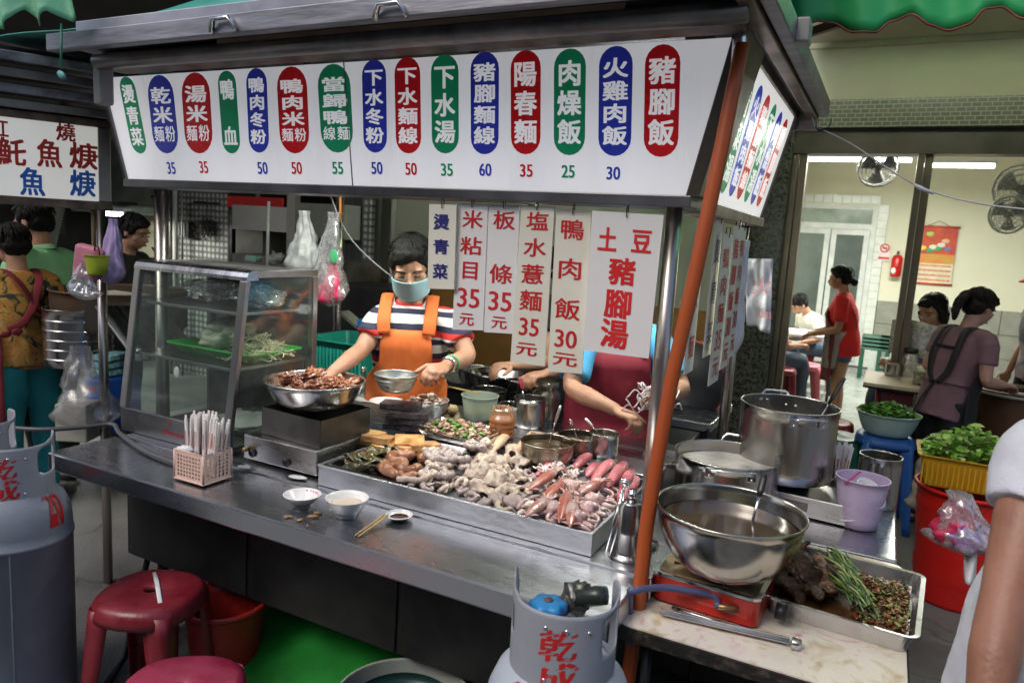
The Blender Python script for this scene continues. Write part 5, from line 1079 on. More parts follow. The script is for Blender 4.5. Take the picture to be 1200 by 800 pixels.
sca = M('scallion', (.020, .075, .010), .4, 0, .4, 30, col2=(.09, .17, .03), coat=.3); scw = M('scallion_white', (.24, .27, .09), .4, 0, .2, 30)
q = random.Random(12)
mb = MB()
for i in range(90):
    c = FC+V((.085+q.uniform(-.025, .025), q.uniform(-.13, .11), .03+.022*q.random())); c.x -= (c.y-FC.y)*.25; a = q.uniform(1.75, 2.25); L_ = q.uniform(.08, .17); d = V((math.cos(a), math.sin(a), q.uniform(-.04, .04)))
    mb.tube([c-d*L_/2, c+V((q.uniform(-.006, .006), 0, .006)), c+d*L_/2], [.0022, .0032, .0018], 5, mi=0 if i % 4 else 1)
o = mb.build('scallion_strands', [sca, scw]); tag(o, 'long cooked green scallions draped over the fish', 'scallions', None, 'stuff')
scatter('chopped_garnish', 'chopped scallion, garlic and chilli floating at the right of the fish tray', 'garnish', [M('garlic_bits', (.30, .20, .08), .4), sca, scw, M('chilli_bits', (.20, .04, .012), .4), sauce2, sauce2, M('brown_bits', (.12, .06, .02), .4)], 620, lambda q: V((FC.x+.165+q.uniform(-.055, .07), FC.y+q.uniform(-.15, .14), RZ_+.022+.012*q.random())), .0062, seed=21)

# ================================================================ steel counter behind the table, stock pots
sc_ = thing('steel_counter', 'low stainless steel counter on the right carrying the two stock pots', 'counter', (-.3, 2.8, 0))
mb = MB(); mb.b2((-.85, 2.41, RZ_-.035), (.125, 3.16, RZ_)); mb.build('top', steel_h, sc_, bevel=.006)
mb = MB(); mb.b2((-.83, 2.44, .12), (.09, 3.12, RZ_-.035)); mb.build('cabinet', MC['cabinet_steel'], sc_, bevel=.004)
for x in (-.78, .05):
    for y in (2.47, 3.08): mb = MB(); mb.cyl((x, y, 0), (x, y, .12), .02, 10); mb.build('leg', dark_metal, sc_)
# stove under the tall pot
s = thing('pot_stove', 'silver gas stove with a black side knob under the tall stock pot', 'stove', (-.20, 2.75, RZ_), rad(-4))
mb = MB(); vs = [V((x, y, z)) for z, k in ((.006, 1.0), (.075, .965)) for x, y in ((-.19*k, -.13), (.19*k, -.13), (.19*k, .155), (-.19*k, .155))]
mb.add(vs, [(3, 2, 1, 0), (4, 5, 6, 7), (0, 1, 5, 4), (1, 2, 6, 5), (2, 3, 7, 6), (3, 0, 4, 7)]); part_local(mb, 'body', MC['stove_steel'], s, bevel=.004)
mb = MB(); mb.box((.19, 0, .042), (.004, .15, .05)); part_local(mb, 'control_label', white_pl, s); mb = MB(); mb.box((.205, -.03, .04), (.03, .05, .022)); part_local(mb, 'knob', black_plastic, s, bevel=.004)
mb = MB(); mb.lathe([(0, .078), (.095, .078), (.10, .084), (.098, .10), (.0, .10)], (-.06, .01, 0), 32); part_local(mb, 'burner_ring', dark_metal, s)
for x in (-.09, .02): mb = MB(); mb.box((x*1.4-.02, -.131, .04), (.10, .003, .03)); part_local(mb, 'vent_panel', steel_d, s)
P = V((-.258, 2.755, RZ_+.103)); big = vessel('stock_pot', 'tall riveted stainless stock pot, biggest pot on the right', 'pot', P, .166, .255, steel_pot, rim=.004, fill=M('pale_stock', (.28, .25, .20), .1), fz=.55, n=56)
loop_handle(big, .166, .235, rad(-62), .10, .03, .005, None, .012); loop_handle(big, .166, .235, rad(112), .10, .035, .005, None, .03)
for a in (rad(88), rad(135), rad(125), rad(100)):
    mb = MB(); mb.ell((math.cos(a)*.163, math.sin(a)*.163, .22 if a < rad(115) else .235), (.006, .006, .006), None, 8, 5); part_local(mb, 'rivet', steel_b, big)
ladle('ladle', 'ladle with a long black handle leaning on the tall stock pot rim', P+V((.06, .03, .12)), at(990, 443, y=2.92), .03)
P2 = V((-.415, 2.50, RZ_+.03)); mid = vessel('soup_pot', 'lower wide stainless pot with looped handles in front of the stock pot', 'pot', P2, .172, .175, steel_pot, rim=.004, fill=M('milky_stock', (.36, .33, .30), .15, 0, .3, 9), fz=.78, n=56)
loop_handle(mid, .172, .165, rad(-75), .13, .035, .0055, None, .01); loop_handle(mid, .172, .165, rad(88), .12, .035, .0055, None, .03)
mb = MB(); mb.lathe([(0, 0), (.12, 0), (.12, .029), (0, .029)], (P2.x, P2.y, RZ_), 24); one(mb, 'burner_ring', dark_metal, 'black burner ring under the lower wide pot', 'burner')
sq = vessel('square_pot', 'dull steel pot half hidden behind the orange pole', 'pot', (-.62, 2.52, RZ_+.03), .085, .12, steel_pot); mb = MB(); mb.tube([V((.09, -.03, .07)), V((.13, -.02, .065)), V((.13, .02, .065)), V((.09, .03, .07))], .003, 6); part_local(mb, 'handle', steel_b, sq)
# purple tub, can, chopsticks
pt = vessel('soup_tub', 'translucent pale purple plastic tub holding white bowls', 'tub', (.005, 2.66, RZ_), .082, .165, M('mauve_plastic', (.62, .50, .72), .3, 0, .05, alpha=.78), rb=.062, rim=.004)
for i in range(3): mb = MB(); mb.lathe([(.03, 0), (.05, .02), (.058, .035), (.054, .035), (.03, .005)], (.005+.01*i-.01, 2.66, RZ_+.03+.035*i), 24, Mx=R3('X', .5)@R3('Y', -.4+i*.5)); one(mb, 'white_bowl', china, ['lowest white bowl in the purple tub', 'middle white bowl in the purple tub', 'top white bowl showing over the purple tub rim'][i], 'bowl')
A, B = at(990, 567, y=2.585), at(1008, 552, y=2.60); mb = MB(); mb.tube([A, B], .004, 8); one(mb, 'pink_straw', M('pink_handle', (.5, .05, .22), .4), 'pink plastic stick leaning on the purple tub', 'stick')
vessel('tall_can', 'tall stainless can standing behind the purple tub', 'canister', (.055, 2.93, RZ_), .070, .185, steel_pot)
for i in range(16):
    o = dup(c0, None, None, 'paper wrapped chopsticks standing between the stock pot and purple tub', 'wrapped chopsticks beside the purple tub'); o.location = (-.085+.008*(i % 5)+rnd.uniform(-.003, .003), 2.86+.02*(i//5), RZ_+.03); o.rotation_euler = (rnd.uniform(-.1, .1), rnd.uniform(-.12, .12), rnd.uniform(-1, 1))
vessel('chopstick_can', 'low steel can holding wrapped chopsticks', 'canister', (-.069, 2.885, RZ_), .045, .09, steel_pot)

# ================================================================ right background: bucket, crate of greens, stools, bowls
def bucket(name, lb, c, R, h, mat, rb, rings=2, cat='bucket'):
    t = thing(name, lb, cat, c); prof = [(0, 0), (rb, 0)]
    for i in range(1, 30):
        u = i/29; r = rb+(R-rb)*u; 
        if rings and any(abs(u-x) < .02 for x in (.25, .30, .84)): r += .005
        prof.append((r, h*u))
    prof += [(R+.010, h), (R+.011, h-.014), (R+.013, h-.014), (R+.012, h+.004), (R-.002, h+.003)]+[(rb+(R-rb)*u-.004, h*u) for u in (.9, .5, .02)]+[(0, .005)]
    mb = MB(); mb.lathe(prof, (0, 0, 0), 44); part_local(mb, 'body', mat, t); return t
b = bucket('red_bucket', 'big bright red plastic bucket under the crate of greens', (.46, 4.02, 0), .215, .56, M('bright_red_plastic', (.55, .012, .008), .35, 0, .08), .175)
p = at(1078, 578, y=3.80); mb = MB(); mb.ell((-.09, -.195, .46), (.035, .006, .018), R3('Z', -.45), 18, 8); part_local(mb, 'blue_sticker', M('blue_sticker', (.05, .07, .4), .4), b)
mb = MB(); mb.ell((-.09, -.201, .46), (.022, .003, .007), R3('Z', -.45), 14, 6); part_local(mb, 'sticker_mark', white_pl, b)
yel = M('yellow_plastic', (.62, .33, .015), .4, 0, .08)
yb = rect_tray('yellow_crate', 'yellow slatted plastic crate full of green leaves on the red bucket', 'crate', .235, .66, 3.84, 4.14, .575, .15, yel, .014, .03, th=.003)
for i in range(20): mb = MB(); mb.box((-.20+.021*i, -.148+.001, .065), (.006, .006, .10)); part_local(mb, 'rib', yel, yb)
def leaves(name, lb, cat, mats, n, fn, s, seed, curl_=.3):
    mb = MB(); q = random.Random(seed)
    for i in range(n):
        c = fn(q); k = s*q.uniform(.5, 1.3); R = R3('Z', q.uniform(0, 6.3))@R3('X', q.uniform(-1.1, 1.1))@R3('Y', q.uniform(-.6, .6)); w_ = q.uniform(.35, .6)
        P = [(-1, 0, 0), (-.4, -w_, curl_*.4), (.4, -w_*.8, curl_*.3), (1, 0, -.2), (.4, w_*.8, curl_*.4), (-.4, w_, curl_*.3), (0, 0, 0)]
        mb.add([c+R@(V(p)*k) for p in P], [(0, 1, 6), (1, 2, 6), (2, 3, 6), (3, 4, 6), (4, 5, 6), (5, 0, 6)], True, q.randrange(len(mats)))
    o = mb.build(name, mats); return tag(o, lb, cat, None, 'stuff')
lf = [M('leaf_green', (.16, .38, .04), .45, 0, .3, 20), M('leaf_light', (.34, .52, .13), .45, 0, .2, 20), M('leaf_dark', (.05, .15, .02), .45, 0, .2, 20)]
leaves('green_leaves', 'bright green sweet potato leaves piled over the yellow crate', 'vegetables', lf[:2]+[lf[1]], 900, lambda q: (lambda x, y: V((x, y, .66+.13*q.random()*(1-abs(x-.45)/.3)*1.3+.03)))(q.uniform(.25, .69), q.uniform(3.86, 4.12)), .026, 4)
def stool(name, lb, c, R, h, mat, rz=0, cat='stool', group=None):
    """plastic stool: eight sided dished seat with a hand hole, four splayed channel legs, ring brace"""
    t = thing(name, lb, cat, c, rz, group); mb = MB(); N = 48
    def rr(a, r): k = 1+.035*math.cos(4*a+math.pi)**1; return r*k
    rings = [(.12, -.010), (.125, -.003), (.14, 0), (.6, .0), (.84, .001), (.93, -.003), (1.0, -.014), (1.03, -.035), (1.035, -.055)]
    vs = []
    for f, z in rings:
        for j in range(N): a = 2*math.pi*j/N; q = rr(a, R*f) if f > .5 else R*f; vs.append(V((q*math.cos(a), q*math.sin(a), h+z)))
    for f, z in reversed(rings): 
        for j in range(N): a = 2*math.pi*j/N; q = (rr(a, R*f) if f > .5 else R*f)-(.003 if f > .9 else 0); vs.append(V((q*math.cos(a), q*math.sin(a), h+z-(.003 if f < .9 else 0))))
    fs = [(i*N+j, i*N+(j+1) % N, (i+1)*N+(j+1) % N, (i+1)*N+j) for i in range(2*len(rings)-1) for j in range(N)]
    fs += [((2*len(rings)-1)*N+j, (2*len(rings)-1)*N+(j+1) % N, (j+1) % N, j) for j in range(N)]
    mb.add(vs, fs, True); part_local(mb, 'seat', mat, t)
    for k in range(4):
        a = math.pi/4+k*math.pi/2; d = V((math.cos(a), math.sin(a), 0)); s_ = V((-d.y, d.x, 0)); mb = MB()
        def fn(u, v):
            w_ = (.105-.055*u)*(R/.15); bow = math.cos((v-.5)*math.pi); rad_ = R*(.80+.42*u)+(.028+.020*(1-u))*bow
            return d*rad_+s_*((v-.5)*w_)+V((0, 0, (h-.02)*(1-u)))
        mb.sheet(fn, 8, 6, .0035); part_local(mb, 'leg', mat, t, weld=True)
    return t
s1 = stool('plastic_stool', 'dark maroon plastic stool with a white paper strip on its seat', (-1.93, 1.435, 0), .155, .46, maroon_pl, rad(20))
mb = MB(); p0, p1 = at(181, 670, z=.4615), at(188, 706, z=.4615); mb.tube([p0, p0.lerp(p1, .3)+V((.004, 0, .0)), p1], [.006, .008, .007], 6, flat=.1); one(mb, 'paper_strip', white_pl, 'torn white paper strip lying on the maroon stool', 'paper')
s2 = stool('plastic_stool', 'rose red plastic stool cut by the lower edge of the photo', (-1.445, 1.155, 0), .155, .46, rose_pl, rad(35))
bucket('red_bucket', 'dark red plastic bucket standing behind the maroon stool', (-1.90, 1.70, 0), .135, .32, M('dull_red_plastic', (.30, .015, .012), .4, 0, .15), .10, 0)
mb = MB(); mb.sheet(lambda u, v: (-1.95+1.25*u, 1.50+.55*v, .06+.16*v+.004*math.sin(u*9)), 20, 8, .006); one(mb, 'green_board', M('green_sheet', (.008, .17, .018), .5, 0, .25, 5, .1, 30), 'bright green plastic sheet lying under the cart', 'plastic sheet')
t = vessel('white_basin', 'round off-white basin with dark green inside on the ground at the bottom', 'basin', (-1.085, 1.60, 0.0), .19, .30, M('offwhite_plastic', (.32, .34, .30), .4), rb=.15, rim=.006); mb = MB(); mb.lathe([(0, .25), (.13, .25), (.150, .265), (.150, .285)], (0, 0, 0), 40); part_local(mb, 'inner_bowl', M('dark_green_plastic', (.004, .03, .025), .4), t)
for i, (a, b_, z) in enumerate([((1012, 478), (1068, 478), .60)]):
    p = at(1035, 500, y=4.9); c = V((.10, 4.9, 0)); bs = stool('blue_stool', 'blue plastic stool holding a pale basin of greens', (c.x, c.y, 0), .165, .56, M('blue_plastic', (.02, .10, .34), .4, 0, .1), rad(10))
t = vessel('greens_basin', 'pale green oval basin of dark leafy greens on the blue stool', 'basin', (.10, 4.9, .565), .175, .13, M('pale_green_plastic', (.36, .50, .46), .35), rb=.12, rim=.006, flare=1.3)
leaves('dark_greens', 'dark leafy greens in the pale basin on the blue stool', 'vegetables', [lf[0], lf[2], lf[2]], 420, lambda q: (lambda a, k: V((.10+.15*k*math.cos(a), 4.9+.15*k*math.sin(a), .68+.06*(1-k)+.03*q.random())))(q.uniform(0, 6.3), q.random()**.5), .028, 6)
stool('green_stool', 'dark green plastic stool behind the tall stock pot', (-.18, 4.95, 0), .165, .50, M('dark_green_plastic2', (.01, .09, .06), .4), rad(5))
stool('maroon_stool', 'dull maroon stool on the shop floor behind the green stool', (-.25, 5.6, 0), .165, .45, maroon_pl, rad(5))
t = vessel('red_basin', 'flared orange red basin of greens under the shop table', 'basin', (.42, 5.35, .42), .17, .16, M('orange_red_plastic', (.62, .05, .015), .35), rb=.10, rim=.006)
stool('low_stool', 'dark red stool under the orange red basin', (.42, 5.35, 0), .15, .41, maroon_pl)
leaves('herb_greens', 'green herbs in the orange red basin', 'vegetables', [lf[0], lf[2]], 260, lambda q: (lambda a, k: V((.42+.14*k*math.cos(a), 5.35+.14*k*math.sin(a), .57+.05*q.random())))(q.uniform(0, 6.3), q.random()**.5), .022, 8)
bag('trash_bag', 'cloudy clear plastic bag hanging beside the red basin', (.33, 4.55, .22), (.10, .09, .38), M('beige_bag', (.42, .36, .30), .4, 0, .3, 9, .3, 20, alpha=.7), 14)
# shop table with jars
tb = thing('shop_table', 'pale wood topped table with jars at the shop entrance', 'table', (.42, 5.95, 0))
wt_ = M('pale_laminate', (.56, .47, .34), .35, 0, .1, 6, stretch=(1, 6, 1))
c1, c2 = at(1012, 447, z=.75), at(1030, 429, z=.75); TYa, TYb = c1.y, c1.y+.62
mb = MB(); mb.prism(rrect(c1.x, c1.x+1.1, TYa, TYb, .03), .022, (0, 0, .725)); mb.build('top', wt_, tb); mb = MB(); mb.prism(rrect(c1.x-.002, c1.x+1.102, TYa-.002, TYb+.002, .032), .014, (0, 0, .71)); mb.build('edge', dark_metal, tb)
for x in (c1.x+.1, c1.x+1.0):
    for y in (TYa+.08, TYb-.08): mb = MB(); mb.cyl((x, y, .02), (x, y, .71), .014, 8); mb.build('leg', maroon_pl, tb)
mb = MB(); mb.b2((c1.x+.12, TYa+.07, .3), (c1.x+.32, TYa+.09, .70)); mb.build('side_panel', M('maroon_board', (.10, .01, .015), .5), tb)
def on_table(px_, py_): return at(px_, py_, z=.748)
p = on_table(1045, 440); vessel('steel_cup', 'small steel cup on the corner of the shop table', 'cup', p, .052, .10, steel_pot)
p = on_table(1063, 441); t = thing('jar', 'clear jar with black lid on the shop table', 'jar', p); mb = MB(); mb.lathe([(0, 0), (.055, 0), (.055, .16), (.045, .18), (.0, .18)], (0, 0, 0), 20); part_local(mb, 'glass', film('jar_glass', (.75, .72, .62), .5, .2), t); mb = MB(); mb.lathe([(0, .18), (.052, .18), (.052, .215), (0, .215)], (0, 0, 0), 20); part_local(mb, 'lid', black_plastic, t)
p = on_table(1082, 432); t = thing('jar', 'tall jar with orange contents on the shop table', 'jar', p); mb = MB(); mb.lathe([(0, 0), (.065, 0), (.065, .20), (0, .20)], (0, 0, 0), 20); part_local(mb, 'contents', M('orange_powder', (.48, .24, .10), .5, 0, .2, 20), t)
p = on_table(1085, 452); vessel('glass_box', 'low square glass box of chilli on the shop table', 'box', p, .085, .085, film('smoked_glass', (.35, .28, .2), .6, .2), fill=M('chilli_paste', (.30, .08, .03), .5, 0, .3, 30), fz=.55, n=4)
# hanging wire with hook
W0, W1 = at(955, 132, y=3.05), at(1200, 245, y=2.9)
wp = [at(948, 128, y=3.05), at(953, 141, y=3.05), at(956, 150, y=3.05), at(966, 153, y=3.05), at(1000, 170, y=3.05), at(1040, 197, y=3.0), at(1078, 219, y=2.97), at(1130, 235, y=2.93), at(1200, 245, y=2.9), at(1330, 250, y=2.8)]
mb = MB(); mb.tube(spline(wp), .0030, 8); hw = one(mb, 'power_cable', M('grey_cable', (.35, .35, .36), .4), 'grey cable strung from the cart roof to the right', 'cable', sub=1)
mb = MB(); mb.tube([at(955, 148, y=3.04), at(958, 153, y=3.04), at(968, 152, y=3.04), at(974, 146, y=3.04), at(974, 138, y=3.04)], .003, 8); one(mb, 'wire_hook', dark_metal, 'dark S hook holding the grey cable', 'hook', sub=1)
mb = MB(); mb.tube([at(1071, 216, y=2.965), at(1078, 220, y=2.965), at(1094, 227, y=2.96)], [.005, .011, .006], 10, flat=.7); one(mb, 'cable_plug', M('pale_grey_plastic', (.5, .5, .56), .4), 'pale grey plug joint halfway along the hanging cable', 'plug')

# ================================================================ things in the shop
cal = thing('wall_calendar', 'red and yellow hanging calendar on the shop wall', 'calendar', at(1097, 330, y=BY-.03))
ca, cb, cc = at(1078, 264, y=BY-.03), at(1124, 264, y=BY-.03), at(1072, 331, y=BY-.03)
x0_, x1_, zt2, zb2 = ca.x, cb.x, ca.z, cc.z-.01; hh = zt2-zb2; ww = x1_-x0_
calr = M('calendar_red', (.60, .03, .02), .5, 0, .25, 5, col2=(.66, .10, .02)); caly = M('calendar_yellow', (.72, .48, .06), .5, 0, .25, 9, col2=(.7, .2, .05)); calp = M('calendar_paper', (.70, .62, .45), .5)
mb = MB(); mb.b2((x0_, BY-.035, zb2+hh*.38), (x1_, BY-.03, zt2-.02)); mb.build('picture', calr, cal)
mb = MB(); mb.b2((x0_, BY-.037, zb2+hh*.36), (x1_, BY-.0352, zb2+hh*.52)); mb.build('yellow_band', caly, cal)
mb = MB(); mb.b2((x0_, BY-.035, zb2+.02), (x1_, BY-.03, zb2+hh*.36)); mb.build('date_sheet', calp, cal)
for i in range(4): mb = MB(); mb.b2((x0_+.02, BY-.0375, zb2+.05+i*.065), (x1_-.02, BY-.0352, zb2+.075+i*.065)); mb.build('date_row', M('date_ink', (.62, .25, .16), .5, 0, .5, 60), cal)
for i, (fx, fz, c_) in enumerate([(.3, .86, (.4, .55, .1)), (.55, .62, (.05, .4, .1)), (.42, .64, (.8, .8, .75)), (.15, .62, (.75, .6, .1)), (.72, .75, (.8, .45, .3)), (.8, .62, (.2, .15, .35)), (.62, .68, (.8, .75, .7)), (.35, .58, (.05, .35, .12))]):
    mb = MB(); mb.ell((x0_+ww*fx, BY-.037, zb2+hh*fz), (ww*.11, .003, hh*.04), None, 12, 6); mb.build('printed_figure', M('cal_%d' % i, c_, .5), cal)
for z in (zt2-.01, zb2+.01): mb = MB(); mb.cyl((x0_-.02, BY-.03, z), (x1_+.02, BY-.03, z), .014, 10); mb.build('rod', calr, cal)
mb = MB(); mb.tube([(x0_+.1, BY-.03, zt2), ((x0_+x1_)/2, BY-.03, zt2+.07), (x1_-.1, BY-.03, zt2)], .003, 6); mb.build('string', dark_metal, cal)
p = at(1036.5, 294, y=BY-.03); ns = thing('no_smoking_sign', 'small no smoking sign with a red band left of the extinguisher', 'sign', p)
wd = at(1043, 294, y=BY-.03).x-at(1030, 294, y=BY-.03).x
mb = MB(); mb.box(p+V((0, 0, -.03)), (wd, .006, wd*1.55)); mb.build('board', M('pale_pink_board', (.72, .62, .64), .5), ns)
mb = MB(); mb.lathe([(wd*.32, 0), (wd*.44, 0), (wd*.44, .003), (wd*.32, .003)], p+V((0, -.004, wd*.28)), 28, Mx=R3('X', rad(90))); mb.build('ring', ink_red2, ns)
mb = MB(); mb.box(p+V((0, -.006, wd*.28)), (wd*.7, .003, .014), Matrix.Rotation(rad(40), 3, 'Y')); mb.build('slash', ink_red2, ns); mb = MB(); mb.box(p+V((0, -.005, wd*.28)), (wd*.42, .002, .02)); mb.build('cigarette', dark_metal, ns)
mb = MB(); mb.box(p+V((0, -.004, -wd*.72)), (wd, .003, wd*.22)); mb.build('red_band', ink_red2, ns)
p = at(1049, 324, y=BY-.1); fe = thing('fire_extinguisher', 'small red fire extinguisher hung on the shop wall', 'fire extinguisher', (p.x, p.y, p.z)); mb = MB(); mb.lathe([(0, 0), (.065, 0), (.07, .02), (.07, .25), (.05, .29), (.025, .30), (0, .30)], (0, 0, 0), 20); part_local(mb, 'cylinder', M('extinguisher_red', (.5, .01, .01), .3), fe)
mb = MB(); mb.box((0, 0, .33), (.03, .05, .05)); part_local(mb, 'valve', dark_metal, fe); mb = MB(); mb.ell((-.03, -.06, .08), (.035, .015, .045)); part_local(mb, 'label', white_pl, fe)
def fan(name, lb, c, R, dirv, mat=None):
    t = thing(name, lb, 'fan', c); q = dirv.to_track_quat('Z', 'Y').to_matrix(); g = mat or M('fan_grey', (.05, .05, .045), .5)
    for rr_ in (.35, .6, .82, 1.0):
        for z in (-.04, .05): mb = MB(); mb.tube([q@V((R*rr_*math.cos(a*.3927), R*rr_*math.sin(a*.3927), z*(1.1-rr_*.5)*R*4)) for a in range(16)], .004 if rr_ < 1 else .008, 6, closed=True); part_local(mb, 'guard_ring', g, t)
    for k in range(16): a = k*.3927; mb = MB(); mb.tube([q@V((0, 0, .05*R*4)), q@V((R*.6*math.cos(a), R*.6*math.sin(a), .04*R*4)), q@V((R*math.cos(a), R*math.sin(a), 0))], .003, 5); part_local(mb, 'guard_wire', g, t)
    for k in range(3):
        a0 = k*2.094; mb = MB(); mb.sheet(lambda u, v: q@V((R*(.12+.75*u)*math.cos(a0+v*1.1), R*(.12+.75*u)*math.sin(a0+v*1.1), (v-.5)*.12*R)), 5, 5, .003); part_local(mb, 'blade', M('fan_blade', (.14, .15, .15), .5) if not mat else M('fan_blade_pale', (.45, .47, .44), .5), t)
    mb = MB(); mb.ell((0, 0, 0), (R*.2, R*.2, R*.2)); part_local(mb, 'motor', M('fan_motor', (.1, .1, .1), .5), t); mb = MB(); mb.tube([V((0, 0, 0)), -(q@V((0, 0, 1)))*.22, -(q@V((0, 0, 1)))*.3+V((0, 0, -.08))], .02, 8); part_local(mb, 'bracket', g, t)
fan('wall_fan', 'dark wall fan beside the ceiling tubes', at(1029, 197, y=8.8), .20, V((.3, -1, -.5)).normalized())
fan('wall_fan', 'pale upper wall fan at the right edge', at(1197, 222, y=6.9), .19, V((-.4, -1, -.3)).normalized(), M('fan_pale', (.62, .64, .58), .5))
fan('wall_fan', 'pale lower wall fan at the right edge', at(1182, 252, y=6.9), .14, V((-.6, -1, -.1)).normalized(), M('fan_pale', (.5, .52, .5), .35))
for i, (px_, lb) in enumerate([(1024, 'stack of dark green stools against the shop dado'), (1042, 'second stack of dark green stools half behind the window post')]):
    p = at(px_, 425, z=.05); st_ = thing('stool_stack', lb, 'stools', (p.x, BY-1.0, .03))
    for k in range(4):
        mb = MB(); mb.box((0, 0, .40+.05*k), (.34, .34, .03)); part_local(mb, 'seat', M('bottle_green', (.01, .08, .05), .4), st_, bevel=.02)
    for sx in (-.15, .15):
        for sy in (-.15, .15): mb = MB(); mb.box((sx, sy, .20), (.05, .05, .4)); part_local(mb, 'leg', MC['bottle_green'], st_)
    mb = MB(); mb.box((0, -.16, .25), (.12, .01, .26)); part_local(mb, 'slot', M('slot_pale', (.4, .42, .4), .5), st_)

# ---------------------------------------------------------------- right awning with scalloped green valance
awg = M('awning_green', (.02, .33, .10), .55, 0, .12, 3, .15, 12)
AW = thing('green_awning', 'dark green canvas awning with a wavy red-edged hem at the top right', 'awning', (.4, 2.6, 2.4))
a0, a1 = at(905, 30, y=2.9), at(1330, 6, y=2.9)
def hemz(px_):   # measured hem: low points of the scallops and high points between them
    k = [(905, 38), (935, 38), (960, 25), (975, 26), (1000, 39), (1025, 39), (1045, 24), (1068, 18), (1090, 31), (1110, 35), (1135, 30), (1155, 12), (1175, 8), (1200, 22), (1235, 32), (1275, 14), (1330, 20)]
    for (xa, ya), (xb, yb) in zip(k, k[1:]):
        if px_ <= xb: f = (px_-xa)/(xb-xa); f = f*f*(3-2*f); return ya+(yb-ya)*f
    return k[-1][1]
AY = 2.9
def fn(u, v):
    px_ = 890+440*u; lo = at(px_, hemz(px_), y=AY); z = lo.z+(2.72-lo.z)*v
    return V((lo.x, AY+.35*max(0, v-.5)+.015*math.sin(u*40+v*2), z))
mb = MB(); mb.sheet(fn, 90, 8, .002); mb.build('valance', awg, AW)
mb = MB(); mb.tube([fn(i/90, 0)+V((0, -.003, 0)) for i in range(91)], .004, 5); mb.build('hem_piping', M('hem_red', (.16, .03, .02), .6), AW)
mb = MB(); mb.sheet(lambda u, v: V((-.36+1.9*u, AY+.17+1.6*v, 2.72+.35*v)), 6, 6, .002); mb.build('canopy', awg, AW)
p = at(966, 33, y=3.2); mb = MB(); mb.box(p, (.14, .03, .03), Matrix.Rotation(rad(-15), 3, 'Y')); mb.build('bracket', M('rust_red_bracket', (.14, .05, .03), .5), AW)
# ================================================================ people
def capsule3(mb, pts, rs, n=12, flat=1.0):
    """rounded limb through pts"""
    pts = [V(p) for p in pts]; out = [pts[0]-(pts[1]-pts[0]).normalized()*rs[0]*.7]; r2 = [rs[0]*.55]
    out += pts; r2 += list(rs); out.append(pts[-1]+(pts[-1]-pts[-2]).normalized()*rs[-1]*.7); r2.append(rs[-1]*.55)
    mb.tube(out, r2, n, flat=flat)
def smooth_path(pts, rs, k=3):
    """subdivide a limb polyline with slightly rounded joints"""
    P, R = [], []
    for i in range(len(pts)-1):
        for j in range(k): u = j/k; P.append(pts[i].lerp(pts[i+1], u)); R.append(rs[i]*(1-u)+rs[i+1]*u)
    P.append(pts[-1]); R.append(rs[-1]); Q = list(P)
    for i in range(1, len(P)-1): Q[i] = (P[i-1]+P[i]*2+P[i+1])/4
    return Q, R
def hand(mb, w, d, n, curl_=.5, s=1.0, side=1, thumb=.6):
    """palm, four unequal bent fingers and a thumb from the palm's side; d along the hand, n out of the back of the hand"""
    d = d.normalized(); n = (n-d*n.dot(d)).normalized(); sx = d.cross(n)*side
    rot = Matrix((sx, d, n)).transposed()
    mb.ell(w+d*.048*s, (.040*s, .052*s, .017*s), rot, 14, 10); mb.ell(w+d*.02*s, (.028*s, .035*s, .018*s), rot, 12, 8)
    for k, (off, L_, r) in enumerate(((-.028, .068, .0085), (-.010, .076, .009), (.009, .071, .0088), (.026, .056, .0078))):
        p = w+d*(.082*s-abs(off)*.35*s)+sx*off*s; a = 0; pts = [p-d*.02*s, p]; dd = d
        for seg, f in enumerate((.45, .32, .25)):
            a += curl_*(.75, 1.0, .8)[seg]*(1+.12*(k-1)); dd = d*math.cos(a)-n*math.sin(a)+sx*off*1.5; dd.normalize(); pts.append(pts[-1]+dd*L_*f*s)
        capsule3(mb, pts, [r*s*1.05, r*s*1.05, r*s, r*s*.92, r*s*.8], 8)
    p = w+d*.03*s-sx*.03*s; t1 = (d*.6-sx*.75-n*.35*thumb).normalized(); t2 = (d*.85-sx*.25-n*.6*thumb).normalized()
    capsule3(mb, [p+sx*.012*s, p+t1*.028*s, p+t1*.028*s+t2*.03*s, p+t1*.028*s+t2*.052*s], [.014*s, .011*s, .0098*s, .0085*s], 8)
def loftc(mb, rings, n=22):
    """closed elliptical loft: rings of (centre, side vector, front vector, rx, ry)"""
    vs = []
    for c, sx, fy, rx, ry in rings:
        for j in range(n):
            a = 2*math.pi*j/n; ca, sa = math.cos(a), math.sin(a); k = 1/((abs(ca)**2.4+abs(sa)**2.4)**(1/2.4)); vs.append(c+sx*ca*rx*k+fy*sa*ry*k)
    fs = [(i*n+j, i*n+(j+1) % n, (i+1)*n+(j+1) % n, (i+1)*n+j) for i in range(len(rings)-1) for j in range(n)]
    fs += [tuple(range(n-1, -1, -1)), tuple((len(rings)-1)*n+j for j in range(n))]
    mb.add(vs, fs, True)
denim = M('denim', (.06, .09, .14), .8, 0, .25, 30)
clothk = M('black_cloth', (.012, .012, .014), .8, 0, .2, 10); shoe = M('shoe_dark', (.02, .02, .02), .5)
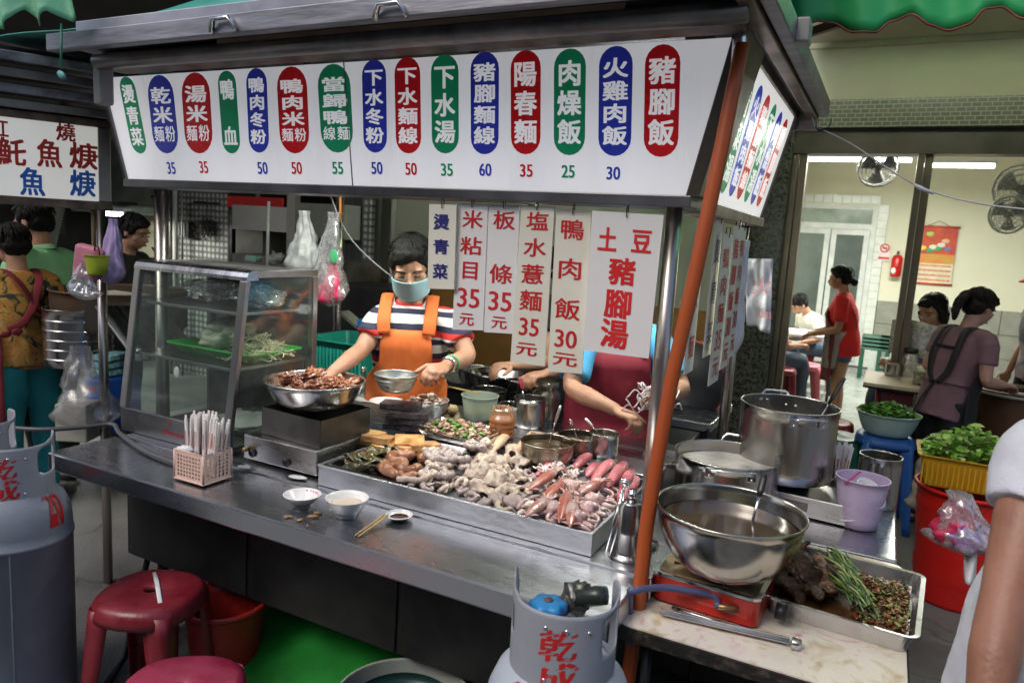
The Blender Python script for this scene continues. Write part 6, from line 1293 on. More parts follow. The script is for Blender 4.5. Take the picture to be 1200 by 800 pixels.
def human(name, label, loc, rz, h=1.6, J=None, head=(0, 0, 0), sk=None, hair='short', shirt=None, sleeve=.55, hem=.80, neckline=1.345, trousers=None, short_legs=False,
          girth=1.0, vox=.0075, hands=((.6, None), (.6, None)), face=True, hairm_=None, wrinkle=.006, collar=None, sit=False, seed=0):
    """loc gives where the head is (x, y) and the floor height; the feet are placed under it"""
    s = h/1.6; lean_ = (J or {}).get('lean', 0); pz = (J or {}).get('pelvis', (0, 0, .88))[2]; hv = V((J or {}).get('head', (0, .025, 1.475)))-V((0, 0, pz)); hv = R3('X', -lean_)@hv
    o_ = R3('Z', rz)@V((hv.x*s, hv.y*s, 0)); loc = (loc[0]-o_.x, loc[1]-o_.y, loc[2]); t = thing(name, label, 'person', loc, rz); Wm = Matrix.Translation(V(loc))@Matrix.Rotation(rz, 4, 'Z'); Wi = Wm.inverted()
    K = {'pelvis': V((0, 0, .88)), 'waist': V((0, .0, 1.0)), 'chest': V((0, .01, 1.17)), 'neck': V((0, -.005, 1.335)), 'head': V((0, .025, 1.475))}
    for sd, k in ((1, 'r'), (-1, 'l')):
        K['sh'+k] = V((.165*sd, -.005, 1.285)); K['el'+k] = V((.215*sd, .0, 1.03)); K['wr'+k] = V((.215*sd, .09, .82)); K['hip'+k] = V((.085*sd, 0, .87)); K['kn'+k] = V((.09*sd, .02, .47)); K['an'+k] = V((.095*sd, -.015, .075))
    K = {k: v*s for k, v in K.items()}
    for k, v in (J or {}).items():
        if k == 'lean':          # forward lean of the upper body about the pelvis, radians
            piv = K['pelvis']; R = R3('X', -v)
            for q in ('waist', 'chest', 'neck', 'head', 'shr', 'shl', 'elr', 'ell', 'wrr', 'wrl'): K[q] = piv+R@(K[q]-piv)*(1.0)
        elif k.startswith('w:'): K[k[2:]] = Wi@V(v)      # given in world coordinates
        else: K[k] = V(v)*s
    X, Y, Z = V((1, 0, 0)), V((0, 1, 0)), V((0, 0, 1))
    HR = R3('Z', head[0])@R3('X', -head[1])@R3('Y', head[2]); hc = K['head']; sk = sk or skin
    up = (K['neck']-K['pelvis']).normalized(); fw = (Y-up*Y.dot(up)).normalized()
    mb = MB()
    # head
    hp = lambda x, y, z: hc+HR@V((x*s, y*s, z*s))
    mb.ell(hp(0, -.008, .028), (.073*s, .090*s, .080*s), HR, 20, 14); mb.ell(hp(0, .028, -.028), (.058*s, .062*s, .072*s), HR, 18, 12); mb.ell(hp(0, .045, -.078), (.030*s, .030*s, .022*s), HR, 12, 8)
    for sd in (-1, 1):
        mb.ell(hp(.042*sd, .050, -.022), (.024*s, .022*s, .024*s), HR, 10, 7); mb.ell(hp(.076*sd, -.004, -.008), (.008*s, .018*s, .030*s), HR, 10, 7); mb.ell(hp(.032*sd, .070, .026), (.024*s, .014*s, .008*s), HR, 10, 6)
    capsule3(mb, [hp(0, .084, .012), hp(0, .096, -.012), hp(0, .104, -.026)], [.007*s, .0085*s, .0115*s], 8)
    for sd in (-1, 1): mb.ell(hp(.011*sd, .096, -.028), (.008*s, .009*s, .007*s), HR, 8, 6)
    mb.ell(hp(0, .088, -.056), (.022*s, .010*s, .010*s), HR, 10, 6)
    P, R = smooth_path([K['neck']-up*.05*s, K['neck']+V((0, .0, .02))*s, hp(0, -.015, -.03)], [.062*s, .050*s, .050*s]); mb.tube(P, R, 14)
    # trunk under the clothes
    sc = lambda k: K[k]
    rings = [(K['pelvis']-up*.10*s, X, fw, .13*s*girth, .09*s*girth), (K['pelvis'], X, fw, .15*s*girth, .105*s*girth), (K['waist'], X, fw, .125*s*girth, .088*s*girth), (K['chest'], X, fw, .145*s*girth, .10*s*girth), (K['chest'].lerp(K['neck'], .6), X, fw, .13*s, .075*s), (K['neck'], X, fw, .05*s, .045*s)]
    loftc(mb, rings)
    for i, k in enumerate('rl'):
        sd = 1 if k == 'r' else -1
        P, R = smooth_path([K['chest'].lerp(K['neck'], .6), K['sh'+k], K['sh'+k].lerp(K['el'+k], .45), K['el'+k], K['el'+k].lerp(K['wr'+k], .35), K['wr'+k]], [.05*s, .050*s*(.6+.4*girth), .043*s*(.6+.4*girth), .034*s*(.7+.3*girth), .036*s*(.7+.3*girth), .0235*s], 3)
        mb.tube(P, R, 14); dv = (K['wr'+k]-K['el'+k]).normalized()
        c_, nrm = hands[i][0], hands[i][1]; nn = V(nrm) if nrm is not None else (Wi.to_3x3()@V((0, 0, 1)) if abs(dv.z) < .8 else X*sd)
        hd = V(hands[i][2]) if len(hands[i]) > 2 else dv
        hand(mb, K['wr'+k], hd, nn, c_, s, sd)
        if not sit or True:
            P, R = smooth_path([K['hip'+k], K['hip'+k].lerp(K['kn'+k], .4), K['kn'+k], K['kn'+k].lerp(K['an'+k], .35), K['an'+k]], [.085*s, .075*s, .052*s, .052*s, .034*s], 3); mb.tube(P, R, 14)
            mb.ell(K['an'+k]+V((0, .05*s, -.035*s)), (.038*s, .105*s, .036*s), None, 12, 8)
    body = part_local(mb, 'body', sk, t); remesh(body, vox, 2)
    # clothes
    if shirt:
        mb = MB(); g = girth
        hz_ = (K['pelvis']-up*(.88-hem)*s) if hem < .88 else K['pelvis'].lerp(K['waist'], (hem-.88)/.12)
        rr_ = [(hz_, X, fw, .162*s*g, .122*s*g)]
        if hem < .86: rr_.append((K['pelvis'], X, fw, .166*s*g, .122*s*g))
        rr_ += [(K['waist'], X, fw, .150*s*g, .108*s*g), (K['waist'].lerp(K['chest'], .5), X, fw, .158*s*g, .118*s*g), (K['chest'], X, fw, .165*s*g, .120*s*g), (K['chest'].lerp(K['neck'], .5), X, fw, .165*s*(.5+.5*g), .100*s), (K['chest'].lerp(K['neck'], .78), X, fw, .125*s, .080*s), (K['chest'].lerp(K['neck'], .97), X, fw, .068*s, .062*s)]
        loftc(mb, rr_, 26)
        for k in 'rl':
            e = K['sh'+k].lerp(K['el'+k], min(1, sleeve)); a = K['chest'].lerp(K['neck'], .62); sh = K['sh'+k]
            pts = [a, sh, e]; rs = [.062*s, .064*s*(.6+.4*g), .060*s*(.6+.4*g)]
            if sleeve > 1: pts = [a, sh, K['el'+k], K['el'+k].lerp(K['wr'+k], sleeve-1)]; rs = [.06*s, .060*s, .052*s, .040*s]
            P, R = smooth_path(pts, rs, 4); mb.tube(P, R, 16)
        o = part_local(mb, 'shirt', shirt, t); remesh(o, max(vox, .009), 3, wrinkle, 11/s, seed)
    if collar:
        mb = MB()
        for sd in (-1, 1):
            nk = K['chest'].lerp(K['neck'], .97)
            p0 = nk-fw*.062*s+up*.03*s; pts = [p0+X*.0*sd, nk+X*sd*.066*s-fw*.02*s+up*.022*s, nk+X*sd*.06*s+fw*.045*s+up*.0*s, nk+X*sd*.018*s+fw*.085*s-up*.05*s]
            inn = [p-up*.035*s+(p-nk).normalized()*.022*s for p in pts]; inn[-1] = nk+X*sd*.062*s+fw*.098*s-up*.075*s
            mb.sheet(lambda u, v, pts=pts, inn=inn: (lambda i, f: (pts[i].lerp(pts[i+1], f)).lerp(inn[i].lerp(inn[i+1], f), v))(min(2, int(u*3)), u*3-min(2, int(u*3))), 12, 4, .003)
        part_local(mb, 'collar', collar, t)
    if trousers:
        mb = MB(); loftc(mb, [(K['pelvis']-up*.06*s, X, Y, .15*s*girth, .115*s*girth), (K['pelvis'], X, Y, .155*s*girth, .115*s*girth), (K['pelvis'].lerp(K['waist'], .7), X, fw, .14*s*girth, .10*s*girth)])
        for k in 'rl':
            if short_legs: pts = [K['hip'+k], K['hip'+k].lerp(K['kn'+k], .45)]; rs = [.095*s, .088*s]
            else: pts = [K['hip'+k], K['hip'+k].lerp(K['kn'+k], .5), K['kn'+k], K['kn'+k].lerp(K['an'+k], .5), K['an'+k]]; rs = [.098*s*girth, .088*s*girth, .070*s, .062*s, .056*s]
            P, R = smooth_path(pts, rs, 4); mb.tube(P, R, 14)
        o = part_local(mb, 'trousers' if not short_legs else 'shorts', trousers, t); remesh(o, .010, 3, wrinkle, 9/s, seed+3)
    for k in 'rl':
        mb = MB(); mb.ell(K['an'+k]+V((0, .045*s, -.045*s)), (.044*s, .115*s, .033*s), None, 14, 8); part_local(mb, 'shoe', shoe, t)
    # hair
    if hair:
        mb = MB(); mb.ell(hp(0, -.020, .050), (.082*s, .094*s, .078*s), HR, 20, 12); mb.ell(hp(0, -.045, .0), (.078*s, .068*s, .075*s), HR, 18, 12)
        for sd in (-1, 1):
            mb.ell(hp(.062*sd, -.01, .035), (.024*s, .055*s, .05*s), HR, 12, 8); mb.ell(hp(.072*sd, .018, .022), (.010*s, .012*s, .030*s), HR, 8, 6)
        mb.ell(hp(0, .045, .085), (.060*s, .038*s, .028*s), HR, 14, 8); mb.ell(hp(.02, .066, .070), (.042*s, .018*s, .018*s), HR, 12, 7)
        if hair == 'bob':
            for a in range(9): an = math.pi+math.pi*a/8; mb.ell(hp(math.cos(an)*.07, -.02+math.sin(an)*.06, -.045), (.028*s, .028*s, .06*s), HR, 10, 7)
            for sd in (-1, 1): mb.ell(hp(.078*sd, .012, -.03), (.016*s, .030*s, .060*s), HR, 10, 7)
        if hair == 'pony':
            capsule3(mb, [hp(0, -.105, .04), hp(0, -.145, .035), hp(0, -.165, -.03), hp(0, -.155, -.10), hp(.005, -.14, -.15)], [.020*s, .028*s, .034*s, .028*s, .010*s], 12)
        if hair == 'bun': mb.ell(hp(0, -.125, -.045), (.042*s, .036*s, .038*s), HR, 12, 8)
        o = part_local(mb, 'hair', hairm_ or hairm, t); remesh(o, .007, 1, .007, 34, seed)
        mb = MB(); q = random.Random(seed+99)
        for i in range(260 if vox < .009 else 90):
            th, ph = q.uniform(0, 6.283), q.uniform(.15, 1.0); cr = V((.0, -.035, .115)); pts = []
            if math.sin(th) > .2: ph *= .38
            for j in range(5):
                a_ = ph*1.5+j*.16; x_, y_, z_ = math.sin(a_)*math.cos(th), math.sin(a_)*math.sin(th), math.cos(a_); k_ = 1.05+.03*(j == 4)
                pts.append(hp(x_*.084*k_, -.022+y_*.100*k_, .040+z_*.085*k_))
            mb.tube(pts, [.0035*s, .0045*s, .004*s, .003*s, .0006*s], 4, flat=.6)
        part_local(mb, 'hair_strands', hairm_ or hairm, t, kind='stuff')
    if face:
        for sd in (-1, 1):
            mb = MB(); mb.ell(hp(.031*sd, .0835, .002), (.0135*s, .005*s, .0045*s), HR, 10, 6); part_local(mb, 'eye', M('eye_dark', (.03, .02, .015), .25), t)
            mb = MB(); mb.tube([hp(.014*sd, .090, .024), hp(.032*sd, .088, .029), hp(.050*sd, .075, .023)], .0028*s, 6); part_local(mb, 'eyebrow', hairm, t)
        mb = MB(); mb.ell(hp(0, .0965, -.056), (.021*s, .0045*s, .0058*s), HR, 12, 6); part_local(mb, 'mouth', M('lips', (.36, .12, .10), .4), t)
    t_info = dict(K=K, s=s, X=X, fw=fw, up=up, HR=HR, hp=hp, hc=hc, g=girth, W=Wm, Wi=Wi)
    return t, t_info
def apron(t, I, mat, top=1.22, bot=.55, half=1.05, bib=.62, name='apron', off=.012, sway=0):
    """bib and skirt wrapped round the front of the body as a cloth with thickness"""
    K, s, X, fw, up, g = I['K'], I['s'], I['X'], I['fw'], I['up'], I['g']
    def fn(u, v):
        z = bot+(top-bot)*v; hw = half if z < 1.0 else half-(half-bib)*min(1, (z-1.0)/.10)
        if z <= .88: c = K['pelvis']+V((0, 0, (z-.88)*s)); rx, ry = (.175+.02*(.88-z))*s*g, (.135+.03*(.88-z))*s*g
        elif z <= 1.0: c = K['pelvis'].lerp(K['waist'], (z-.88)/.12); rx, ry = .170*s*g, .128*s*g
        elif z <= 1.17: c = K['waist'].lerp(K['chest'], (z-1)/.17); rx, ry = .168*s*g, .130*s*g
        else: c = K['chest'].lerp(K['neck'], (z-1.17)/.165); rx, ry = (.168-.3*(z-1.17))*s*g, (.132-.35*(z-1.17))*s
        a = math.pi/2+(u-.5)*2*hw; ca, sa = math.cos(a), math.sin(a); k = 1/((abs(ca)**2.4+abs(sa)**2.4)**(1/2.4))
        fold = 1+.05*math.sin(a*9+z*4)*max(0, 1-v*1.4)+.03*noise.noise(V((a*7, z*16, sway)))+.02*noise.noise(V((a*3, z*6, sway)))
        f = fw if z > .88 else V((0, 1, 0)); return c+X*ca*(rx+off)*k*fold+f*sa*(ry+off)*k*fold
    mb = MB(); mb.sheet(fn, 30, 26, .003); a_ = part_local(mb, name, mat, t); return fn
def strap(t, pts, r, mat, name='strap', flat=.16, side=(1, 0, 0)):
    mb = MB(); mb.tube(spline(pts, 5), r, 10, flat=flat, side=side); return part_local(mb, name, mat, t)

# ---- the cook in the orange apron
def bands(name, cols, period):
    def fn(n, L, co):
        sp = n.new('ShaderNodeSeparateXYZ'); L.new(co, sp.inputs[0]); nz = n.new('ShaderNodeTexNoise'); nz.inputs['Scale'].default_value = 4; L.new(co, nz.inputs[0])
        m = n.new('ShaderNodeMath'); m.operation = 'MULTIPLY_ADD'; m.inputs[1].default_value = 1/period; L.new(sp.outputs[2], m.inputs[0]); m.inputs[2].default_value = .1
        a = n.new('ShaderNodeMath'); a.operation = 'MULTIPLY_ADD'; a.inputs[1].default_value = .18; L.new(nz.outputs[0], a.inputs[0]); L.new(m.outputs[0], a.inputs[2])
        f = n.new('ShaderNodeMath'); f.operation = 'FRACT'; L.new(a.outputs[0], f.inputs[0]); r = n.new('ShaderNodeValToRGB'); r.color_ramp.interpolation = 'CONSTANT'; e = r.color_ramp.elements
        while len(e) < len(cols): e.new(.5)
        for k, (p, c) in enumerate(cols): e[k].position = p; e[k].color = (*c, 1)
        L.new(f.outputs[0], r.inputs[0]); return r.outputs[0]
    return node_mat(name, fn, .8)
stripe = bands('striped_cotton', [(0, (.72, .72, .70)), (.30, (.02, .02, .05)), (.48, (.72, .72, .70)), (.56, (.60, .03, .03)), (.78, (.02, .02, .05))], .115)
white_c = M('white_cotton', (.74, .74, .74), .8, 0, .04, 8)
c = dp(481, 330, 2.95); bx_, by_ = c.x, c.y
SX = 1.555
t, I = human('person', 'cook in orange apron, striped polo and pale blue face mask holding a tin bowl', (bx_, by_, 0), math.pi+.50, 1.60,
   J={'lean': .10, 'w:shr': dp(447, 374, 2.98), 'w:elr': dp(424, 410, 2.90), 'w:wrr': dp(388, 438, 2.72), 'w:shl': dp(527, 378, 2.98), 'w:ell': dp(550, 417, 2.90), 'w:wrl': dp(522, 429, 2.76)},
   head=(.05, .50, .08), sk=skin, hair='short', shirt=stripe, sleeve=.62, collar=white_c, trousers=clothk, vox=.0058, hands=((.5, None), (.9, (0, .5, 1))), seed=3, girth=.98)
apron(t, I, M('orange_apron', (.58, .13, .025), .75, 0, .10, 5, .1, 40), top=1.235, bot=.55, half=1.15, bib=.60)
K, s, fw, up = I['K'], I['s'], I['fw'], I['up']
oa = MC['orange_apron']
for sd in (-1, 1): strap(t, [K['chest'].lerp(K['neck'], .30)+V((sd*.088*s, 0, 0))+fw*.130*s, K['chest'].lerp(K['neck'], .65)+V((sd*.092*s, 0, .0))+fw*.112*s, K['neck']+V((sd*.092*s, .035*s, .004)), K['neck']+V((sd*.090*s, -.03*s, .012)), K['chest'].lerp(K['neck'], .6)+V((sd*.075*s, -.11*s, 0))], .026*s, oa)
hp = I['hp']; maskm = M('mask_blue', (.34, .60, .68), .8, 0, .04, 10)
def mfn(u, v):
    x = (u-.5)*2; a = x*1.28; y = .112*math.cos(a*.80)-.002+.0022*math.sin(v*26)*(1-abs(x)**3)+.010*math.exp(-(x*3.2)**2)*v; z = -.012-.088*(1-v)*(1-.18*abs(x)**2)+.018*(1-abs(x))*0
    return hp(.076*math.sin(a*1.0), y*1.02-.012*(1-v), z+.012*v*(1-abs(x)))
mb = MB(); mb.sheet(mfn, 24, 10, .002); mk = part_local(mb, 'face_mask', maskm, t)
for sd in (-1, 1): mb = MB(); mb.tube([hp(sd*.075, .030, -.02), hp(sd*.085, .0, .012), hp(sd*.083, -.012, .02)], .0015, 6); part_local(mb, 'ear_loop', white_pl, mk)
wl = K['wrl']; dv = (K['wrl']-K['ell']).normalized()
def bracelet(t, c, d, r, th, mat, name):
    q = d.to_track_quat('Z', 'Y').to_matrix(); mb = MB(); mb.tube([c+q@V((r*math.cos(a*.39), r*math.sin(a*.39), 0)) for a in range(16)], th, 8, closed=True); part_local(mb, name, mat, t)
bracelet(t, wl-dv*.02, dv, .0285, .006, steel_b, 'watch'); bracelet(t, wl-dv*.045, dv, .031, .0055, M('jade_green', (.10, .30, .14), .3), 'bracelet')
mb = MB(); mb.ell(wl-dv*.02+V((0, .0, .028)), (.014, .014, .006)); part_local(mb, 'watch_face', china, t)
p = dp(464, 447, 2.70); bb = vessel('tin_bowl', 'dented thin tin bowl stack held by the cook in the orange apron', 'bowl', (p.x, p.y, p.z-.035), .078, .062, M('tin', (.48, .50, .48), .35, .9, .15, 20, .2, 50), rb=.052, flare=1.3)
for i in range(3): mb = MB(); mb.lathe([(.056+i*.006, .012+i*.014), (.064+i*.006, .016+i*.014), (.060+i*.006, .020+i*.014)], (0, 0, 0), 32); part_local(mb, 'nested_bowl_edge', MC['tin'], bb)

# ---- person in blue behind the large card
bluec = M('blue_cotton', (.07, .34, .62), .8, 0, .12, 6, .1, 30); redap = M('dark_red_apron', (.22, .012, .03), .75, 0, .15, 5, .1, 30)
c = dp(728, 330, 2.95)
t, I = human('person', 'person in blue shirt and dark red apron, face hidden by the large white card', (c.x, c.y, 0), math.pi+.30, 1.60,
   J={'lean': .08, 'w:shr': dp(684, 400, 2.95), 'w:elr': dp(668, 455, 2.85), 'w:wrr': dp(722, 480, 2.70), 'w:shl': dp(770, 400, 2.95), 'w:ell': dp(800, 455, 2.88), 'w:wrl': dp(784, 462, 2.70)}, head=(0, .35, 0), sk=skin, hair='short', shirt=bluec, sleeve=.78, trousers=clothk, vox=.0058, hands=((.8, None), (.7, None)), girth=1.12, seed=9)
apron(t, I, redap, top=1.21, bot=.5, half=1.2, bib=.75); K, s, fw = I['K'], I['s'], I['fw']
for sd in (-1, 1): strap(t, [K['chest'].lerp(K['neck'], .22)+V((sd*.105*s, 0, 0))+fw*.135*s, K['chest'].lerp(K['neck'], .8)+V((sd*.10*s, 0, .0))+fw*.07*s, K['neck']+V((sd*.08*s, -.02, -.02))], .024*s, redap)
p = dp(764, 470, 2.66); mb = MB()
for i in range(26): mb.tube([p+(q_-p)*.9 for q_ in curl(p+V((rnd.uniform(-.03, .03), 0, rnd.uniform(-.04, .04))), .12, .003, .9, 12, 900+i, 1.4)], .003, 5)
one(mb, 'squid_tangle', M('washed_squid', (.55, .48, .50), .35, 0, .25, 40, coat=.3), 'tangle of pale squid held by the person in blue', 'squid')
# ---- helper working further back, only forearms and hands show below the cards
c = dp(662, 335, 3.45)
t, I = human('person', 'helper behind the hanging cards, only forearms over a pan showing', (c.x, c.y, 0), math.pi-.2+.7, 1.6, J={'lean': .05, 'w:elr': dp(650, 425, 3.3), 'w:wrr': dp(600, 428, 3.15), 'w:ell': dp(690, 430, 3.2), 'w:wrl': dp(640, 438, 3.05)}, sk=skin, shirt=clothk, trousers=clothk, vox=.007, hands=((.7, None), (.9, None)), seed=4)

# ---- foreground customer at the right edge
wt2 = M('white_tee', (.58, .59, .64), .85, 0, .05, 4, .35, 320)
c = V((.445, 1.655, 0))
t, I = human('person', 'customer in white t-shirt and jeans cut off by the right edge, bare arm hanging', (c.x, c.y, 0), math.pi/2, 1.66,
   J={'neck': (0, -.06, 1.335), 'chest': (0, -.03, 1.165), 'head': (0, -.06, 1.475), 'w:shl': dp(1222, 525, 1.36), 'w:ell': dp(1176, 705, 1.27), 'w:wrl': dp(1146, 880, 1.20), 'w:shr': V((.46, 1.83, 1.34)), 'w:elr': V((.44, 1.92, 1.10)), 'w:wrr': V((.50, 2.05, .92))}, head=(0, .2, 0), sk=M('arm_skin', (.27, .12, .07), .5, 0, .12, 9, .15, 110, sub=.08, col2=(.33, .155, .10)), hair='short', shirt=wt2, sleeve=.42, hem=.70, trousers=denim, vox=.0065, girth=1.28, wrinkle=.010, seed=14)

# ---- pony-tailed woman in mauve
mauve = M('mauve_cotton', (.20, .105, .13), .8, 0, .15, 6, .1, 30); strapk = M('black_strap', (.015, .015, .017), .7)
c = dp(1150, 380, 4.35); c.x += -.02
rzp = math.pi+ 1.75
t, I = human('person', 'pony-tailed woman in mauve t-shirt with a black apron tied at her back', (c.x, c.y, 0), -.85, 1.49, J={'lean': .24, 'elr': (.22, .06, 1.02), 'wrr': (.17, .27, .99), 'ell': (-.22, .03, 1.03), 'wrl': (-.15, .28, .98)}, head=(.0, .45, 0), sk=M('skin_rosy', (.52, .28, .22), .5, 0, .1, 10, sub=.1), hair='pony', shirt=mauve, sleeve=.62, hem=.74, trousers=clothk, vox=.008, seed=20, hairm_=M('dark_brown_hair', (.014, .009, .007), .6, 0, .4, 30, .4, 130, (1, 1, .25), spec=.25))
apron(t, I, clothk, top=1.22, bot=.42, half=1.75, bib=.6); K, s, fw, up = I['K'], I['s'], I['fw'], I['up']
bk_ = lambda x, zf, d: K['waist'].lerp(K['neck'], zf)+V((x*s, 0, 0))-fw*d*s
strap(t, [K['neck']+V((.07*s, .05*s, 0)), bk_(.075, .95, .09), bk_(.085, .5, .132), bk_(.07, .1, .125), bk_(.02, -.15, .125)], .020*s, strapk)
strap(t, [K['neck']+V((-.07*s, .05*s, 0)), bk_(-.075, .95, .09), bk_(-.085, .5, .132), bk_(-.07, .1, .125), bk_(-.02, -.15, .125)], .020*s, strapk)
strap(t, [bk_(-.085, .55, .135), bk_(.0, .54, .134), bk_(.085, .55, .135)], .012*s, strapk)
strap(t, [K['waist']+V((.165*s, .0, -.03)), bk_(.10, -.12, .118), bk_(-.10, -.12, .118), K['waist']+V((-.165*s, .0, -.03))], .012*s, strapk)
strap(t, [bk_(0, -.12, .125), bk_(-.03, -.5, .15), bk_(-.05, -.9, .16)], .012*s, strapk)

# ---- red-shirted waitress in the shop
redt = M('bright_red_cotton', (.62, .015, .015), .8, 0, .12, 6, .1, 30)
c = dp(982, 345, 6.7)
t, I = human('person', 'waitress in bright red t-shirt, denim shorts and dark red apron inside the shop', (c.x, c.y, 0), 1.55, 1.53, J={'lean': .14, 'ell': (-.22, .05, 1.0), 'wrl': (-.17, .27, .93), 'elr': (.22, .05, 1.0), 'wrr': (.15, .27, .93)}, head=(0, .15, 0), sk=skin2, hair='bun', shirt=redt, sleeve=.75, hem=.74, trousers=denim, short_legs=True, vox=.0095, girth=1.12, seed=25)
apron(t, I, M('wine_apron', (.13, .008, .02), .75), top=1.2, bot=.5, half=1.1, bib=.7); K, s, fw = I['K'], I['s'], I['fw']
strap(t, [K['neck']+V((-.07*s, .06*s, 0)), K['chest']+V((-.13*s, -.10*s, .02)), K['waist']+V((-.05*s, -.12*s, 0))], .018*s, MC['wine_apron'])
mb = MB(); mb.sheet(lambda u, v: K['pelvis']+V((-.17*s+.02*math.sin(u*7), (.16-.20*u*(1-v*.4))*s+.01, (.10-.36*v)*s)), 10, 10, .004); part_local(mb, 'grey_cloth', M('grey_cloth', (.30, .27, .24), .8), t)

# ---- seated diners
def chair_under(c, mat, lb):
    stool('shop_stool', lb, (c[0], c[1], .03), .16, .44, mat)
def seated(lb, px_, py_, dist, rz, shirt, hair_, lean=.35, hd=.6, arms=1, hm=None, h=1.6):
    c = dp(px_, py_, dist); s = h/1.6; dz = -.43
    J = {k: v for k, v in {'pelvis': (0, 0, .50), 'waist': (0, .0, .62), 'chest': (0, .02, .79), 'neck': (0, .01, .955), 'head': (0, .05, 1.09), 'hipr': (.09, .02, .49), 'hipl': (-.09, .02, .49), 'knr': (.11, .42, .50), 'knl': (-.11, .42, .50), 'anr': (.11, .44, .10), 'anl': (-.11, .44, .10),
         'shr': (.165, .0, .905), 'shl': (-.165, .0, .905), 'elr': (.22, .10, .68), 'ell': (-.22, .10, .68), 'wrr': (.12, .33, .74), 'wrl': (-.12, .33, .74)}.items()}
    J['lean'] = lean
    off = V((0, 0, 0)); ft = V((-math.sin(rz), math.cos(rz), 0))*(.05+.55*math.sin(lean))
    t, I = human('person', lb, (c.x-off.x, c.y-off.y, .03), rz, h, J=J, head=(0, hd, 0), hair=hair_, shirt=shirt, sleeve=.6, hem=.88, trousers=denim, vox=.0095, seed=int(px_), hairm_=hm, sit=True)
    chair_under((c.x-ft.x, c.y-ft.y), maroon_pl, 'dark red plastic stool under the '+' '.join(lb.split(' ')[:3])+' '+lb.split(' ')[-1])
    return t, I
creamt = M('cream_tee', (.62, .62, .46), .85, 0, .05, 5); greyt = M('grey_blue_tee', (.12, .15, .22), .85, 0, .15, 6)
seated('diner bending over a bowl in white t-shirt near the glazed door', 936, 362, 8.6, 2.2, white_c, 'short', .55, .7)
seated('diner seen from behind in a cream t-shirt beside the left window post', 915, 375, 7.5, -.9, creamt, 'short', .25, .3)
seated('dark haired woman reading a newspaper in grey blue t-shirt', 1092, 366, 5.75, 2.5, greyt, 'bob', .08, .40, h=1.76)
seated('small diner from behind in pale blouse next to the ponytail', 1113, 392, 5.35, -.6, creamt, 'bob', .15, .2, h=1.35)
p = dp(1080, 400, 5.45); mb = MB(); mb.sheet(lambda u, v: p+V(((u-.5)*.42, .08*math.cos(u*6)+.05, (v-.5)*.26+.02*math.sin(u*5))), 14, 6, .002); one(mb, 'newspaper', M('newsprint', (.45, .45, .42), .8, 0, .35, 40), 'open newspaper held by the grey blue woman', 'newspaper')
pk = dp(940, 430, 8.2); tb2 = thing('dining_table', 'small white topped dining table between the two seated diners', 'table', (pk.x, pk.y, .03)); q0 = dp(948, 395, 8.2)
mb = MB(); mb.box((0, 0, .70), (.75, .6, .03)); part_local(mb, 'top', white_pl, tb2, bevel=.01)
for sx in (-.3, .3):
    for sy in (-.22, .22): mb = MB(); mb.cyl((sx, sy, 0), (sx, sy, .69), .015, 8); part_local(mb, 'leg', dark_metal, tb2)
pp = dp(946, 405, 7.6); stool('pink_stool', 'pink plastic stool beside the waitress', (pp.x, pp.y, .03), .17, .45, M('pink_plastic', (.60, .16, .20), .4), .2)
stool('red_stool', 'dark red stool in front of the pink one', (pp.x-.2, pp.y-.5, .03), .17, .45, maroon_pl, .4)
# ---- capped customer at the right edge
print_c = node_mat('print_shirt', lambda n, L, co: (lambda v, r: (L.new(co, v.inputs[0]), L.new(v.outputs[0], r.inputs[0]), setattr(r.color_ramp.elements[0], 'color', (.30, .24, .26, 1)), setattr(r.color_ramp.elements[1], 'color', (.10, .10, .13, 1)), setattr(r.color_ramp.elements[0], 'position', .35), setattr(r.color_ramp.elements[1], 'position', .5), r.outputs[0])[-1])(n.new('ShaderNodeTexVoronoi'), n.new('ShaderNodeValToRGB')), .8)
c = dp(1222, 340, 5.3); t, I = human('person', 'customer in printed grey shirt and red cap at the far right edge', (c.x, c.y, 0), 1.9, 1.60, J={'lean': .05}, head=(0, .3, 0), shirt=print_c, sleeve=.7, trousers=clothk, vox=.0095, seed=31)
hp = I['hp']; mb = MB(); mb.ell(hp(0, -.01, .062), (.09, .10, .075), I['HR'], 18, 10); mb.ell(hp(0, .09, .07), (.07, .06, .012), I['HR'], 14, 6); part_local(mb, 'cap', redt, t)
# large pot table by her
p = dp(1190, 452, 4.6); tt = vessel('cook_pot', 'wide white rimmed cooking pot at the right edge behind the customer', 'pot', (p.x, p.y, .55), .22, .28, M('brown_enamel', (.12, .055, .03), .4), rim=.02, fill=M('dark_pot', (.04, .04, .05), .2), fz=.85)
mb = MB(); mb.lathe([(.205, .285), (.245, .287), (.245, .272), (.205, .272)], (0, 0, 0), 40); part_local(mb, 'rim', M('white_enamel', (.6, .6, .55), .3), tt)
mb = MB(); mb.tube([(-.02, -.22, .3), (-.02, -.26, .31), (.08, -.26, .31), (.08, -.22, .3)], .01, 8); part_local(mb, 'handle', white_pl, tt)
mb = MB(); mb.box((p.x, p.y, .27), (.50, .44, .55)); one(mb, 'stove_cabinet', M('brown_board', (.10, .045, .025), .6), 'brown cabinet carrying the wide cooking pot', 'cabinet', bevel=.01)

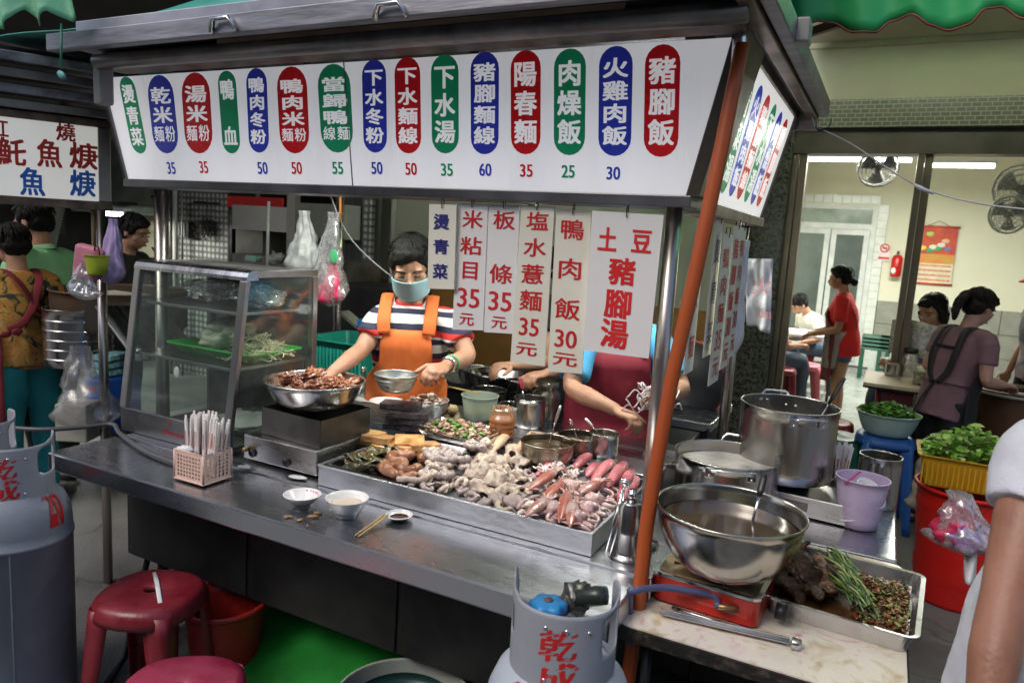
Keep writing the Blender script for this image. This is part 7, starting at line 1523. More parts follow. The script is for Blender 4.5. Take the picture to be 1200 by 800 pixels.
# ---- neighbours on the left
flo = node_mat('floral_cotton', lambda n, L, co: (lambda v, r: (setattr(v.inputs['Scale'], 'default_value', 9), setattr(v.inputs['Detail'], 'default_value', 3), setattr(v.inputs['Distortion'], 'default_value', 1.6), L.new(co, v.inputs[0]), L.new(v.outputs[0], r.inputs[0]), setattr(r.color_ramp.elements[0], 'color', (.02, .03, .02, 1)), setattr(r.color_ramp.elements[0], 'position', .40), setattr(r.color_ramp.elements[1], 'color', (.50, .28, .06, 1)), setattr(r.color_ramp.elements[1], 'position', .47), setattr(r.color_ramp.elements.new(.56), 'color', (.48, .17, .03, 1)), setattr(r.color_ramp.elements.new(.66), 'color', (.42, .32, .12, 1)), r.outputs[0])[-1])(n.new('ShaderNodeTexNoise'), n.new('ShaderNodeValToRGB')), .8)
polo = M('mint_polo', (.24, .52, .27), .8, 0, .1, 6, .1, 30)
c = dp(40, 272, 4.15)
t, I = human('person', 'man in mint green polo looking down under the neighbouring stall sign', (c.x, c.y, 0), 1.85, 1.66, J={'lean': .10, 'ell': (-.23, .05, 1.02), 'wrl': (-.16, .27, 1.0), 'elr': (.23, .05, 1.02), 'wrr': (.16, .28, 1.0)}, head=(.1, .35, 0), sk=skin, hair='short', shirt=polo, sleeve=.78, hem=.78, collar=polo, trousers=clothk, vox=.0065, girth=1.05, seed=41)
teal = M('teal_cotton', (.02, .27, .30), .8, 0, .12, 6, .12, 30); wine = M('wine_cotton', (.16, .012, .02), .8, 0, .12, 6)
c = dp(14, 292, 3.95)
t, I = human('person', 'woman in yellow patterned blouse, wine red apron and teal trousers at the neighbouring stall', (c.x, c.y, 0), 1.50, 1.53, J={'lean': .16, 'ell': (-.22, .06, 1.0), 'wrl': (-.18, .28, .98), 'elr': (.22, .06, 1.0), 'wrr': (.18, .28, .98)}, head=(.0, .3, 0), sk=skin, hair='short', shirt=flo, sleeve=.85, hem=.80, trousers=teal, vox=.0065, girth=1.12, wrinkle=.007, seed=47)
apron(t, I, wine, top=1.2, bot=.42, half=2.25, bib=.7); K, s, fw, up = I['K'], I['s'], I['fw'], I['up']
bk2 = lambda x, zf, d: K['waist'].lerp(K['neck'], zf)+V((x*s, 0, 0))-fw*d*s
strap(t, [K['chest']+fw*.13*s+V((-.1*s, 0, 0)), K['neck']+V((-.085*s, .02*s, 0)), bk2(-.06, .85, .10), bk2(.0, .45, .145), bk2(.08, .1, .145), K['waist']+V((.17*s, 0, -.02))], .020*s, wine)
strap(t, [K['chest']+fw*.13*s+V((.1*s, 0, 0)), K['neck']+V((.085*s, .02*s, 0)), bk2(.06, .85, .10), bk2(.0, .45, .15), bk2(-.08, .1, .148), K['waist']+V((-.18*s, 0, -.02))], .020*s, wine)
mb = MB(); mb.ell(bk2(-.10, -.02, .14), (.03*s, .012, .02*s), None, 10, 6); mb.ell(bk2(-.15, -.05, .12), (.03*s, .012, .018*s), None, 10, 6); part_local(mb, 'apron_knot', wine, t)
c = dp(157, 262, 4.9)
human('person', 'person in black working in the dim kitchen beside the steel post', (c.x, c.y, 0), -1.2, 1.62, J={'lean': .15, 'elr': (.22, .06, 1.02), 'wrr': (.17, .28, 1.0), 'ell': (-.22, .06, 1.02), 'wrl': (-.17, .28, 1.0)}, head=(0, .3, 0), shirt=clothk, trousers=clothk, vox=.009, seed=51)
# ================================================================ foreground gas cylinders
cyl_g = M('cylinder_grey', (.25, .28, .33), .5, .0, .2, 6, .1, 40, col2=(.14, .16, .19), thr=(.4, .8)); cyl_c = M('cylinder_collar', (.33, .35, .40), .5, .0, .15, 9, .08, 50, col2=(.24, .25, .27), thr=(.4, .8)); cyl_w = M('cylinder_white', (.46, .51, .57), .42, .0, .15, 8, .08, 50, col2=(.36, .39, .42), thr=(.45, .8))
brush = M('red_brush_paint', (.45, .015, .015), .5, 0, .1, 20)
def cylinder(lb, c, rz, bodym, collarm, R=.150, Rc=.104, H=.80, HC=.178, valve=True):
    t = thing('gas_cylinder', lb, 'gas cylinder', c, rz); mb = MB()
    mb.lathe([(0, 0), (.11, 0), (.115, .0), (.115, .03), (R*.93, .05), (R, .09), (R, H-.17), (R+.0035, H-.168), (R+.0035, H-.158), (R, H-.156), (R, H-.13), (R*.97, H-.085), (R*.86, H-.045), (R*.66, H-.015), (R*.4, H), (0, H+.004)], (0, 0, 0), 56); part_local(mb, 'tank', bodym, t)
    mb = MB(); mb.b2((-.001, -R-.0025, .05), (.003, -R+.002, H-.17)); part_local(mb, 'weld_seam', bodym, t)
    # collar: sheet metal cylinder with real openings; angle 0 faces the painted front (-Y)
    N, Mz = 96, 26; z0 = H-.03; th = .0035
    def hole(a, z):   # a in degrees from the front, z in 0..1
        if abs(a) > 112: return z > .10
        f = max(0, (abs(a)-58)/26)
        for a0, a1, zz0, zz1 in ((40, 88, .30, .68), (-88, -72, .34, .60)):
            if a0 < a < a1 and zz0 < z < zz1: 
                ea, ez = (a-(a0+a1)/2)/((a1-a0)/2), (z-(zz0+zz1)/2)/((zz1-zz0)/2)
                if abs(ea)**4+abs(ez)**4 < 1: return True
        top = .88+.10*min(1, max(0, (abs(a)-50)/35))
        if a < -78: top = 1.09-.25*max(0, (abs(a)-104)/8)
        return z > top*.82
    vs = []; fs = []
    for i in range(Mz+1):
        for j in range(N+1):
            a = rad(-180+360*j/N)-math.pi/2; vs.append(V((Rc*math.cos(a), Rc*math.sin(a), z0+HC*1.22*i/Mz)))
    for i in range(Mz):
        for j in range(N):
            if not hole(-180+360*(j+.5)/N, 1.22*(i+.5)/Mz*1.0*.82/.82*(.82)): fs.append((i*(N+1)+j, i*(N+1)+j+1, (i+1)*(N+1)+j+1, (i+1)*(N+1)+j))
    used = sorted({k for f in fs for k in f}); ix = {k: n_ for n_, k in enumerate(used)}
    # relax jagged borders
    adj = {k: set() for k in used}; cnt = {}
    for f in fs:
        for k in range(4): e = tuple(sorted((f[k], f[(k+1) % 4]))); cnt[e] = cnt.get(e, 0)+1
    bord = {}
    for (a, b), n_ in cnt.items():
        if n_ == 1: bord.setdefault(a, []).append(b); bord.setdefault(b, []).append(a)
    for _ in range(3):
        new = {k: (vs[k]*2+sum((vs[m] for m in nb), V((0, 0, 0))))/(2+len(nb)) for k, nb in bord.items() if vs[k].z > z0+.004}
        for k, p in new.items(): q = V((p.x, p.y, 0)).normalized()*Rc; vs[k] = V((q.x, q.y, p.z))
    mb = MB(); mb.add([vs[k] for k in used], [tuple(ix[k] for k in f) for f in fs], True); col = part_local(mb, 'collar', collarm, t, solid=th)
    for a, z in ((-20, .12), (22, .10), (-22, .60), (24, .58), (0, .60)):
        an = rad(a)-math.pi/2; mb = MB(); mb.lathe([(0, .002), (.0035, .002), (.0045, 0)], V((math.cos(an)*(Rc+.002), math.sin(an)*(Rc+.002), z0+HC*z*1.22)), 10, Mx=R3('Z', an+math.pi/2)@R3('X', rad(90))); part_local(mb, 'rivet', steel_b, t)
    # brush lettering wrapped round the collar
    def wrap(s_, ac, zc, w_, h_, Rr, name='lettering', tilt=0):
        vs_, fs_, _ = GL[(s_, 0)]; mb = MB()
        for kk, (dx, dy) in enumerate(((0, 0), (.03, .02), (-.03, -.02))):
            out = []
            for (x, y) in vs_:
                xx = (x-.5)*w_*.9+dx*w_; yy = (y-.5)*h_*.9+dy*h_+ (x-.5)*tilt*h_; an = rad(ac)-math.pi/2+xx/Rr; out.append(V((math.cos(an)*(Rr+.0022+kk*.0001), math.sin(an)*(Rr+.0022+kk*.0001), zc+yy)))
            mb.add(out, fs_)
        part_local(mb, name, brush, t)
    wrap('乾', -8, z0+.100, .076, .068, Rc, tilt=.15); wrap('成', -6, z0+.036, .080, .066, Rc, tilt=.15)
    def shoulder(s_, ac, r_, w_):
        vs_, fs_, _ = GL[(s_, 0)]; mb = MB()
        for kk, d in enumerate((0, .004)):
            out = []
            for (x, y) in vs_:
                rr_ = r_-(y-.5)*.035*1.0; an = rad(ac)-math.pi/2+((x-.5)*w_+d)/r_; 
                zz = H-.045+(R*.86-rr_)*.9 if rr_ < R*.93 else H-.075; prof = [(R, H-.13), (R*.97, H-.085), (R*.86, H-.045), (R*.66, H-.015), (R*.4, H)]
                zz = H
                for (ra, za), (rb_, zb2_) in zip(prof, prof[1:]):
                    if rb_ <= rr_ <= ra: zz = za+(zb2_-za)*(ra-rr_)/(ra-rb_)
                out.append(V((math.cos(an)*rr_*1.01, math.sin(an)*rr_*1.01, zz+.0035+kk*.0002)))
            mb.add(out, fs_)
        part_local(mb, 'lettering', brush, t)
    shoulder('60-', -38, R*.86, .075); shoulder('20', 52, R*.88, .05)
    if valve:
        H += .008; mb = MB(); mb.cyl((0, 0, H-.01), (0, 0, H+.06), .018, 14); part_local(mb, 'valve_stem', M('brass_valve', (.35, .25, .12), .4, .8), t)
        mb = MB(); N2 = 40; prof2 = lambda a: .036*(1+.10*math.cos(6*a)); vs2 = []
        for z, k in ((.075, .75), (.078, .95), (.088, 1), (.098, .95), (.102, .75)):
            for j in range(N2): a = 2*math.pi*j/N2; vs2.append(V((-.035+prof2(a)*k*math.cos(a), -.01+prof2(a)*k*math.sin(a), H+z)))
        mb.add(vs2, [(i*N2+j, i*N2+(j+1) % N2, (i+1)*N2+(j+1) % N2, (i+1)*N2+j) for i in range(4) for j in range(N2)]+[tuple(range(N2-1, -1, -1)), tuple(4*N2+j for j in range(N2))], True); part_local(mb, 'valve_wheel', M('blue_plastic_bright', (.03, .25, .55), .4), t)
        mb = MB(); mb.cyl((-.035, -.01, H+.1025), (-.035, -.01, H+.1045), .009, 12); part_local(mb, 'valve_nut', M('rust_spot', (.16, .08, .05), .6), t)
        mb = MB(); mb.ell((.022, .02, H+.095), (.032, .026, .036), R3('Y', .5), 18, 12, nz=.5, seed=3); part_local(mb, 'regulator_body', M('worn_cast_metal', (.30, .30, .27), .35, .8, .4, 40, .5, 80, col2=(.12, .12, .10)), t)
        mb = MB(); mb.tube([V((.02, .01, H+.10)), V((.06, .0, H+.115)), V((.078, -.006, H+.12))], [.018, .020, .018], 14); part_local(mb, 'regulator_nut', M('oily_black', (.02, .025, .02), .25), t)
    return t
cx_ = at(661, 735, z=.855)
cc_ = dp(661, 735, 1.47); cylinder('pale gas cylinder with a blue valve wheel and red brush characters at the bottom centre', (cc_.x, cc_.y, 0), .42, cyl_w, cyl_c)
cl = at(15, 532, z=.885); cylinder('blue grey gas cylinder with red brush characters in the lower left corner', (cl.x, cl.y, 0), .95, cyl_g, cyl_c, valve=False)
cl2 = at(-48, 505, z=.90); cylinder('second grey gas cylinder behind the left one with only its collar showing', (cl2.x, cl2.y+.05, 0), 1.3, cyl_g, cyl_c, valve=False)

# ================================================================ left: neighbouring stall
dN = ray(1820, 337); dN = V((dN.x, dN.y, 0)).normalized(); P0 = dp(116, 236, 3.0); NN = V((dN.y, -dN.x, 0))
ns_ = thing('stall_sign', 'cream neighbouring stall sign with red and blue brush characters in a steel frame', 'sign', (P0.x, P0.y, P0.z))
H_ = (atp(118, 150, P0, NN).z-P0.z); Wd = 1.25
A = P0-dN*Wd; up_ = V((0, 0, 1))
def slab(A, B, z0, z1, th, back=V((0, 0, 0))):
    m_ = MB(); n_ = V((B.y-A.y, A.x-B.x, 0)).normalized(); a0 = V((A.x, A.y, z0)); b0 = V((B.x, B.y, z0)); a1 = V((A.x, A.y, z1)); b1 = V((B.x, B.y, z1))
    lo = [a0, b0, b1, a1]; m_.add(lo+[p-n_*th for p in lo], box_f); return m_
slab(A, P0, P0.z, P0.z+H_, .10).build('panel', M('cream_acrylic', (.74, .73, .68), .4, 0, .04, 2, emit=.34), ns_)
slab(A-dN*0+NN*.006, P0+dN*.05+NN*.006, P0.z-.035, P0.z-.001, .13).build('frame_bottom', rust, ns_, bevel=.003)
slab(A-dN*0+NN*.006, P0+dN*.05+NN*.006, P0.z+H_+.001, P0.z+H_+.03, .13).build('frame_top', rust, ns_, bevel=.003)
slab(P0+dN*.001+NN*.006, P0+dN*.045+NN*.006, P0.z, P0.z+H_, .13).build('frame_side', steel_d, ns_, bevel=.003)
blue_b = M('bright_blue_ink', (.02, .16, .58), .5); red_b = M('bright_red_ink', (.62, .03, .02), .5)
for s_, px_, py_, w_, h_, m_ in (('紅', -1, 150, 22, 22, red_b), ('燒', 77, 155, 23, 22, red_b), ('魠', 14, 178, 34, 34, red_b), ('魚', 58, 180, 30, 34, red_b), ('焿', 98, 183, 34, 32, red_b), ('魚', 38, 213, 30, 34, blue_b), ('焿', 97, 215, 31, 32, blue_b)):
    C0 = atp(px_, py_, P0, NN); ww = (atp(px_+w_/2, py_, P0, NN)-atp(px_-w_/2, py_, P0, NN)).length; hh_ = (atp(px_, py_-h_/2, P0, NN)-atp(px_, py_+h_/2, P0, NN)).length
    mb = MB(); write(mb, s_, C0, dN, up_, ww, hh_, .04, 0, .002); mb.build('lettering', m_, ns_)
nc = thing('neighbour_stall', 'neighbouring steel stall with slatted roof edge beside our cart', 'food cart', (P0.x-.4, P0.y, 0))
pp_ = dp(118, 260, 3.02); mb = MB(); mb.cyl((pp_.x, pp_.y, 0), (pp_.x, pp_.y, P0.z-.035), .019, 14); mb.build('post', post_m, nc)
mb = MB(); mb.cyl((pp_.x-.035, pp_.y-.01, 1.40), (pp_.x-.035, pp_.y-.01, P0.z-.035), .007, 8); mb.build('wooden_rod', bam, nc)
for k in range(4):
    z = P0.z+H_+.035+.052*k; d_ = NN*(.02+.035*k); slab(A+d_, P0+dN*(.06+.02*k)+d_, z, z+.034, .10).build('roof_slat', roofm if k % 2 else steel_d, nc, bevel=.004)
slab(A+NN*.0, P0+dN*.1, P0.z+H_+.245, P0.z+H_+.26, .9).build('roof_deck', dark_metal, nc)
ct_ = dp(60, 490, 3.0)
slab(P0-dN*2.6+NN*(-.35), P0-dN*1.45-NN*.35, .76, .79, .5).build('counter', steel_h, nc)
slab(P0-dN*2.58+NN*(-.38), P0-dN*1.47-NN*.38, .1, .759, .44).build('cabinet', MC['cabinet_steel'], nc)
# bags hung on its post
hk = V((pp_.x, pp_.y-.02, 1.42))
mb = MB(); c = dp(103, 307, 2.93); mb.box((0, 0, 0), (.10, .05, .135)); mb.v = [R3('Y', rad(12))@R3('Z', .35)@p+c for p in mb.v]
one(mb, 'pink_bag_pack', M('pink_bags', (.75, .27, .36), .45, 0, .1, 20, .2, 40), 'flat pack of pink plastic bags hung on the neighbour post', 'plastic bags', bevel=.014, seg=3)
bag('clear_bag', 'thin clear bag hanging below the pink pack', dp(100, 352, 2.93), (.07, .04, .16), seed=22)
pb = dp(132, 335, 2.98); bag('purple_bag', 'pale purple crumpled plastic bag hanging right of the neighbour post', (pb.x, pb.y, pb.z), (.058, .045, .27), M('lilac_bag', (.50, .38, .66), .4, 0, .12, 12, .35, 25), 24)
pg = dp(114, 322, 2.9); t = vessel('green_cup', 'lime green plastic cup hung on the neighbour post', 'cup', (pg.x, pg.y, pg.z), .043, .075, M('lime_plastic2', (.38, .46, .03), .45, 0, .15, 10), rb=.034)
mb = MB(); mb.tube([pg+V((-.02, 0, .07)), pg+V((-.01, 0, .11)), pg+V((.01, 0, .11)), pg+V((.02, 0, .07))], .003, 6); mb.build('cup_handle', dark_metal, t)
bag('clear_bag', 'clear bag with a pale carton on the ground under the neighbour post', dp(100, 500, 3.1), (.13, .11, .34), film('grey_bag', (.6, .6, .58), .28, .10, .25), 27)
mb = MB(); mb.box(dp(92, 492, 3.12), (.13, .12, .16), .5); one(mb, 'carton', M('pale_carton', (.45, .42, .35), .7), 'pale carton inside the clear bag on the ground', 'carton', bevel=.006)
p = dp(134, 472, 3.4); mb = MB(); mb.box(p, (.10, .22, .26), .1); bcr = one(mb, 'blue_crate', M('vivid_blue', (.02, .10, .50), .45), 'vivid blue crate partly behind the display case', 'crate', bevel=.01)
mb = MB(); mb.box((0, -.112, .215), (.07, .004, .022), .1); mb.build('red_band', red_pl, bcr)
for k in range(3): mb = MB(); mb.box(p+V((-.01, 0, .15+.035*k)), (.09, .14, .022), .1+.1*k); one(mb, 'folded_box', M('teal_white_card', (.25, .50, .52), .5, 0, .5, 40), ['lowest teal and white packet on the blue crate', 'middle teal and white packet on the blue crate', 'top teal and white packet on the blue crate'][k], 'packet')
# steamer stack and pots of the neighbour
p = dp(92, 400, 3.9); vessel('steamer', 'stack of round steel steamers beside the yellow patterned blouse', 'steamer', (p.x, p.y, .80), .16, .30, steel_pot, n=40)
for k in range(5): mb = MB(); mb.lathe([(.160, 0), (.166, .002), (.166, .008), (.160, .010)], (p.x, p.y, .84+.05*k), 40); one(mb, 'steamer_ring', steel_b, ['lowest bright ring of the steamer stack', 'second bright ring of the steamer stack', 'third bright ring of the steamer stack', 'fourth bright ring of the steamer stack', 'top bright ring of the steamer stack'][k], 'ring')
p = dp(97, 362, 3.9); mb = MB(); mb.box(p, (.13, .10, .07), .3); one(mb, 'scale_box', M('dark_grey_plastic', (.08, .085, .09), .4), 'dark grey box on top of the steel steamers', 'box', bevel=.01)
p = dp(45, 490, 2.6)
# slanted steel chute and sinks left of the display case
A_, B_ = dp(112, 358, 3.4), dp(160, 422, 3.3); mb = MB(); mb.sheet(lambda u, v: A_.lerp(B_, u)+V((0, .35*v, -.02*v)), 4, 4, .01); one(mb, 'steel_chute', steel, 'slanted steel sheet between the neighbour post and our cart post', 'steel sheet')
p = dp(142, 372, 4.1); t = vessel('wash_pot', 'big dark rusty wok sink behind the neighbour post', 'pot', (p.x, p.y, p.z-.05), .34, .20, M('sooty_pot', (.15, .14, .13), .45, .6, .3, 6, col2=(.14, .085, .05)), rim=.01)
for k in range(2): q_ = dp(128+18*k, 347, 4.0); mb = MB(); mb.box(q_, (.36, .16, .03), .2-.15*k); one(mb, 'folded_sack', M('pale_sack', (.42, .41, .36), .8, 0, .2, 12, .3), ['pale folded sack on the wok sink edge', 'second pale folded sack to its right'][k], 'sack', bevel=.01)

# ================================================================ back kitchen on the left
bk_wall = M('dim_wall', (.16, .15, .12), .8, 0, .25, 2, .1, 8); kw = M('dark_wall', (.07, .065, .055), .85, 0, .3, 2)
kb = thing('kitchen_building', 'dim street kitchen behind the carts with tiled pillars and bare pipes', 'building', (-4, 5.6, 0))
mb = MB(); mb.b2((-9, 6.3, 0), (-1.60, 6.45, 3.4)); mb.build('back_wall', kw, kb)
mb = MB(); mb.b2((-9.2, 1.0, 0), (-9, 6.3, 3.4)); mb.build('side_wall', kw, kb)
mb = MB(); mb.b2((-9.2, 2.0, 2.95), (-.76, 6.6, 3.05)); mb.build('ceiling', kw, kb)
def panel(px0, px1, py0, py1, y, mat, name, th=.05, par=kb, **k):
    a = at(px0, py1, y=y); b = at(px1, py0, y=y); mb = MB(); mb.b2((a.x, y, a.z), (b.x, y+th, b.z)); return mb.build(name, mat, par, **k)
def dots(n, L, co):
    mp = n.new('ShaderNodeMapping'); mp.inputs['Rotation'].default_value = (rad(90), 0, 0); L.new(co, mp.inputs[0]); v = n.new('ShaderNodeTexVoronoi'); v.voronoi_dimensions = '2D'; v.inputs['Scale'].default_value = 17; v.inputs['Randomness'].default_value = .1; L.new(mp.outputs[0], v.inputs[0])
    r = n.new('ShaderNodeValToRGB'); e = r.color_ramp.elements; e[0].position = .30; e[0].color = (.62, .62, .57, 1); e[1].position = .40; e[1].color = (.17, .17, .16, 1); L.new(v.outputs[0], r.inputs[0]); return r.outputs[0]
dotm = node_mat('pebble_tiles', dots, .4)
Yk = 5.2
panel(205, 268, 205, 470, Yk, dotm, 'tiled_pillar', .4); panel(268, 272, 205, 470, Yk-.01, black_plastic, 'dark_edge', .3)
sq = []
gt = M('grey_square_tile', (.24, .26, .23), .35, 0, .15, 6)
x0_, x1_ = at(398, 300, y=Yk).x, at(418, 300, y=Yk).x; tmp = None; mbt = MB(); mbt.box((0, 0, 0), (.148, .02, .148))
for j in range(15):
    for i in range(3):
        if tmp is None: tmp = mbt.build('wall_tile', gt, kb, world=False, bevel=.004, seg=1); o = tmp
        else: o = tmp.copy(); COL.objects.link(o); o.parent = kb
        o.location = V((x0_-.12+.153*i, Yk+.22, .30+.153*j))-V((-4, 5.6, 0))
panel(418, 436, 205, 480, Yk, mosaic_m if False else dotm, 'mosaic_post', .12)
panel(436, 441, 205, 480, Yk-.01, M('door_edge', (.05, .05, .045), .5), 'dark_edge', .05)
wc = M('cream_wall_tone', (.52, .53, .41), .65, 0, .05, 1.5); oc = M('ochre_dado', (.42, .20, .05), .6, 0, .15, 4)
a = at(441, 326, y=5.5); b = at(840, 200, y=5.5)
mb = MB(); mb.b2((a.x, 5.5, a.z), (-1.0, 5.6, 2.9)); mb.build('cream_wall', wc, kb); mb = MB(); mb.b2((a.x, 5.49, 0), (-1.0, 5.6, a.z-.002)); mb.build('ochre_dado', oc, kb)
panel(450, 462, 205, 440, 5.42, M('grey_pole', (.33, .34, .30), .5), 'drain_pipe', .06, bevel=.02); panel(266, 330, 232, 242, 5.0, M('red_band', (.55, .02, .015), .5, emit=.05), 'red_band', .03)
panel(272, 336, 243, 268, 4.9, M('hood_steel', (.50, .50, .47), .35, .8, .1, 3), 'exhaust_hood', .5); panel(336, 404, 240, 276, 5.0, M('pale_hood', (.38, .38, .33), .5, .1), 'pale_hood', .4)
panel(276, 308, 268, 312, 5.0, M('tall_steel_box', (.24, .23, .20), .4, .7), 'steel_box', .4); panel(308, 405, 274, 330, 5.4, M('pale_backsplash', (.34, .34, .28), .5, .1), 'backsplash', .05)
panel(335, 346, 222, 330, 4.6, M('grey_steel_post', (.32, .31, .28), .4, .8), 'hood_post', .06)
panel(272, 400, 308, 330, 4.5, steel_d, 'kitchen_counter', .5); panel(268, 452, 340, 440, 4.3, cab.data.materials[0], 'low_cabinet', .6)
for px_, r, m_ in ((194, .022, steel), (199, .012, steel_d), (205, .026, M('grey_pipe', (.38, .38, .35), .5)), (213, .010, steel_d)):
    a = at(px_, 215, y=5.05); mb = MB(); mb.cyl((a.x, 5.05, .0), (a.x, 5.05, 2.9), r, 12); mb.build('pipe', m_, kb)
panel(162, 190, 200, 300, 5.3, M('yellowed_wall', (.36, .34, .24), .7), 'wall_section', .1)
for k, py_ in enumerate((230, 245, 262)): panel(162, 190, py_, py_+1, 5.28, dark_metal, 'conduit', .02)
panel(176, 186, 260, 270, 5.25, M('switch_cream', (.50, .46, .30), .5), 'switch_box', .03, bevel=.004)
panel(208, 218, 262, 276, 5.1, M('grey_switch', (.42, .42, .38), .5), 'switch_box', .06, bevel=.004); panel(216, 221, 260, 278, 5.1, black_plastic, 'switch_side', .06)
# smoky hood and duct at far left
A = at(120, 250, y=4.55); B = at(147, 251, y=4.55); B.z = A.z; tube_light('kitchen_fill_light', A, B, 'pale strip fitting under the kitchen hood left of our cart, light added', 18)  # pale strip fitting; its glow is added to brighten the dark kitchen
panel(82, 148, 240, 247, 4.6, M('pale_hood2', (.36, .40, .36), .4, .3), 'range_hood', .5, bevel=.02)
hd = thing('range_hood_roof', 'sloped pale metal hood above the dark kitchen', 'hood', at(110, 200, y=4.8))
mb = MB(); a, b, c_, d_ = at(118, 165, y=5.0), at(160, 168, y=5.0), at(172, 238, y=4.5), at(80, 232, y=4.5); mb.add([a, b, c_, d_]+[p+V((0, .05, .02)) for p in (a, b, c_, d_)], box_f+[]); mb.build('sheet', M('hood_cream', (.22, .23, .18), .5, .3, .2, 4), hd)
A_, B_ = dp(60, 238, 4.2), dp(28, 330, 4.4); A_ = dp(52, 232, 4.2); B_ = dp(36, 300, 4.2); ptsd = [A_.lerp(B_, k/40) for k in range(41)]; mb = MB(); mb.tube(ptsd, [.105+(.008 if k % 2 else 0) for k in range(41)], 20); one(mb, 'air_duct', M('duct_grey', (.30, .34, .33), .45, .4), 'ribbed grey flexible duct behind the man in mint polo', 'duct')
# net bag on a rail
p = at(240, 237, y=Yk-.04); rl = thing('hanging_net_bag', 'dark net bag hanging from a short rail on the tiled pillar', 'net bag', (p.x, p.y, p.z))
a, b = at(227, 237, y=Yk-.04), at(257, 239, y=Yk-.04); mb = MB(); mb.cyl(a, b, .012, 8); mb.build('rail', dark_metal, rl)
c = at(243, 268, y=Yk-.05); mb = MB()
for i in range(60):
    pts = curl(c+V((rnd.uniform(-.06, .06), rnd.uniform(-.02, .0), rnd.uniform(-.05, .06))), .13, .003, 1, 8, 700+i, 2); mb.tube(pts, .003, 4)
for sx in (-.05, 0, .05): mb.tube([V((c.x, c.y, p.z)), c+V((sx, 0, .05))], .003, 4)
mb.build('net', M('net_brown', (.10, .085, .07), .7), rl)
p = at(184, 296, y=4.2); mb = MB(); mb.tube([p+V((-.06, 0, .04)), p+V((-.02, 0, .0)), p+V((.05, 0, -.01))], .008, 8); mb.tube([p+V((-.02, 0, .02)), p+V((-.02, 0, -.10))], .010, 8); mb.tube([p+V((-.02, 0, -.03)), p+V((.07, 0, -.03))], .009, 8); one(mb, 'water_tap', steel_b, 'chrome tap standing behind the display case', 'tap')
p = at(315, 290, y=4.4); a, b = at(315, 236, y=4.3), at(313, 315, y=4.3); mb = MB(); mb.cyl(a, b, .012, 10); one(mb, 'white_rod', china, 'white rod standing in the back kitchen', 'rod')
p = at(297, 303, y=4.4); mb = MB(); mb.box(p, (.11, .08, .05), .1); one(mb, 'soap_box', M('mint_box', (.28, .50, .40), .5), 'mint green box on the back kitchen counter', 'box', bevel=.01)
for i, (px_, lb) in enumerate([(323, 'crumpled white cloth on the back counter'), (344, 'grey white cloth further right on the back counter')]): mb = MB(); mb.ell(at(px_, 303, y=4.4), (.07, .05, .045), None, 16, 10, nz=.8, seed=i); one(mb, 'cloth', M('grey_white_cloth', (.42, .42, .38), .7), lb, 'cloth')
p = at(356, 320, y=4.55); mb = MB(); mb.box(at(335, 306, y=4.5), (.04, .04, .10)); one(mb, 'dark_bottle', M('violet_dark', (.05, .03, .10), .4), 'dark violet bottle beside the hood post', 'bottle', bevel=.01)
# bags hanging under our roof
bag('hanging_bag', 'white translucent plastic bag hanging behind the display case', at(353, 325, y=2.55), (.085, .06, .30), M('white_translucent', (.46, .48, .48), .35, 0, .25, 16, .6, 26, alpha=.72), 31)
bag('hanging_bag', 'clear printed bag with hot pink contents hanging from a black hook', at(388, 360, y=2.55), (.088, .06, .42), seed=35)
bag('pink_pack', 'hot pink folded bags inside the clear hanging bag', at(388, 358, y=2.55), (.066, .042, .19), M('hot_pink', (.80, .04, .14), .4, 0, .15, 14, .3, 30), 36)
mb = MB(); p = at(391, 300, y=2.51); mb.ell(p, (.024, .003, .030), None, 16, 8); one(mb, 'green_print', M('green_print', (.06, .35, .15), .5), 'round green print on the clear hanging bag', 'print')
mb = MB(); mb.tube([at(398, 222, y=2.6), at(399, 236, y=2.6), at(399, 258, y=2.58)], .006, 8); one(mb, 'orange_cord', M('orange_cord', (.6, .22, .04), .5), 'short orange hanging rod under the cart roof', 'rod')
mb = MB(); mb.tube([at(385, 225, y=2.6), at(392, 240, y=2.6), at(398, 258, y=2.6), at(412, 283, y=2.65), at(430, 300, y=2.7), at(448, 316, y=2.72), at(462, 326, y=2.75)], .0035, 8); one(mb, 'grey_wire', M('grey_cable', (.35, .35, .36), .4), 'thin grey wire sagging from the roof behind the cook', 'wire', sub=1)
mb = MB(); mb.tube([at(386, 226, y=2.55), at(391, 240, y=2.55), at(394, 262, y=2.55), at(389, 268, y=2.55)], .0025, 6); one(mb, 'bag_hook', dark_metal, 'black wire hook carrying the clear hanging bag', 'hook', sub=1)
# work surfaces behind the cook
wb = thing('work_bench', 'steel work bench with pans behind the cook', 'work bench', (-2.0, 3.5, 0))
mb = MB(); mb.b2((-3.2, 3.25, .80), (-.62, 3.75, .84)); mb.build('top', steel_h, wb, bevel=.004); mb = MB(); mb.b2((-3.18, 3.28, .05), (-.64, 3.73, .80)); mb.build('cabinet', MC['cabinet_steel'], wb)
p = at(408, 372, y=3.4); t = rect_tray('stack_tray', 'steel basins and trays stacked left of the cook', 'tray', p.x-.30, p.x+.25, 3.3, 3.7, .842, .10, steel_pot, .01, .03)
mb = MB(); mb.box(at(432, 380, y=3.3), (.10, .10, .06), .2); one(mb, 'blue_box', M('sky_blue_plastic', (.02, .25, .60), .4), 'sky blue plastic box left of the cook', 'box', bevel=.01)
mb = MB(); mb.box(at(413, 374, y=3.28), (.16, .10, .012), Matrix.Rotation(.5, 3, 'Y')); one(mb, 'steel_cover', steel_b, 'shiny tilted steel lid beside the blue box', 'lid', bevel=.004)
tealp = M('teal_plastic', (.01, .30, .22), .4, 0, .1)
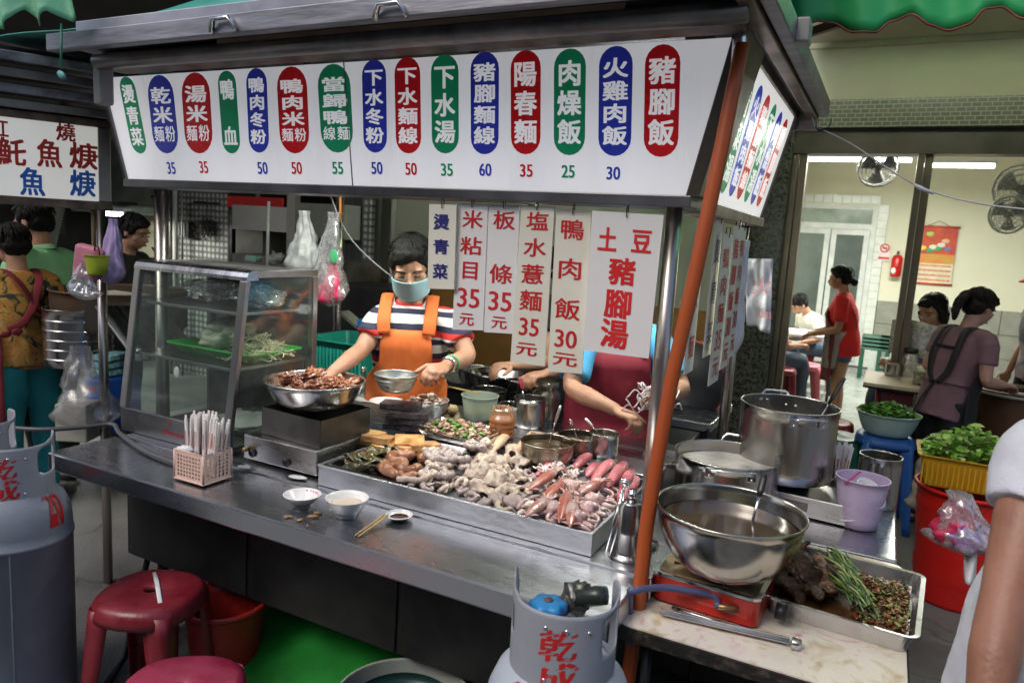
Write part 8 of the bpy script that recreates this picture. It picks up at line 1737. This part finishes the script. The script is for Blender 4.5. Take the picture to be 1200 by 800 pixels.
pk_ = at(412, 425, y=2.78); bkx = rect_tray('teal_basket', 'teal plastic colander basket left of the cook', 'basket', pk_.x-.17, pk_.x+.20, 2.62, 2.95, CT+.10, .20, tealp, .015, .04, th=.003)
for i in range(16): mb = MB(); mb.box((-.16+.021*i, -.158, .10), (.007, .008, .13)); part_local(mb, 'rib', M('teal_light', (.03, .42, .32), .4), bkx)
mb = MB(); mb.b2((pk_.x-.15, 2.65, .3), (pk_.x+.18, 2.92, CT+.099)); one(mb, 'basket_stand', dark_metal, 'dark stand under the teal basket', 'stand')
for i, (px_, py_, R_, lb, cat_) in enumerate([(585, 432, .15, 'big steel pan on the back bench between the cards and the tray', 'pan'), (558, 418, .10, 'small dull pan behind the orange aproned cook', 'pan')]):
    p = at(px_, py_+12, y=3.1 if i == 0 else 3.3); vessel('steel_pan', lb, cat_, (p.x, p.y, .845 if i else p.z-.04), R_, .07, steel_pot, rb=R_*.8, rim=.006)
mb = MB(); mb.b2((-1.62, 2.95, .70), (-.66, 3.24, .80)); one(mb, 'stove_block', dark_metal, 'dark stove block behind the hanging cards', 'stove', bevel=.006)
ladle('ladle', 'large ladle with a white pink handle lying across the steel pan', at(570, 438, y=3.0), at(622, 452, y=2.85), .045, M('pale_handle', (.6, .45, .48), .4))
# crumpled paper bags tied to the rear right post, motor and mats behind
bag('white_bag', 'crumpled white plastic bag tied beside the side cards', at(858, 418, x=-.47), (.035, .055, .42), whitebag, 61)
def pfn(u, v): p = at(872+34*u-6*v*u+3*v, 303+78*v+10*u*v, y=3.02); return p+V((0, .03*noise.noise(V((u*4, v*4, 1)))+.02*math.sin(u*6), 0))
mb = MB(); mb.sheet(pfn, 16, 16, .002); one(mb, 'white_bag', whitebag, 'flat white plastic bag with a red print hung on the rear post', 'plastic bag')
mb = MB(); write(mb, '火', at(893, 335, y=2.985), V((1, 0, 0)), V((0, 0, 1)), .07, .07, 0); write(mb, '血', at(897, 368, y=2.985), V((1, 0, 0)), V((0, 0, 1)), .05, .03, 0); one(mb, 'red_print', M('faded_red', (.62, .25, .28), .6), 'faded red print on the flat white bag', 'print')
p = at(800, 445, y=3.6); mt = thing('motor_fan', 'dark round motor guard with a red rim behind the orange pole', 'fan', p)
mb = MB(); q_ = R3('X', rad(90)); mb.lathe([(0, 0), (.19, 0), (.21, .02), (.21, .05), (0, .05)], (0, 0, 0), 40, Mx=q_); part_local(mb, 'guard', M('dark_fan_mesh', (.025, .022, .022), .5, .3), mt); mb = MB(); mb.tube([q_@V((.212*math.cos(a*.196), .212*math.sin(a*.196), .03)) for a in range(32)], .008, 8, closed=True); part_local(mb, 'rim', M('red_rim', (.30, .03, .02), .4), mt)
mb = MB(); mb.box(p+V((0, .03, -.42)), (.24, .2, .5)); one(mb, 'red_crate', M('deep_red_plastic', (.30, .015, .012), .45), 'deep red crate under the round motor guard', 'crate', bevel=.01)
mb = MB(); mb.box(at(812, 402, y=3.7), (.18, .1, .02)); one(mb, 'yellow_tray', yel, 'small yellow tray showing behind the side cards', 'tray', bevel=.004)
# customer's pink bag
p = dp(1120, 645, 2.45); bag('pink_carrier_bag', 'clear carrier bag with hot pink contents held by the customer', (p.x, p.y, p.z), (.10, .075, .20), seed=70)
bag('pink_contents', 'hot pink and purple packet inside the clear carrier bag', (p.x+.005, p.y, p.z+.01), (.088, .065, .16), M('pink_purple', (.80, .04, .14), .4, 0, .4, 9, .3, 30, col2=(.25, .05, .35), thr=(.55, .62)), 71)
mb = MB(); mb.sheet(lambda u, v: dp(1130+14*u, 640+42*v, 2.42)+V((0, .02*math.sin(u*5+v*3), 0)), 6, 8, .002); one(mb, 'white_tissue', white_c, 'white cloth hanging below the pink carrier bag', 'cloth')
# pale green awning corner top left and green tarpaulin above our roof
pal = M('pale_green_tarp', (.14, .42, .24), .5, 0, .2, 6, .4, 14)
A2 = thing('awning_corner', 'sunlit pale green awning corner with a zigzag hem at the top left', 'awning', dp(40, 0, 2.3))
hem = [(-60, 40), (-20, 30), (0, 36), (8, 32), (18, 24), (26, 12), (36, 22), (44, 33), (52, 22), (60, 16), (70, 22), (78, 26), (88, 22)]
def afn(u, v):
    px_ = -60+148*u
    for (xa, ya), (xb, yb) in zip(hem, hem[1:]):
        if px_ <= xb: yy = ya+(yb-ya)*(px_-xa)/(xb-xa); break
    lo = dp(px_, yy-2, 2.3); hi = dp(px_, -60, 2.3); return lo.lerp(hi, v)+V((0, .02*math.sin(u*22+v*3), 0))
mb = MB(); mb.sheet(afn, 70, 10, .003); mb.build('valance', pal, A2)
mb = MB(); mb.tube([dp(72, 28, 2.32), dp(72, 52, 2.32), dp(71, 80, 2.32)], .0035, 6); mb.build('cord', M('green_cord', (.02, .16, .10), .5), A2); mb = MB(); mb.ell(dp(72, 88, 2.32), (.022, .008, .012), R3('Y', .5), 10, 6); mb.build('knot', M('teal_knot', (.08, .30, .28), .5), A2)
mb = MB(); mb.sheet(lambda u, v: V((-3.1+2.75*u, 1.66+1.25*v, 2.235+.56*math.sin(min(1, v*1.2)*1.57)*min(1, u*2.2)+.008*noise.noise(V((u*8, v*8, 0))))), 24, 12, .004); one(mb, 'roof_tarp', M('teal_tarp', (.03, .28, .22), .5, 0, .15, 5, .2, 12), 'dark teal tarpaulin stretched over the cart roof', 'tarpaulin')
for i, (a, b) in enumerate([((0, 45), (118, 95)), ((0, 95), (118, 78)), ((0, 70), (140, 130))]): mb = MB(); mb.tube([dp(*a, 4.4), dp(*b, 4.6)], .03, 8); one(mb, 'roof_strut', M('dusty_strut', (.16, .15, .13), .6), ['upper dark strut in the gloom at top left', 'crossing dark strut at top left', 'lower dark strut at top left'][i], 'strut')
# the unseen house row across the street is added to darken reflections
finish()
